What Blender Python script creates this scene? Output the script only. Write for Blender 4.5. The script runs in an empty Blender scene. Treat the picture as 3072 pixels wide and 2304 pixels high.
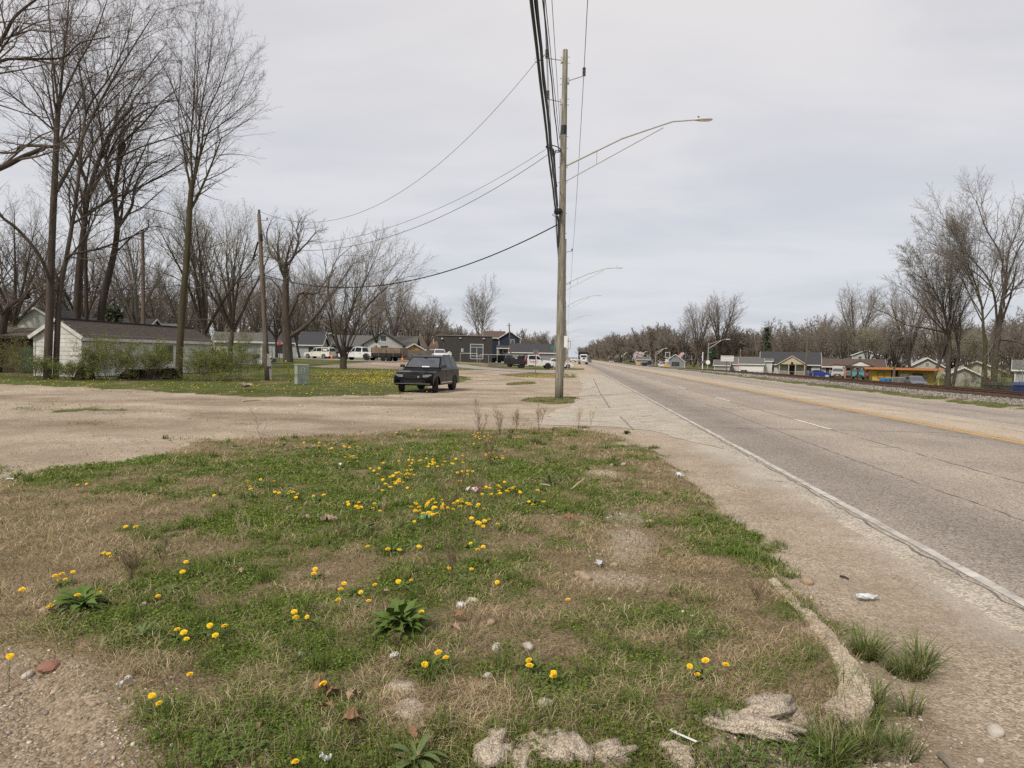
import bpy, bmesh, math, random
import numpy as np
from mathutils import Vector, Matrix
R = math.radians
sc = bpy.context.scene
COL = sc.collection
# ---------------------------------------------------------------- camera
FPX = 2180.0; CX, CY = 1536.0, 1152.0
EYE = Vector((0, 0, 1.8))
CAMR = (Matrix.Rotation(R(4.694), 3, 'Z') @ Matrix.Rotation(R(90 - 2.207), 3, 'X') @ Matrix.Rotation(R(1.0), 3, 'Z'))
cd = bpy.data.cameras.new('camera'); cam = bpy.data.objects.new('camera', cd); COL.objects.link(cam)
cam.matrix_world = Matrix.Translation(EYE) @ CAMR.to_4x4()
cd.sensor_width = 36; cd.lens = FPX / 3072 * 36; cd.clip_start = 0.05; cd.clip_end = 6000
sc.camera = cam
# ---------------------------------------------------------------- light
SUN_AZ, SUN_EL = 215.0, 44.0      # the sun stands behind the camera, to the left (compass degrees from +Y clockwise)
w = bpy.data.worlds.new('World'); sc.world = w; w.use_nodes = True
nt = w.node_tree; nt.nodes.clear()
N = nt.nodes.new; LK = nt.links.new
out = N('ShaderNodeOutputWorld'); bg1 = N('ShaderNodeBackground'); bg2 = N('ShaderNodeBackground'); mx = N('ShaderNodeMixShader')
sky = N('ShaderNodeTexSky'); sky.sky_type = 'NISHITA'; sky.sun_disc = False
sky.sun_elevation = R(SUN_EL); sky.sun_rotation = R(SUN_AZ); sky.dust_density = 2.0
LK(sky.outputs[0], bg1.inputs[0]); bg1.inputs[1].default_value = 0.10
tc = N('ShaderNodeTexCoord'); sep = N('ShaderNodeSeparateXYZ'); LK(tc.outputs['Generated'], sep.inputs[0])
# cloud plane mapping: direction / (z + 0.12)
ad = N('ShaderNodeMath'); ad.operation = 'ADD'; ad.inputs[1].default_value = 0.16; LK(sep.outputs[2], ad.inputs[0])
mz = N('ShaderNodeMath'); mz.operation = 'MAXIMUM'; mz.inputs[1].default_value = 0.1; LK(ad.outputs[0], mz.inputs[0])
dv = N('ShaderNodeVectorMath'); dv.operation = 'DIVIDE'; LK(tc.outputs['Generated'], dv.inputs[0])
cmb = N('ShaderNodeCombineXYZ'); [LK(mz.outputs[0], cmb.inputs[i]) for i in range(3)]; LK(cmb.outputs[0], dv.inputs[1])
mp = N('ShaderNodeMapping'); mp.inputs['Scale'].default_value = (0.75, 1.25, 0.4); mp.inputs['Rotation'].default_value = (0, 0, R(25)); LK(dv.outputs[0], mp.inputs[0])
n1 = N('ShaderNodeTexNoise'); n1.inputs['Scale'].default_value = 1.5; n1.inputs['Detail'].default_value = 7; n1.inputs['Roughness'].default_value = 0.5; n1.inputs['Distortion'].default_value = 0.25
LK(mp.outputs[0], n1.inputs['Vector'])
cr = N('ShaderNodeValToRGB'); cr.color_ramp.interpolation = 'EASE'
cr.color_ramp.elements[0].position = 0.30; cr.color_ramp.elements[0].color = (0.318, 0.320, 0.332, 1)
cr.color_ramp.elements[1].position = 0.66; cr.color_ramp.elements[1].color = (0.376, 0.369, 0.368, 1)
LK(n1.outputs[0], cr.inputs[0])
# bluish grey low band
hr = N('ShaderNodeValToRGB'); hr.color_ramp.elements[0].position = 0.0; hr.color_ramp.elements[0].color = (0.88, 0.925, 0.99, 1)
hr.color_ramp.elements[1].position = 0.42; hr.color_ramp.elements[1].color = (1.02, 1.0, 1.0, 1)
LK(sep.outputs[2], hr.inputs[0])
ml = N('ShaderNodeMix'); ml.data_type = 'RGBA'; ml.blend_type = 'MULTIPLY'; ml.inputs[0].default_value = 1
LK(cr.outputs[0], ml.inputs[6]); LK(hr.outputs[0], ml.inputs[7])
LK(ml.outputs[2], bg2.inputs[0]); bg2.inputs[1].default_value = 1.0
mx.inputs[0].default_value = 0.95
LK(bg1.outputs[0], mx.inputs[1]); LK(bg2.outputs[0], mx.inputs[2]); LK(mx.outputs[0], out.inputs[0])
sd = bpy.data.lights.new('sun', 'SUN'); sd.energy = 1.5; sd.angle = R(11); sd.color = (1.0, 0.93, 0.82)
so = bpy.data.objects.new('sun', sd); COL.objects.link(so)
_a, _e = R(SUN_AZ), R(SUN_EL)
sdir = Vector((math.sin(_a) * math.cos(_e), math.cos(_a) * math.cos(_e), math.sin(_e)))
so.rotation_euler = sdir.to_track_quat('Z', 'Y').to_euler()
vs = sc.view_settings; vs.view_transform = 'Standard'; vs.look = 'None'; vs.gamma = 1; vs.exposure = 1.06; vs.use_curve_mapping = False
try:
    sc.cycles.use_denoising = False
    sc.cycles.max_bounces = 5; sc.cycles.transparent_max_bounces = 4
except Exception: pass
# ---------------------------------------------------------------- noise, terrain, projection helpers
_rs = np.random.RandomState(5); _T = _rs.rand(256, 256)
def vnoise(x, y):
    x = np.asarray(x, float); y = np.asarray(y, float)
    xi = np.floor(x).astype(int); yi = np.floor(y).astype(int); fx = x - xi; fy = y - yi
    fx = fx * fx * (3 - 2 * fx); fy = fy * fy * (3 - 2 * fy)
    a = _T[xi % 256, yi % 256]; b = _T[(xi + 1) % 256, yi % 256]; c = _T[xi % 256, (yi + 1) % 256]; d = _T[(xi + 1) % 256, (yi + 1) % 256]
    return (a * (1 - fx) + b * fx) * (1 - fy) + (c * (1 - fx) + d * fx) * fy
def fbm(x, y, o=4):
    s = 0; a = 0.5; t = 0
    for k in range(o):
        s = s + a * vnoise(np.asarray(x) * 2 ** k + 17.3 * k, np.asarray(y) * 2 ** k + 9.1 * k); t += a; a *= 0.5
    return s / t
def sst(x, a, b):
    t = np.clip((np.asarray(x, float) - a) / (b - a), 0, 1); return t * t * (3 - 2 * t)
def ray(px, py):
    return CAMR @ Vector(((px - CX) / FPX, -(py - CY) / FPX, -1.0))
def at(px, py, D):                    # the place seen in direction (px,py) of the photograph, D metres ahead
    return EYE + ray(px, py) * D
def gp(px, py, z=0.0):                # the same on a horizontal plane
    r = ray(px, py); t = (z - EYE.z) / r.z
    return EYE + r * t
ISL = [gp(*p, 0.08).to_2d() for p in [(-700, 1560), (0, 1440), (130, 1404), (340, 1386), (480, 1362), (545, 1325), (845, 1308), (1098, 1303), (1242, 1288),
      (1560, 1288), (1700, 1277), (1860, 1303), (1990, 1362), (2100, 1452), (2240, 1600), (2330, 1700), (2440, 1800), (2540, 1920), (2595, 2010), (2600, 2080), (2540, 2140), (2400, 2190),
      (2050, 2245), (1700, 2280), (1400, 2300), (1100, 2420), (300, 2430), (230, 2304), (170, 2150), (120, 2040), (0, 1960), (-500, 1900)]]
def poly_sd(x, y, P):                 # signed distance, positive inside
    x = np.asarray(x, float); y = np.asarray(y, float)
    d = np.full(x.shape, 1e9); ins = np.zeros(x.shape, bool); n = len(P)
    for i in range(n):
        ax, ay = P[i]; bx, by = P[(i + 1) % n]
        ex, ey = bx - ax, by - ay; L = ex * ex + ey * ey + 1e-12
        t = np.clip(((x - ax) * ex + (y - ay) * ey) / L, 0, 1)
        d = np.minimum(d, np.hypot(x - ax - t * ex, y - ay - t * ey))
        if abs(ey) > 1e-9:
            c = ((ay > y) != (by > y)) & (x < ex * (y - ay) / ey + ax); ins ^= c
    return np.where(ins, d, -d)
LAWN = [gp(*p, 0.0).to_2d() for p in [(-900, 1150), (0, 1157), (400, 1172), (620, 1184), (800, 1192), (1190, 1182), (1250, 1172), (1330, 1150), (1405, 1142), (1411, 1132), (1350, 1123), (1200, 1114), (800, 1108), (200, 1107), (-900, 1100)]]
PATCH = [([(1500, 1124), (1620, 1116), (1700, 1118), (1760, 1129), (1700, 1134), (1560, 1131)], 0.05),
         ([(1410, 1102), (1480, 1098), (1680, 1100), (1760, 1105), (1740, 1110), (1600, 1111), (1480, 1108)], 0.0),
         ([(1515, 1148), (1600, 1144), (1610, 1152), (1530, 1155)], 0.0),
         ([(1370, 1108), (1430, 1107), (1450, 1112), (1380, 1114)], 0.0),
         ([(1565, 1203), (1600, 1192), (1690, 1190), (1745, 1196), (1760, 1206), (1660, 1212)], 0.0)]
PATCHW = [[gp(*p, 0).to_2d() for p in pl] for pl, _ in PATCH]
RAILX = 23.2
def railz(Y): return 0.30 - 0.95 * sst(Y, 60, 250)
def H(X, Y, fine=True):
    X = np.asarray(X, float); Y = np.asarray(Y, float)
    z = 0.15 * sst(-X, 8, 26) * sst(Y, 20, 40) + 0.62 * sst(Y, 52, 122) * sst(-X, 3, 22)
    z = z - 0.25 * sst(Y, 90, 260) * sst(X, -6, 4)
    z = z + (railz(Y) - 0.22 - z) * sst(X, 19.0, 21.6) * (X > 18)
    z = z + (-1.25 - z) * sst(X, 25.3, 30.5)
    if fine:
        sd_ = poly_sd(X, Y, ISL)
        z = z + 0.10 * sst(sd_, -0.10, 0.22)
        off = sst(-X, -1.0, 1.5)           # not under the road
        near = 1 - sst(np.hypot(X, Y), 40, 60)
        z = z + off * near * 0.05 * (fbm(X * 0.9, Y * 0.9, 3) - 0.5) + off * near * 0.025 * (fbm(X * 5, Y * 5, 3) - 0.5)
        lot = sst(-X, 2, 5) * near * (sd_ < 0)
        z = z - 0.05 * lot * fbm(X * 0.25 + 3, Y * 0.25, 2)
    return z
def h(x, y, fine=True): return float(H(np.array([x]), np.array([y]), fine)[0])
def gH(px, py):                        # terrain point seen at (px,py)
    p = gp(px, py, 0.05)
    for _ in range(6): p = gp(px, py, min(h(p.x, p.y), 1.4))
    return p
def gD(px, D):                         # terrain point D metres ahead, in column px
    p = at(px, 1070 + (px - 1715) * 0.0175, D); return Vector((p.x, p.y, h(p.x, p.y)))
# ---------------------------------------------------------------- materials
MATS = {}
def M(name, c, c2=None, scale=4.0, rough=0.8, metal=0.0, bump=0.0, bscale=None, detail=4, spec=0.3, coat=0.0, stretch=(1, 1, 1), obj=True, emit=None, attr=None, trans=0.0):
    if name in MATS: return MATS[name]
    m = bpy.data.materials.new(name); m.use_nodes = True; t = m.node_tree; b = t.nodes['Principled BSDF']
    b.inputs['Roughness'].default_value = rough; b.inputs['Metallic'].default_value = metal
    b.inputs['Specular IOR Level'].default_value = spec
    if coat: b.inputs['Coat Weight'].default_value = coat; b.inputs['Coat Roughness'].default_value = 0.04
    c = tuple(c) + (1,); c2 = tuple(c2) + (1,) if c2 else tuple(x * 0.75 for x in c[:3]) + (1,)
    tcn = t.nodes.new('ShaderNodeTexCoord'); mpn = t.nodes.new('ShaderNodeMapping'); mpn.inputs['Scale'].default_value = stretch
    t.links.new(tcn.outputs['Object'], mpn.inputs[0])
    nz = t.nodes.new('ShaderNodeTexNoise'); nz.inputs['Scale'].default_value = scale; nz.inputs['Detail'].default_value = detail; nz.inputs['Roughness'].default_value = 0.6
    t.links.new(mpn.outputs[0], nz.inputs['Vector'])
    rp = t.nodes.new('ShaderNodeValToRGB'); rp.color_ramp.elements[0].position = 0.32; rp.color_ramp.elements[1].position = 0.68
    rp.color_ramp.elements[0].color = c2; rp.color_ramp.elements[1].color = c
    t.links.new(nz.outputs[0], rp.inputs[0]); src = rp.outputs[0]
    if attr:
        an = t.nodes.new('ShaderNodeAttribute'); an.attribute_name = attr
        mm = t.nodes.new('ShaderNodeMix'); mm.data_type = 'RGBA'; mm.blend_type = 'MULTIPLY'; mm.inputs[0].default_value = 1
        t.links.new(src, mm.inputs[6]); t.links.new(an.outputs['Color'], mm.inputs[7]); src = mm.outputs[2]
    t.links.new(src, b.inputs['Base Color'])
    if bump:
        n2 = t.nodes.new('ShaderNodeTexNoise'); n2.inputs['Scale'].default_value = bscale or scale * 4; n2.inputs['Detail'].default_value = 5
        t.links.new(mpn.outputs[0], n2.inputs['Vector'])
        bp = t.nodes.new('ShaderNodeBump'); bp.inputs['Strength'].default_value = bump; bp.inputs['Distance'].default_value = 0.02
        t.links.new(n2.outputs[0], bp.inputs['Height']); t.links.new(bp.outputs[0], b.inputs['Normal'])
    if trans:
        b.inputs['Transmission Weight'].default_value = trans
    MATS[name] = m; return m
def siding(name, c, pitch=0.2, rough=0.7):
    if name in MATS: return MATS[name]
    m = M(name, c, tuple(x * 0.86 for x in c), 1.3, rough)
    t = m.node_tree; b = t.nodes['Principled BSDF']
    tcn = t.nodes.new('ShaderNodeTexCoord'); wv = t.nodes.new('ShaderNodeTexWave'); wv.wave_profile = 'SAW'; wv.bands_direction = 'Z'
    wv.inputs['Scale'].default_value = 0.314 / pitch; t.links.new(tcn.outputs['Object'], wv.inputs['Vector'])
    bp = t.nodes.new('ShaderNodeBump'); bp.inputs['Strength'].default_value = 0.9; bp.inputs['Distance'].default_value = 0.03
    t.links.new(wv.outputs[0], bp.inputs['Height']); t.links.new(bp.outputs[0], b.inputs['Normal'])
    return m
def attr_mat(name, attr='Col', rough=0.7, spec=0.2, sss=0.0, trl=0.0):
    m = bpy.data.materials.new(name); m.use_nodes = True; t = m.node_tree; b = t.nodes['Principled BSDF']
    an = t.nodes.new('ShaderNodeAttribute'); an.attribute_name = attr
    nz = t.nodes.new('ShaderNodeTexNoise'); nz.inputs['Scale'].default_value = 40
    tcn = t.nodes.new('ShaderNodeTexCoord'); t.links.new(tcn.outputs['Object'], nz.inputs['Vector'])
    mr = t.nodes.new('ShaderNodeMapRange'); mr.inputs[3].default_value = 0.8; mr.inputs[4].default_value = 1.2; t.links.new(nz.outputs[0], mr.inputs[0])
    mm = t.nodes.new('ShaderNodeVectorMath'); mm.operation = 'SCALE'; t.links.new(an.outputs['Color'], mm.inputs[0]); t.links.new(mr.outputs[0], mm.inputs['Scale'])
    t.links.new(mm.outputs[0], b.inputs['Base Color'])
    b.inputs['Roughness'].default_value = rough; b.inputs['Specular IOR Level'].default_value = spec
    if trl:
        tb = t.nodes.new('ShaderNodeBsdfTranslucent'); ms = t.nodes.new('ShaderNodeMixShader'); ms.inputs[0].default_value = trl
        t.links.new(mm.outputs[0], tb.inputs[0]); o = t.nodes['Material Output']
        t.links.new(b.outputs[0], ms.inputs[1]); t.links.new(tb.outputs[0], ms.inputs[2]); t.links.new(ms.outputs[0], o.inputs[0])
    return m
# ---------------------------------------------------------------- mesh builder
class MB:
    def __init__(s): s.v = []; s.f = []; s.m = []; s.xf = None
    def add(s, vs, fs, mi=0):
        b = len(s.v)
        s.v += [tuple(s.xf @ Vector(p)) if s.xf else tuple(p) for p in vs]
        s.f += [tuple(i + b for i in f) for f in fs]; s.m += [mi] * len(fs)
        return s
    def box(s, c, d, rz=0, mi=0, rot=None):
        x, y, z = d[0] / 2, d[1] / 2, d[2] / 2
        vs = [Vector((i * x, j * y, k * z)) for k in (-1, 1) for j in (-1, 1) for i in (-1, 1)]
        mt = rot if rot else Matrix.Rotation(rz, 3, 'Z')
        vs = [mt @ p + Vector(c) for p in vs]
        return s.add(vs, [(0, 2, 3, 1), (4, 5, 7, 6), (0, 1, 5, 4), (2, 6, 7, 3), (0, 4, 6, 2), (1, 3, 7, 5)], mi)
    def bar(s, a, b, w, t, up=(0, 0, 1), mi=0):     # rectangular bar between two points
        a = Vector(a); b = Vector(b); d = (b - a).normalized(); u = Vector(up)
        if abs(d.dot(u)) > 0.98: u = Vector((1, 0, 0))
        r = d.cross(u).normalized() * (w / 2); q = r.cross(d).normalized() * (t / 2)
        vs = [a - r - q, a + r - q, a + r + q, a - r + q, b - r - q, b + r - q, b + r + q, b - r + q]
        return s.add(vs, [(0, 1, 2, 3), (7, 6, 5, 4), (0, 4, 5, 1), (1, 5, 6, 2), (2, 6, 7, 3), (3, 7, 4, 0)], mi)
    def tube(s, pts, rad, n=6, mi=0, cap=True):
        pts = [Vector(p) for p in pts]; k = len(pts)
        if not hasattr(rad, '__len__'): rad = [rad] * k
        vs = []; ref = None
        for i, p in enumerate(pts):
            d = (pts[min(i + 1, k - 1)] - pts[max(i - 1, 0)]).normalized()
            if ref is None: ref = Vector((0, 0, 1)) if abs(d.z) < 0.9 else Vector((1, 0, 0))
            u = d.cross(ref); u = u.normalized() if u.length > 1e-6 else Vector((0, 1, 0)); v = d.cross(u); ref = u.cross(d)
            for j in range(n):
                a = 2 * math.pi * j / n; vs.append(p + (u * math.cos(a) + v * math.sin(a)) * rad[i])
        fs = [(i * n + j, i * n + (j + 1) % n, (i + 1) * n + (j + 1) % n, (i + 1) * n + j) for i in range(k - 1) for j in range(n)]
        if cap: fs += [tuple(range(n))[::-1], tuple(range((k - 1) * n, k * n))]
        return s.add(vs, fs, mi)
    def cyl(s, a, b, r, n=10, r2=None, mi=0): return s.tube([a, b], [r, r if r2 is None else r2], n, mi)
    def ring(s, c, R_, r, ax=(0, 0, 1), n=16, k=6, mi=0):
        q = Vector((0, 0, 1)).rotation_difference(Vector(ax).normalized())
        vs = []
        for i in range(n):
            a = 2 * math.pi * i / n
            for j in range(k):
                b = 2 * math.pi * j / k
                vs.append(Vector(c) + q @ Vector(((R_ + r * math.cos(b)) * math.cos(a), (R_ + r * math.cos(b)) * math.sin(a), r * math.sin(b))))
        fs = [(i * k + j, i * k + (j + 1) % k, ((i + 1) % n) * k + (j + 1) % k, ((i + 1) % n) * k + j) for i in range(n) for j in range(k)]
        return s.add(vs, fs, mi)
    def lathe(s, prof, c=(0, 0, 0), ax=(0, 0, 1), n=12, mi=0):
        q = Vector((0, 0, 1)).rotation_difference(Vector(ax).normalized()); vs = []
        for r, z in prof:
            for j in range(n):
                a = 2 * math.pi * j / n; vs.append(Vector(c) + q @ Vector((r * math.cos(a), r * math.sin(a), z)))
        k = len(prof)
        fs = [(i * n + j, i * n + (j + 1) % n, (i + 1) * n + (j + 1) % n, (i + 1) * n + j) for i in range(k - 1) for j in range(n)]
        fs += [tuple(range(n))[::-1], tuple(range((k - 1) * n, k * n))]
        return s.add(vs, fs, mi)
    def prism(s, poly, a, b, mi=0):      # polygon points (3D) extruded by vector b-a
        o = Vector(b) - Vector(a); n = len(poly)
        vs = [Vector(p) for p in poly] + [Vector(p) + o for p in poly]
        return s.add(vs, [tuple(range(n))[::-1], tuple(range(n, 2 * n))] + [(i, (i + 1) % n, n + (i + 1) % n, n + i) for i in range(n)], mi)
    def blob(s, c, r, rs, sub=1, amp=0.2, mi=0, flat=None):
        bm = bmesh.new(); bmesh.ops.create_icosphere(bm, subdivisions=sub, radius=1)
        o = rs.random() * 50
        vs = []
        for v in bm.verts:
            q = v.co; k = 1 + amp * 2 * (float(fbm(q.x * 1.3 + o, q.y * 1.3 + q.z * 1.7 + o, 3)) - 0.5)
            p = Vector((q.x * r[0], q.y * r[1], q.z * r[2])) * k
            vs.append(p)
        mt = Matrix.Rotation(rs.random() * 6.28, 3, 'Z') @ Matrix.Rotation((rs.random() - .5) * .5, 3, 'X')
        vs = [mt @ p + Vector(c) for p in vs]
        s.add(vs, [tuple(v.index for v in f.verts) for f in bm.faces], mi); bm.free(); return s
    def build(s, name, mats, parent=None, smooth=False, kind=None, label=None):
        me = bpy.data.meshes.new(name); me.from_pydata(s.v, [], s.f)
        if not isinstance(mats, (list, tuple)): mats = [mats]
        for m in mats: me.materials.append(m)
        if len(mats) > 1: me.polygons.foreach_set('material_index', s.m)
        bm = bmesh.new(); bm.from_mesh(me); bmesh.ops.recalc_face_normals(bm, faces=bm.faces); bm.to_mesh(me); bm.free()
        if smooth: me.shade_smooth()
        o = bpy.data.objects.new(name, me); COL.objects.link(o)
        if parent: o.parent = parent
        if kind: o['kind'] = kind
        if label: o['label'] = label
        return o
def tag(o, label=None, cat=None, group=None, kind=None):
    if label: o['label'] = label
    if cat: o['category'] = cat
    if group: o['group'] = group
    if kind: o['kind'] = kind
    return o
def thing(name, label, cat, loc=(0, 0, 0), rz=0, group=None):
    o = bpy.data.objects.new(name, None); o.empty_display_size = 0.2; COL.objects.link(o); o.location = loc; o.rotation_euler = (0, 0, rz)
    return tag(o, label, cat, group)
def dup(root, loc, rz=None, label=None, group=None, scale=None):
    def cp(o, par):
        c = o.copy(); COL.objects.link(c); c.parent = par
        for ch in list(o.children): cp(ch, c)
        return c
    r = cp(root, None); r.location = loc
    if rz is not None: r.rotation_euler = (0, 0, rz)
    if label: r['label'] = label
    if group: r['group'] = group
    if scale is not None: r.scale = (scale,) * 3 if not hasattr(scale, '__len__') else scale
    return r
def np_mesh(name, V, Fq=None, Ft=None, mat=None, parent=None, col=None, smooth=False, kind=None):
    me = bpy.data.meshes.new(name); V = np.asarray(V, np.float32)
    nq = 0 if Fq is None else len(Fq); nt_ = 0 if Ft is None else len(Ft)
    loops = np.concatenate([np.asarray(Fq, np.int32).ravel() if nq else np.zeros(0, np.int32), np.asarray(Ft, np.int32).ravel() if nt_ else np.zeros(0, np.int32)])
    starts = np.concatenate([np.arange(nq) * 4, nq * 4 + np.arange(nt_) * 3]).astype(np.int32)
    me.vertices.add(len(V)); me.vertices.foreach_set('co', V.ravel())
    me.loops.add(len(loops)); me.loops.foreach_set('vertex_index', loops)
    me.polygons.add(nq + nt_); me.polygons.foreach_set('loop_start', starts)
    me.update(calc_edges=True)
    if col is not None:
        a = me.color_attributes.new('Col', 'FLOAT_COLOR', 'POINT')
        c4 = np.ones((len(V), 4), np.float32); c4[:, :col.shape[1]] = col; a.data.foreach_set('color', c4.ravel())
    if mat: me.materials.append(mat)
    if smooth: me.shade_smooth()
    o = bpy.data.objects.new(name, me); COL.objects.link(o)
    if parent: o.parent = parent
    if kind: o['kind'] = kind
    return o
# ---------------------------------------------------------------- ground
def blobs(L):
    r = []
    for px, py, rx, ry, v in L:
        c = gp(px, py, 0.1); D = (Vector((c.x, c.y, 0.1)) - EYE).length
        a = gp(px, py - ry, 0.1); b = gp(px, py + ry, 0.1)
        r.append((c.x, c.y, rx * D / FPX, (a - b).length / 2, v))
    return r
GREEN = blobs([(600, 1400, 420, 30, 1.0), (1100, 1360, 380, 40, .9), (1500, 1330, 250, 30, .9), (1200, 1480, 420, 90, 1.0), (1650, 1440, 200, 70, .8),
    (900, 1560, 300, 70, 1.0), (1350, 1560, 250, 80, .8), (640, 1720, 200, 90, .9), (620, 1860, 260, 90, 1.0), (400, 1790, 120, 60, 1.0), (1230, 1880, 150, 90, 1.0),
    (500, 2200, 330, 100, 1.0), (850, 2000, 220, 100, .8), (2160, 1600, 130, 70, 1.0), (2300, 1700, 110, 60, 1.0), (2150, 1500, 60, 40, .6), (1880, 1320, 60, 20, .9),
    (2380, 2230, 330, 50, 1.0), (1800, 2290, 400, 40, .7), (2400, 1850, 60, 60, .6), (450, 1900, 80, 50, .9), (250, 1420, 260, 30, .7), (1750, 1850, 160, 60, .45), (2000, 2020, 300, 120, .5),
    (1500, 2100, 400, 80, .5), (1300, 1720, 300, 60, .5), (2150, 1880, 90, 40, .6), (1600, 1700, 160, 60, .45)])
DRY = blobs([(150, 1560, 300, 70, .9), (250, 1680, 330, 70, 1.0), (90, 1800, 160, 100, 1.0), (330, 1950, 200, 60, .9), (950, 1680, 220, 40, .8), (1010, 1740, 220, 40, .8), (1750, 1650, 150, 80, .7),
    (2150, 1760, 180, 70, .6), (1550, 1900, 160, 70, .6), (1150, 2120, 120, 80, .9), (2350, 2010, 200, 90, .8), (1450, 1600, 160, 50, .5), (780, 1640, 150, 30, .6), (2050, 1430, 60, 30, .8), (2200, 1520, 90, 50, .5), (1150, 1560, 80, 40, .3)])
BARE = blobs([(1870, 1330, 60, 12, .9), (1790, 1415, 80, 16, .9), (1860, 1430, 60, 14, .5), (1860, 1540, 110, 30, .7), (1900, 1610, 120, 40, .9), (1880, 1680, 140, 45, .8), (1800, 1735, 110, 25, .9),
    (1990, 1760, 180, 30, .6), (1980, 1830, 120, 30, .4), (150, 2120, 190, 90, 1.3), (60, 2240, 260, 90, 1.6), (180, 2290, 130, 50, .9), (180, 2000, 120, 40, .5), (720, 1340, 70, 14, .7), (1850, 1950, 160, 30, .35), (1900, 1480, 50, 30, .3)])
STAINB = blobs([(250, 1258, 330, 13, 1.3), (520, 1246, 250, 5, .7), (120, 1345, 260, 28, .6), (1350, 1182, 120, 4, .8), (1450, 1215, 200, 9, .5), (1100, 1290, 250, 7, .5), (1660, 1184, 60, 6, .9), (700, 1224, 300, 4, .5), (1250, 1165, 90, 3, .5), (2250, 1500, 60, 50, .5), (2480, 1830, 70, 60, .8), (2720, 2080, 90, 60, .9), (2850, 2200, 120, 40, .4)])
WEEDB = blobs([(220, 1213, 220, 6, .7), (620, 1300, 120, 7, .6), (1010, 1297, 200, 6, .5), (60, 1225, 120, 5, .5), (2420, 1790, 60, 40, .5), (1570, 1262, 30, 10, .5)])
def field(X, Y, L):
    s = np.zeros(np.shape(X))
    for cx, cy, rx, ry, v in L: s = s + v * np.exp(-(((X - cx) / rx) ** 2 + ((Y - cy) / ry) ** 2) * 0.9)
    return s
lb = [(2.1, -10)] + [tuple(gp(*p, 0).to_2d()) for p in [(3072, 1985), (2700, 1700), (2530, 1590), (2330, 1480), (2160, 1390), (2040, 1318), (1960, 1292), (1800, 1279), (1590, 1286), (1600, 1262), (1650, 1238), (1720, 1216), (1745, 1180), (1742, 1150), (1730, 1132), (1712, 1118)]]
LBY = [q[1] for q in lb]; LBX = [q[0] for q in lb]
def zones(X, Y):
    n = fbm(X * 1.7, Y * 1.7, 4) - 0.5; nf = fbm(X * 6, Y * 6, 3) - 0.5; nl = fbm(X * 0.35 + 7, Y * 0.35, 3) - 0.5
    di = poly_sd(X, Y, ISL); w = 0.05 + np.hypot(X, Y) * 0.012 + .28 * sst(-X, 1.0, 1.7) * (1 - sst(Y, 4.5, 6.5)) + .25 * sst(-X, 3, 6)
    isl = sst(di + n * 0.9 + nf * .25, -w, w * 1.6)
    rad = np.hypot(X, Y)
    lawn = sst(poly_sd(X, Y, LAWN) + n * 1.2, -0.3, 0.5)
    pt = np.zeros(X.shape)
    for P in PATCHW: pt = np.maximum(pt, sst(poly_sd(X, Y, P) + n * 0.5, -0.35, 0.15))
    fr = sst(-X, 4, 12) * sst(Y, 95, 110) * (0.5 + nl)
    farl = sst(-X, 24, 32) * sst(Y, 33, 40); right = sst(X, 25.5, 28)
    verge = sst(X + n, 17.3, 18.0) * (1 - sst(X + n, 19.6, 20.6)) * sst(n + nl * .6, -.45, .05)
    far = sst(rad, 140, 200) * (np.abs(X - 9) > 14)
    bare = field(X, Y, BARE)
    cover = np.clip(isl * (1 - np.clip(bare - .25 + n * .9, 0, 1)), 0, 1)
    cover = np.maximum.reduce([cover, lawn, pt, np.clip(fr, 0, 1), farl, right * .9, verge * .9, far])
    lotweed = sst(-X, 3, 6) * sst(n + nl * 1.2, .2, .55) * (rad < 60) * .5
    cover = np.maximum(cover, lotweed)
    gb = field(X, Y, GREEN) - 0.9 * field(X, Y, DRY)
    green = np.clip(0.22 + 0.55 * gb + n * 1.9 + nf * .9, 0, 1)
    green = np.where(di > -0.6, green, np.clip(0.70 + n * 1.1 + nf * .4, 0, 1))
    green = np.where(pt > .3, np.clip(.55 + n + nf, 0, 1), green)
    stain = .8 * sst(-X, 1, 3) * sst(fbm(X * 0.22 + 31, Y * 0.5, 3), .52, .72)
    stain = np.maximum(stain, np.where(X < .6, 1, .45) * (1 - sst(rad, 4.2, 7.5)) * sst(-cover, -.75, -.45) + bare * .2 * (isl > .5) * (rad < 9))
    stain = np.clip(stain + .9 * field(X, Y, STAINB) * (n + .75) * (isl < .5), 0, 1); cover = np.clip(cover + field(X, Y, WEEDB) * np.clip(.7 + n * 2.5, 0, 1) * (isl < .5), 0, 1)
    return cover, green, stain, isl, lawn
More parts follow.
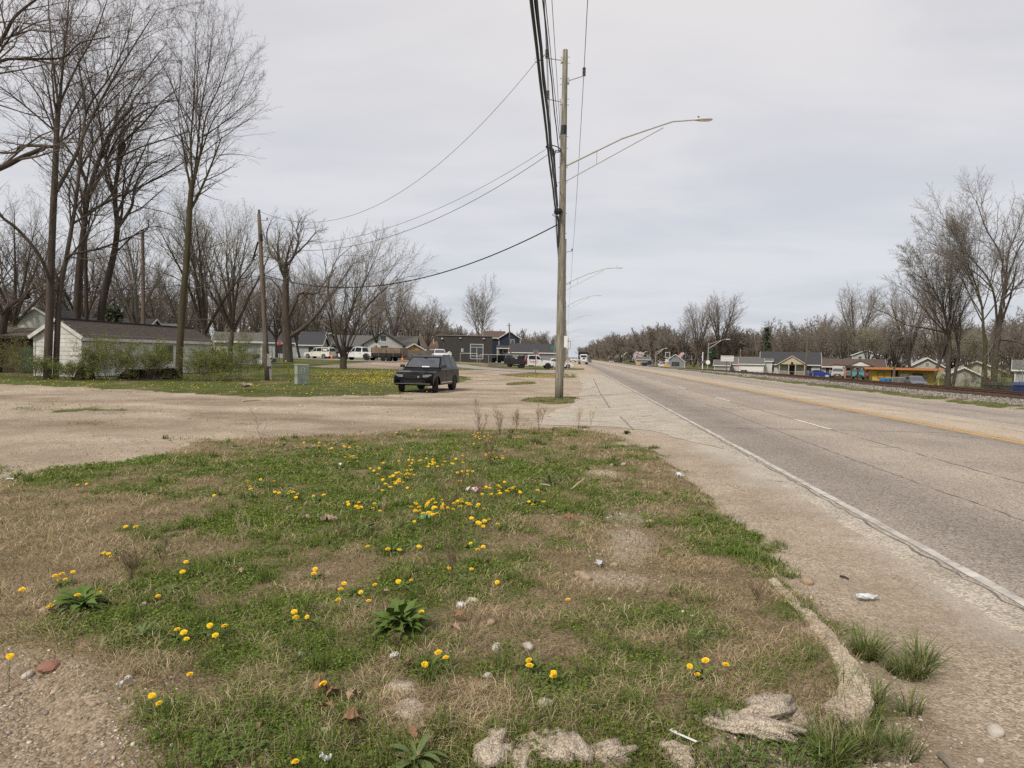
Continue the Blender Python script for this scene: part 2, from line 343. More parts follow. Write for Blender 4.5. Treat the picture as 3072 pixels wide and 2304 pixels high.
def ground():
    fwd = R(90 + 4.7)
    angs = list(np.arange(-62, 62.01, 0.55)); back = list(np.arange(70, 291, 10))
    A = np.radians(np.array(angs + back)) + fwd
    rr = [0.0]; r = 0.6
    while r < 30: rr.append(r); r *= 1.016
    while r < 3500: rr.append(r); r *= 1.028
    rr = np.array(rr[1:])
    X = np.outer(rr, np.cos(A)); Y = np.outer(rr, np.sin(A))
    Z = H(X.ravel(), Y.ravel()).reshape(X.shape)
    nr, na = X.shape
    V = np.stack([X, Y, Z], -1).reshape(-1, 3); V = np.vstack([V, [[0, 0, h(0, 0)]]])
    idx = np.arange(nr * na).reshape(nr, na); nx = np.roll(idx, -1, 1)
    F = np.stack([idx[:-1], nx[:-1], nx[1:], idx[1:]], -1).reshape(-1, 4)[:, ::-1]
    T = np.stack([np.full(na, nr * na), nx[0], idx[0]], -1)[:, ::-1]
    c, g, s, isl, lawn = zones(V[:, 0], V[:, 1])
    x_, y_ = V[:, 0], V[:, 1]; pl_ = sst(x_ - np.interp(y_, LBY, LBX) + .8 * (fbm(x_ * 2, y_ * 2, 4) - .5), -.30, .45) * (1 - sst(y_, 15, 19)) * (x_ < 3.6) * sst(y_, -6, -2)
    col = np.stack([c, g, s, pl_], -1)
    m = bpy.data.materials.new('ground_earth_gravel'); m.use_nodes = True; t = m.node_tree; b = t.nodes['Principled BSDF']
    b.inputs['Roughness'].default_value = 0.95; b.inputs['Specular IOR Level'].default_value = 0.12
    N = t.nodes.new; LK = t.links.new
    tc = N('ShaderNodeTexCoord'); at_ = N('ShaderNodeAttribute'); at_.attribute_name = 'Col'; sp = N('ShaderNodeSeparateColor'); LK(at_.outputs['Color'], sp.inputs[0])
    def noise(s, d=4, r=.6):
        n = N('ShaderNodeTexNoise'); n.inputs['Scale'].default_value = s; n.inputs['Detail'].default_value = d; n.inputs['Roughness'].default_value = r; LK(tc.outputs['Object'], n.inputs['Vector']); return n
    def ramp(src, *els):
        rp = N('ShaderNodeValToRGB'); e = rp.color_ramp.elements
        e[0].position, e[0].color = els[0][0], tuple(els[0][1]) + (1,); e[1].position, e[1].color = els[-1][0], tuple(els[-1][1]) + (1,)
        for p, c in els[1:-1]: x = e.new(p); x.color = tuple(c) + (1,)
        LK(src, rp.inputs[0]); return rp
    def mix(f, a, b_, bt='MIX'):
        x = N('ShaderNodeMix'); x.data_type = 'RGBA'; x.blend_type = bt
        if isinstance(f, float): x.inputs[0].default_value = f
        else: LK(f, x.inputs[0])
        for i, q in ((6, a), (7, b_)):
            if isinstance(q, tuple): x.inputs[i].default_value = q + (1,)
            else: LK(q, x.inputs[i])
        return x.outputs[2]
    vo = N('ShaderNodeTexVoronoi'); vo.inputs['Scale'].default_value = 70; LK(tc.outputs['Object'], vo.inputs['Vector'])
    vo2 = N('ShaderNodeTexVoronoi'); vo2.inputs['Scale'].default_value = 24; LK(tc.outputs['Object'], vo2.inputs['Vector'])
    sepv = N('ShaderNodeSeparateColor'); LK(vo.outputs['Color'], sepv.inputs[0]); sepw = N('ShaderNodeSeparateColor'); LK(vo2.outputs['Color'], sepw.inputs[0])
    stone = ramp(sepv.outputs[0], (0, (.20, .165, .135)), (.3, (.36, .31, .25)), (.7, (.50, .44, .365)), (1, (.70, .65, .58)))
    stone2 = ramp(sepw.outputs[1], (0, (.20, .16, .12)), (.5, (.36, .30, .22)), (1, (.55, .49, .41)))
    grav = mix(.3, stone.outputs[0], stone2.outputs[0])
    dirt = ramp(noise(9, 6).outputs[0], (.3, (.25, .20, .155)), (.7, (.40, .34, .27)))
    dm = ramp(noise(.9, 5).outputs[0], (.42, (0, 0, 0)), (.66, (.75, .75, .75)))
    grav = mix(dm.outputs[0], grav, dirt.outputs[0])
    tint = ramp(noise(.28, 4).outputs[0], (.3, (.76, .71, .66)), (.7, (1.22, 1.17, 1.10)))
    grav = mix(1.0, grav, tint.outputs[0], 'MULTIPLY')
    grav = mix(at_.outputs['Alpha'], grav, mix(.5, grav, (.56, .52, .46)))
    stn = mix(sp.outputs[2], (1, 1, 1), (.66, .62, .58)); grav = mix(1.0, grav, stn, 'MULTIPLY')
    straw = ramp(noise(55, 5, .75).outputs[0], (.3, (.065, .047, .028)), (.5, (.21, .155, .092)), (.72, (.44, .35, .22)))
    grn = ramp(noise(45, 5, .75).outputs[0], (.3, (.026, .030, .009)), (.52, (.085, .11, .024)), (.76, (.20, .23, .055)))
    gm = ramp(sp.outputs[1], (.25, (0, 0, 0)), (.75, (1, 1, 1)))
    veg = mix(gm.outputs[0], straw.outputs[0], grn.outputs[0])
    cm = N('ShaderNodeMath'); cm.operation = 'ADD'; LK(sp.outputs[0], cm.inputs[0])
    nn = noise(30, 4, .7); sb = N('ShaderNodeMath'); sb.operation = 'MULTIPLY_ADD'; sb.inputs[1].default_value = .9; sb.inputs[2].default_value = -.45; LK(nn.outputs[0], sb.inputs[0]); LK(sb.outputs[0], cm.inputs[1])
    cr = ramp(cm.outputs[0], (.35, (0, 0, 0)), (.6, (1, 1, 1)))
    fin = mix(cr.outputs[0], grav, veg); LK(fin, b.inputs['Base Color'])
    bp = N('ShaderNodeBump'); bp.inputs['Strength'].default_value = .8; bp.inputs['Distance'].default_value = .012
    hm = N('ShaderNodeMath'); hm.operation = 'ADD'; LK(vo.outputs['Distance'], hm.inputs[0]); LK(noise(60, 4).outputs[0], hm.inputs[1])
    inv = N('ShaderNodeMath'); inv.operation = 'MULTIPLY'; inv.inputs[1].default_value = -1; LK(vo.outputs['Distance'], inv.inputs[0]); LK(inv.outputs[0], hm.inputs[0])
    LK(hm.outputs[0], bp.inputs['Height']); LK(bp.outputs[0], b.inputs['Normal'])
    np_mesh('ground', V, F, T, m, col=col, smooth=True, kind='structure')
ground()
# ---------------------------------------------------------------- road, shoulder, markings
def strip(name, left, right, mat, dz, kind='structure', parent=None, n=None):
    """sheet between two lists of (X,Y) of equal length"""
    vs = []; fs = []
    for a, b in zip(left, right):
        for q in np.linspace(0, 1, 9):
            x = a[0] + (b[0] - a[0]) * q; y = a[1] + (b[1] - a[1]) * q
            vs.append((x, y, h(x, y, False) + dz))
    for i in range(len(left) - 1):
        for j in range(8): fs.append((i * 9 + j, i * 9 + j + 1, (i + 1) * 9 + j + 1, (i + 1) * 9 + j))
    me = MB(); me.add(vs, fs); return me.build(name, mat, parent, kind=kind)
def road_mat():
    m = bpy.data.materials.new('worn_asphalt'); m.use_nodes = True; t = m.node_tree; b = t.nodes['Principled BSDF']
    N = t.nodes.new; LK = t.links.new; tc = N('ShaderNodeTexCoord'); b.inputs['Roughness'].default_value = .85; b.inputs['Specular IOR Level'].default_value = .25
    sx = N('ShaderNodeSeparateXYZ'); LK(tc.outputs['Object'], sx.inputs[0])
    mp = N('ShaderNodeMapping'); mp.inputs['Scale'].default_value = (1, .06, 1); LK(tc.outputs['Object'], mp.inputs[0])
    n1 = N('ShaderNodeTexNoise'); n1.inputs['Scale'].default_value = 1.6; n1.inputs['Detail'].default_value = 6; LK(mp.outputs[0], n1.inputs['Vector'])
    n2 = N('ShaderNodeTexNoise'); n2.inputs['Scale'].default_value = .5; n2.inputs['Detail'].default_value = 6; LK(tc.outputs['Object'], n2.inputs['Vector'])
    vo = N('ShaderNodeTexVoronoi'); vo.inputs['Scale'].default_value = 55; LK(tc.outputs['Object'], vo.inputs['Vector'])
    sv = N('ShaderNodeSeparateColor'); LK(vo.outputs['Color'], sv.inputs[0])
    # lane tone across the road (object X, metres)
    mr = N('ShaderNodeMapRange'); mr.inputs[1].default_value = 3; mr.inputs[2].default_value = 18; LK(sx.outputs[0], mr.inputs[0])
    wob = N('ShaderNodeMath'); wob.operation = 'MULTIPLY_ADD'; wob.inputs[1].default_value = .05; LK(n1.outputs[0], wob.inputs[0]); LK(mr.outputs[0], wob.inputs[2])
    lr = N('ShaderNodeValToRGB'); e = lr.color_ramp.elements
    e[0].position = 0; e[0].color = (0.337, 0.303, 0.271, 1); e[1].position = 1; e[1].color = (0.317, 0.284, 0.252, 1)
    for p, c in ((.06, (0.264, 0.239, 0.217)), (.12, (0.218, 0.196, 0.180)), (.18, (0.284, 0.255, 0.229)), (.25, (0.337, 0.303, 0.267)), (.33, (0.271, 0.245, 0.220)), (.42, (0.297, 0.267, 0.239)), (.485, (0.224, 0.204, 0.189)), (.51, (0.290, 0.262, 0.233)), (.56, (0.389, 0.342, 0.284)), (.68, (0.376, 0.333, 0.280)), (.71, (0.264, 0.239, 0.217)), (.78, (0.310, 0.279, 0.249)), (.86, (0.251, 0.228, 0.209)), (.93, (0.304, 0.271, 0.243))):
        x = e.new(p); x.color = c + (1,)
    LK(wob.outputs[0], lr.inputs[0])
    g = N('ShaderNodeValToRGB'); g.color_ramp.elements[0].position = 0; g.color_ramp.elements[0].color = (.55, .55, .56, 1); g.color_ramp.elements[1].position = 1; g.color_ramp.elements[1].color = (1.5, 1.47, 1.43, 1); LK(sv.outputs[0], g.inputs[0])
    g2 = N('ShaderNodeValToRGB'); g2.color_ramp.elements[0].position = .3; g2.color_ramp.elements[0].color = (.90, .86, .81, 1); g2.color_ramp.elements[1].position = .7; g2.color_ramp.elements[1].color = (1.17, 1.12, 1.05, 1); LK(n2.outputs[0], g2.inputs[0])
    def mul(a, c):
        x = N('ShaderNodeMix'); x.data_type = 'RGBA'; x.blend_type = 'MULTIPLY'; x.inputs[0].default_value = 1; LK(a, x.inputs[6]); LK(c, x.inputs[7]); return x.outputs[2]
    LK(mul(mul(lr.outputs[0], g.outputs[0]), g2.outputs[0]), b.inputs['Base Color'])
    bp = N('ShaderNodeBump'); bp.inputs['Strength'].default_value = .35; bp.inputs['Distance'].default_value = .008; LK(vo.outputs['Distance'], bp.inputs['Height']); LK(bp.outputs[0], b.inputs['Normal'])
    return m
def conc_mat(name, lo, hi, agg=45):
    m = bpy.data.materials.new(name); m.use_nodes = True; t = m.node_tree; b = t.nodes['Principled BSDF']
    N = t.nodes.new; LK = t.links.new; tc = N('ShaderNodeTexCoord'); b.inputs['Roughness'].default_value = .92; b.inputs['Specular IOR Level'].default_value = .15
    vo = N('ShaderNodeTexVoronoi'); vo.inputs['Scale'].default_value = agg; LK(tc.outputs['Object'], vo.inputs['Vector']); sv = N('ShaderNodeSeparateColor'); LK(vo.outputs['Color'], sv.inputs[0])
    n = N('ShaderNodeTexNoise'); n.inputs['Scale'].default_value = 1.3; n.inputs['Detail'].default_value = 8; n.inputs['Roughness'].default_value = .68; LK(tc.outputs['Object'], n.inputs['Vector'])
    a = N('ShaderNodeValToRGB'); a.color_ramp.elements[0].position = .3; a.color_ramp.elements[0].color = tuple(lo) + (1,); a.color_ramp.elements[1].position = .68; a.color_ramp.elements[1].color = tuple(hi) + (1,); LK(n.outputs[0], a.inputs[0])
    g = N('ShaderNodeValToRGB'); g.color_ramp.elements[0].color = (.6, .58, .56, 1); g.color_ramp.elements[1].color = (1.35, 1.33, 1.3, 1); LK(sv.outputs[0], g.inputs[0])
    x = N('ShaderNodeMix'); x.data_type = 'RGBA'; x.blend_type = 'MULTIPLY'; x.inputs[0].default_value = 1; LK(a.outputs[0], x.inputs[6]); LK(g.outputs[0], x.inputs[7]); LK(x.outputs[2], b.inputs['Base Color'])
    bp = N('ShaderNodeBump'); bp.inputs['Strength'].default_value = .6; bp.inputs['Distance'].default_value = .01
    ad = N('ShaderNodeMath'); ad.operation = 'SUBTRACT'; LK(n.outputs[0], ad.inputs[0]); LK(vo.outputs['Distance'], ad.inputs[1]); LK(ad.outputs[0], bp.inputs['Height']); LK(bp.outputs[0], b.inputs['Normal'])
    return m
YS = [-40, -20, -8, 0, 3, 6, 9, 12, 16, 20, 25, 30, 40, 50, 65, 80, 100, 125, 150, 180, 210, 240, 280, 340, 420, 520, 700, 1000, 1500, 2400]
EDGE0, DASHX, YEL, WH3, FAR = 3.34, 6.80, 10.35, 13.0, 17.3
ROAD = strip('road', [(EDGE0 - .12, y) for y in YS], [(FAR, y) for y in YS], road_mat(), .016)
conc = conc_mat('old_concrete_apron', (.33, .29, .24), (.50, .455, .39), 60)
rnd = random.Random(3)
# pale concrete shoulder between the edge line and the dirt, widening into an apron by the pole
def lbx(y):
    for (x0, y0), (x1, y1) in zip(lb[:-1], lb[1:]):
        if y0 <= y <= y1: return x0 + (x1 - x0) * (y - y0) / max(y1 - y0, 1e-6)
    return lb[-1][0]
ys = list(np.arange(-10, 22, .1)) + list(np.arange(22, 76, 1.0))
lx = [(lambda a, b, q: a + (b - a) * q)(EDGE0 - .11, lbx(y), float(sst(y, 14, 17))) + (.22 * (float(fbm(y * 1.1, 4.2, 4)) - .5) + .14 * (float(fbm(y * 5, 9.2, 4)) - .5)) * (3 if y > 18 else float(sst(y, 14, 17))) for y in ys]
strip('shoulder', list(zip(lx, ys)), [(EDGE0 - .1, y) for y in ys], conc, .007)
_y = list(np.arange(-6, 60, .12)); mb = MB(); _v = []
for k_, y in enumerate(_y):
    a_ = EDGE0 - .30 - .25 * (float(fbm(y * 1.3, 3.3, 4)) - .5); b_ = EDGE0 - .01 + .14 * (float(fbm(y * 4.5, 8.1, 4)) - .5)
    for q_, dz_ in ((0, .000), (.35, .016), (1, .0185)): x_ = a_ + (b_ - a_) * q_; _v.append((x_, y, h(x_, y, False) + dz_))
mb.add(_v, [(3 * i + j, 3 * i + j + 1, 3 * i + j + 4, 3 * i + j + 3) for i in range(len(_y) - 1) for j in (0, 1)]); mb.build('crumbled_edge', conc, ROAD)
white = M('worn_white_paint', (.60, .57, .52), (.33, .30, .265), 6, .8, detail=7)
yellow = M('worn_yellow_paint', (.62, .34, .055), (.42, .24, .06), 7, .8, detail=7)
crackm = M('crack_dark', (.13, .12, .108), (.22, .20, .18), 20, .95)
def line_sheet(name, x, w, y0, y1, mat, wob=0.0, dz=.020, seg=1.0, seed=0):
    vs = []; fs = []; rs = random.Random(seed); n = max(2, int(min(400, (y1 - y0) / seg)))
    ys = [y0 + (y1 - y0) * (i / n) ** (2.2 if y1 - y0 > 60 else 1) for i in range(n + 1)]
    for i, y in enumerate(ys):
        a = x - w / 2 + rs.uniform(-wob, wob); b = x + w / 2 + rs.uniform(-wob, wob); z = h(x, y, False) + dz
        vs += [(a, y, z), (b, y, z)]
    fs = [(2 * i, 2 * i + 1, 2 * i + 3, 2 * i + 2) for i in range(n)]
    return MB().add(vs, fs).build(name, mat, ROAD)
line_sheet('edge_line', EDGE0 + .08, .10, -10, 700, white, .016, seg=.25, seed=1)
line_sheet('yellow_line', YEL - .13, .12, -10, 700, yellow, .006, seed=2)
line_sheet('yellow_line', YEL + .13, .12, -10, 700, yellow, .006, seed=3)
line_sheet('lane_line', WH3, .11, -10, 700, white, .006, seed=4)
line_sheet('edge_line', FAR - .35, .11, -10, 700, white, .006, seed=5)
d0 = gp(2495.7, 1290.7, 0).y
for i in range(-1, 16):
    line_sheet('lane_dash', DASHX, .12, d0 + i * 12.2, d0 + i * 12.2 + 3.1, M('lane_dash_paint', (.70, .675, .63), (.38, .35, .32), 5, .8), .016, dz=.0225, seg=.15, seed=20 + i)
def crack(mb, pts, w, rs, z=.021):
    P = [pts[0]]
    for a, b in zip(pts[:-1], pts[1:]):
        n = max(2, int(math.dist(a, b) / .18))
        n = min(n, 160)
        for i in range(1, n + 1):
            q = i / n; amp = .028 if i < n else 0
            P.append((a[0] + (b[0] - a[0]) * q + rs.uniform(-amp, amp), a[1] + (b[1] - a[1]) * q + rs.uniform(-amp, amp)))
    vs = []; fs = []
    for i, p in enumerate(P):
        q = P[min(i + 1, len(P) - 1)]; o = P[max(i - 1, 0)]; d = Vector((q[0] - o[0], q[1] - o[1])); d.normalize() if d.length else None
        ww = w * rs.uniform(.05, 1.1); nx_, ny_ = -d.y * ww / 2, d.x * ww / 2; zz = h(p[0], p[1], False) + z
        vs += [(p[0] - nx_, p[1] - ny_, zz), (p[0] + nx_, p[1] + ny_, zz)]
    fs = [(2 * i, 2 * i + 1, 2 * i + 3, 2 * i + 2) for i in range(len(P) - 1)]
    mb.add(vs, fs)
cb = MB(); rs = random.Random(11)
crack(cb, [(EDGE0 - .05, 1), (EDGE0 - .03, 30), (EDGE0 - .06, 60)], .035, rs, .0215)
crack(cb, [(5.25, 2), (5.15, 14), (5.35, 26), (5.2, 60)], .035, rs)
crack(cb, [(DASHX + .05, 4), (DASHX - .05, 30), (DASHX + .05, 80)], .04, rs)
crack(cb, [(10.0, 6), (10.05, 70)], .03, rs); crack(cb, [(12.0, 12), (12.1, 80)], .03, rs); crack(cb, [(15.2, 10), (15.1, 90)], .04, rs)
for y in (19.3, 27.5, 34, 41.5, 52, 66, 84): crack(cb, [(EDGE0, y), (6.9, y + rs.uniform(-1, 1)), (10.2, y + rs.uniform(-1.5, 1.5))] + ([(17, y + rs.uniform(-2, 2))] if rs.random() < .6 else []), .045, rs)
for k in range(26):
    y = rs.uniform(9, 45); x = rs.uniform(3.5, 16.5); crack(cb, [(x, y), (x + rs.uniform(-1.2, 1.2), y + rs.uniform(-1.5, 1.5))], .03, rs)
crack(cb, [(13.4, 22.2), (13.9, 22.5), (14.1, 23.6)], .11, rs)
cb.build('crack', crackm, ROAD, kind='stuff')
cb = MB()
for pts in ([(1640, 1262), (1900, 1268), (2010, 1262)], [(1880, 1255), (1990, 1243)], [(1800, 1180), (1830, 1225)], [(1650, 1200), (1780, 1195)], [(1780, 1135), (1800, 1180)], [(1760, 1150), (1700, 1152)], [(1860, 1250), (1900, 1290)], [(1790, 1215), (1905, 1218)], [(1700, 1172), (1770, 1168), (1785, 1160)], [(2300, 1440), (2350, 1447)]):
    crack(cb, [tuple(gp(*p, 0).to_2d()) for p in pts], .05, rs, .013)
cb.build('shoulder_cracks', crackm, None, kind='structure')
# side street crossing the verge far left, and the yard in front of the dark building
pale = M('pale_street_surface', (.33, .30, .265), (.25, .225, .20), 1.2, .9, bump=.3)
sw = [gD(px, D) for px, D in ((-600, 118), (400, 118), (850, 119), (1330, 92), (1500, 84), (1700, 76), (1715, 66))]
sw2 = [gD(px, D) for px, D in ((-600, 134), (400, 134), (850, 136), (1330, 104), (1500, 96), (1700, 88), (1718, 84))]
def bridge(name, A, B, mat, dz):
    mb = MB(); vs = []; n = 12; k = 5; rows = []
    for i in range(len(A) - 1):
        for q in range(n): rows.append((A[i].lerp(A[i + 1], q / n), B[i].lerp(B[i + 1], q / n)))
    rows.append((A[-1], B[-1]))
    for a, b in rows:
        for j in range(k + 1):
            p = a.lerp(b, j / k); vs.append((p.x, p.y, h(p.x, p.y) + dz))
    fs = [(i * (k + 1) + j, i * (k + 1) + j + 1, (i + 1) * (k + 1) + j + 1, (i + 1) * (k + 1) + j) for i in range(len(rows) - 1) for j in range(k)]
    return mb.add(vs, fs).build(name, mat, kind='structure')
bridge('side_street', sw, sw2, pale, .03)
# ---------------------------------------------------------------- kerb and broken concrete
kerbm = conc_mat('exposed_aggregate_kerb', (.30, .245, .185), (.50, .43, .34), 95)
KP = [gp(*p, .10) for p in [(2318, 1738), (2370, 1790), (2430, 1850), (2490, 1920), (2540, 1985), (2568, 2045), (2560, 2095), (2520, 2130)]]
kerb = thing('kerb', 'curved crumbling concrete kerb round the corner of the grass', 'kerb', (KP[3].x, KP[3].y, 0))
def kerb_run(P, w0, w1, top, seed):
    rs = random.Random(seed); mb = MB(); Q = []
    for a, b in zip(P[:-1], P[1:]):
        for i in range(22): Q.append(a.lerp(b, i / 22))
    Q.append(P[-1]); n = len(Q); vs = []
    for i, p in enumerate(Q):
        d = (Q[min(i + 1, n - 1)] - Q[max(i - 1, 0)]).to_2d().normalized(); nr = Vector((-d.y, d.x)); w_ = (w0 + (w1 - w0) * i / n) / 2
        prof = [(-w_ * 1.05, -.12), (-w_, top - .03), (-w_ * .8, top - .004), (-w_ * .2, top + .005), (w_ * .4, top), (w_ * .85, top - .012), (w_, top - .04), (w_ * 1.08, -.12)]
        for q, z in prof:
            j = (float(fbm(i * .13 + seed, q * 9, 4)) - .5) * .05
            vs.append((p.x + nr.x * (q + j * .7), p.y + nr.y * (q + j * .7), z + j * .5 + rs.uniform(-.003, .003)))
    fs = [(i * 8 + j, i * 8 + j + 1, (i + 1) * 8 + j + 1, (i + 1) * 8 + j) for i in range(n - 1) for j in range(7)] + [tuple(range(8)), tuple(range((n - 1) * 8, n * 8))[::-1]]
    return mb.add(vs, fs)
mb = kerb_run(KP, .10, .20, .105, 2); mb.v = [(x - KP[3].x, y - KP[3].y, z) for x, y, z in mb.v]
mb.build('kerbstone', kerbm, kerb)
chunkm = conc_mat('broken_concrete', (.24, .20, .155), (.50, .44, .36), 130)
rs = random.Random(8)
for px, py, sx, sy, lab in [(2220, 2165, .20, .075, 'long flat slab of broken kerb beside the corner kerb, level with the grass'), (2310, 2120, .13, .06, 'broken concrete slab under dry grass just left of the kerb corner'),
        (1480, 2225, .10, .05, 'weathered concrete lump at the left end of the broken kerb row'), (1620, 2230, .10, .05, 'second rough concrete lump of the broken kerb row, grass on its near side'),
        (1720, 2240, .09, .05, 'rough pale concrete lump in the middle of the broken kerb row'), (1830, 2250, .08, .045, 'smaller concrete lump right of the middle of the broken kerb row'),
        (2020, 2255, .065, .04, 'small concrete lump next to the white plastic fork'), (1565, 2280, .07, .04, 'low concrete lump half buried in front of the broken kerb row'),
        (1205, 2075, .05, .055, 'small pale broken concrete piece behind the larger boulder'), (1240, 2150, .085, .055, 'pale rough concrete boulder in dry grass behind the plantain')]:
    p = gH(px, py); mb = MB(); mb.blob((0, 0, .0), (sx * 1.35, sy * 1.5, .055), rs, 4, .55)
    for i, v in enumerate(mb.v): mb.v[i] = (v[0], v[1], v[2] + .03 * (float(fbm(v[0] * 28 + px, v[1] * 28, 4)) - .5))
    o = mb.build('concrete_chunk', chunkm, smooth=True); o.location = (p.x, p.y, p.z - .012); tag(o, lab, 'concrete', 'broken concrete along the corner')
# ---------------------------------------------------------------- ground cover (stuff)
GRASSM = attr_mat('grass_blades', rough=.6, spec=.25, trl=.25)
PEBM = attr_mat('pebbles', rough=.85, spec=.2)
rn = np.random.RandomState(77)
def sample_polar(n, D0, D1, half=43):
    """points spread evenly per picture area in front of the viewer"""
    D = 1.0 / (rn.rand(n) * (1 / D0 - 1 / D1) + 1 / D1) if False else D0 * (D1 / D0) ** rn.rand(n)
    a = R(90 + 4.7) + np.radians(rn.uniform(-half, half, n))
    return D * np.cos(a), D * np.sin(a), D
def blades(name, X, Y, Hh, W, lean, colr, mat, bend=.6, dz=0.0):
    n = len(X); Z = H(X, Y) + dz; a = rn.rand(n) * 2 * math.pi; la = rn.rand(n) * 2 * math.pi
    wx, wy = np.cos(a) * W / 2, np.sin(a) * W / 2
    lx_, ly_ = np.cos(la) * lean * Hh, np.sin(la) * lean * Hh
    hz = Hh * np.sqrt(np.maximum(1 - np.minimum(lean, .985) ** 2, .02))
    B = np.stack([X, Y, Z], -1)
    m1 = B + np.stack([lx_ * .35, ly_ * .35, hz * bend], -1); tp = B + np.stack([lx_, ly_, hz], -1)
    wv = np.stack([wx, wy, np.zeros(n)], -1)
    V = np.stack([B - wv, B + wv, m1 - wv * .8, m1 + wv * .8, tp], 1).reshape(-1, 3)
    i = np.arange(n)[:, None] * 5
    Q = np.concatenate([i, i + 1, i + 3, i + 2], 1); T = np.concatenate([i + 2, i + 3, i + 4], 1)
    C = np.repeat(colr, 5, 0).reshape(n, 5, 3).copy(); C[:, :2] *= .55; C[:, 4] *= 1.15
    return np_mesh(name, V, Q, T, mat, col=C.reshape(-1, 3), kind='stuff')
def leaves_flat(name, X, Y, S, colr, mat, z0=.015, z1=.04):
    n = len(X); Z = H(X, Y) + rn.uniform(z0, z1, n)
    a = rn.rand(n) * 6.283; t1 = rn.normal(0, .35, n); t2 = rn.normal(0, .35, n)
    ux, uy, uz = np.cos(a), np.sin(a), t1; vx, vy, vz = -np.sin(a), np.cos(a), t2
    B = np.stack([X, Y, Z], -1); U = np.stack([ux, uy, uz], -1) * S[:, None]; W_ = np.stack([vx, vy, vz], -1) * S[:, None]
    V = np.stack([B - U * .5, B + W_ * .48, B + U * .55, B - W_ * .48], 1).reshape(-1, 3)
    Q = np.arange(n * 4).reshape(n, 4)
    return np_mesh(name, V, Q, None, mat, col=np.repeat(colr, 4, 0), kind='stuff')
def pal(n, cols, w=None):
    cols = np.array(cols); k = rn.choice(len(cols), n, p=w); k2 = rn.choice(len(cols), n, p=w); q = rn.rand(n, 1)
    return (cols[k] * q + cols[k2] * (1 - q)) * rn.uniform(.75, 1.25, (n, 1))
GR = [(.15, .205, .024), (.19, .245, .034), (.235, .27, .05), (.10, .145, .02), (.26, .255, .07)]
ST = [(.46, .36, .22), (.33, .245, .14), (.56, .46, .31), (.21, .145, .085), (.40, .32, .19)]
X, Y, D = sample_polar(520000, 2.3, 17)
c, g, s, isl, lawn = zones(X, Y)
clump = fbm(X * 9 + 3, Y * 9, 3)
pg = c * (0.12 + .88 * g) * sst(clump, .25, .62) * .95
k = rn.rand(len(X)) < pg * .62
x, y, d, gg = X[k], Y[k], D[k], g[k]; n = len(x)
wsc = np.maximum(1, d / 4.5) ** .9
tallm = np.clip(fbm(x * 2.2 + 40, y * 2.2, 3) * 1.9 - .5, .25, 1.6)
hh = rn.uniform(.018, .058, n) * (0.55 + .75 * tallm) * (1 + .02 * d)
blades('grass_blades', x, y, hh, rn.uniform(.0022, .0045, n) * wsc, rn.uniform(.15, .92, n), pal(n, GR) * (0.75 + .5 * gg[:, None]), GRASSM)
# longer tussocks inside the green parts
cxy = [(x[i], y[i], d[i]) for i in rn.choice(len(x), 420) if gg[i] > .3]
q_ = np.array([(a_ + rn.normal(0, .035), b_ + rn.normal(0, .035), c_) for a_, b_, c_ in cxy for _ in range(int(42 if c_ < 7 else 30))]); n = len(q_)
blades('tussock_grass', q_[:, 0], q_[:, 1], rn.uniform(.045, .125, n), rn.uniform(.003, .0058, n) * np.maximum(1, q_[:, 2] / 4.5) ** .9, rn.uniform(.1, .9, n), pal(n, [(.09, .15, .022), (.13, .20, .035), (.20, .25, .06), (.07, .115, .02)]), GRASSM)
# straw: flattened dead blades
mat_ = sst(fbm(X * 3.2 + 11, Y * 3.2, 3), .38, .62)
k = (rn.rand(len(X)) < (c * (1 - .55 * g) * (.14 + .62 * mat_) + .015)) & (isl > .02)
x, y, d, mt2 = X[k], Y[k], D[k], mat_[k]; n = len(x)
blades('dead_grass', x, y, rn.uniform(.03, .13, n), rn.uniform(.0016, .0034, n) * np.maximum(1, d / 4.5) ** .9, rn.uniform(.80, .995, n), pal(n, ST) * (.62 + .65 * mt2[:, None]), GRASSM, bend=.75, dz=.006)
# clover and small creeping leaves
X, Y, D = sample_polar(560000, 2.3, 14)
c, g, s, isl, lawn = zones(X, Y)
cl = sst(fbm(X * 1.5 + 90, Y * 1.5, 3), .36, .6)
k = rn.rand(len(X)) < c * (.08 + g) * (.25 + .75 * cl) * .70
x, y, d = X[k], Y[k], D[k]; n = len(x)
leaves_flat('clover_leaves', x, y, rn.uniform(.008, .0175, n) * np.maximum(1, d / 4.5) ** .8, pal(n, [(.11, .18, .020), (.15, .225, .03), (.08, .135, .017), (.20, .25, .045)]), GRASSM, .006, .035)
# coarser tufts farther out: pole foot, lawn by the shed, verges
X, Y, D = sample_polar(200000, 15, 75)
c, g, s, isl, lawn = zones(X, Y)
k = (rn.rand(len(X)) < c * .55 * sst(fbm(X * 2, Y * 2, 3), .25, .6)) & ((X < 2.5) | (X > 17.4))
x, y, d = X[k], Y[k], D[k]; n = len(x)
blades('lawn_grass', x, y, rn.uniform(.03, .10, n), rn.uniform(.010, .022, n) * (d / 25) ** .8, rn.uniform(.3, .95, n), pal(n, GR + ST[:2]) * 1.0, GRASSM)
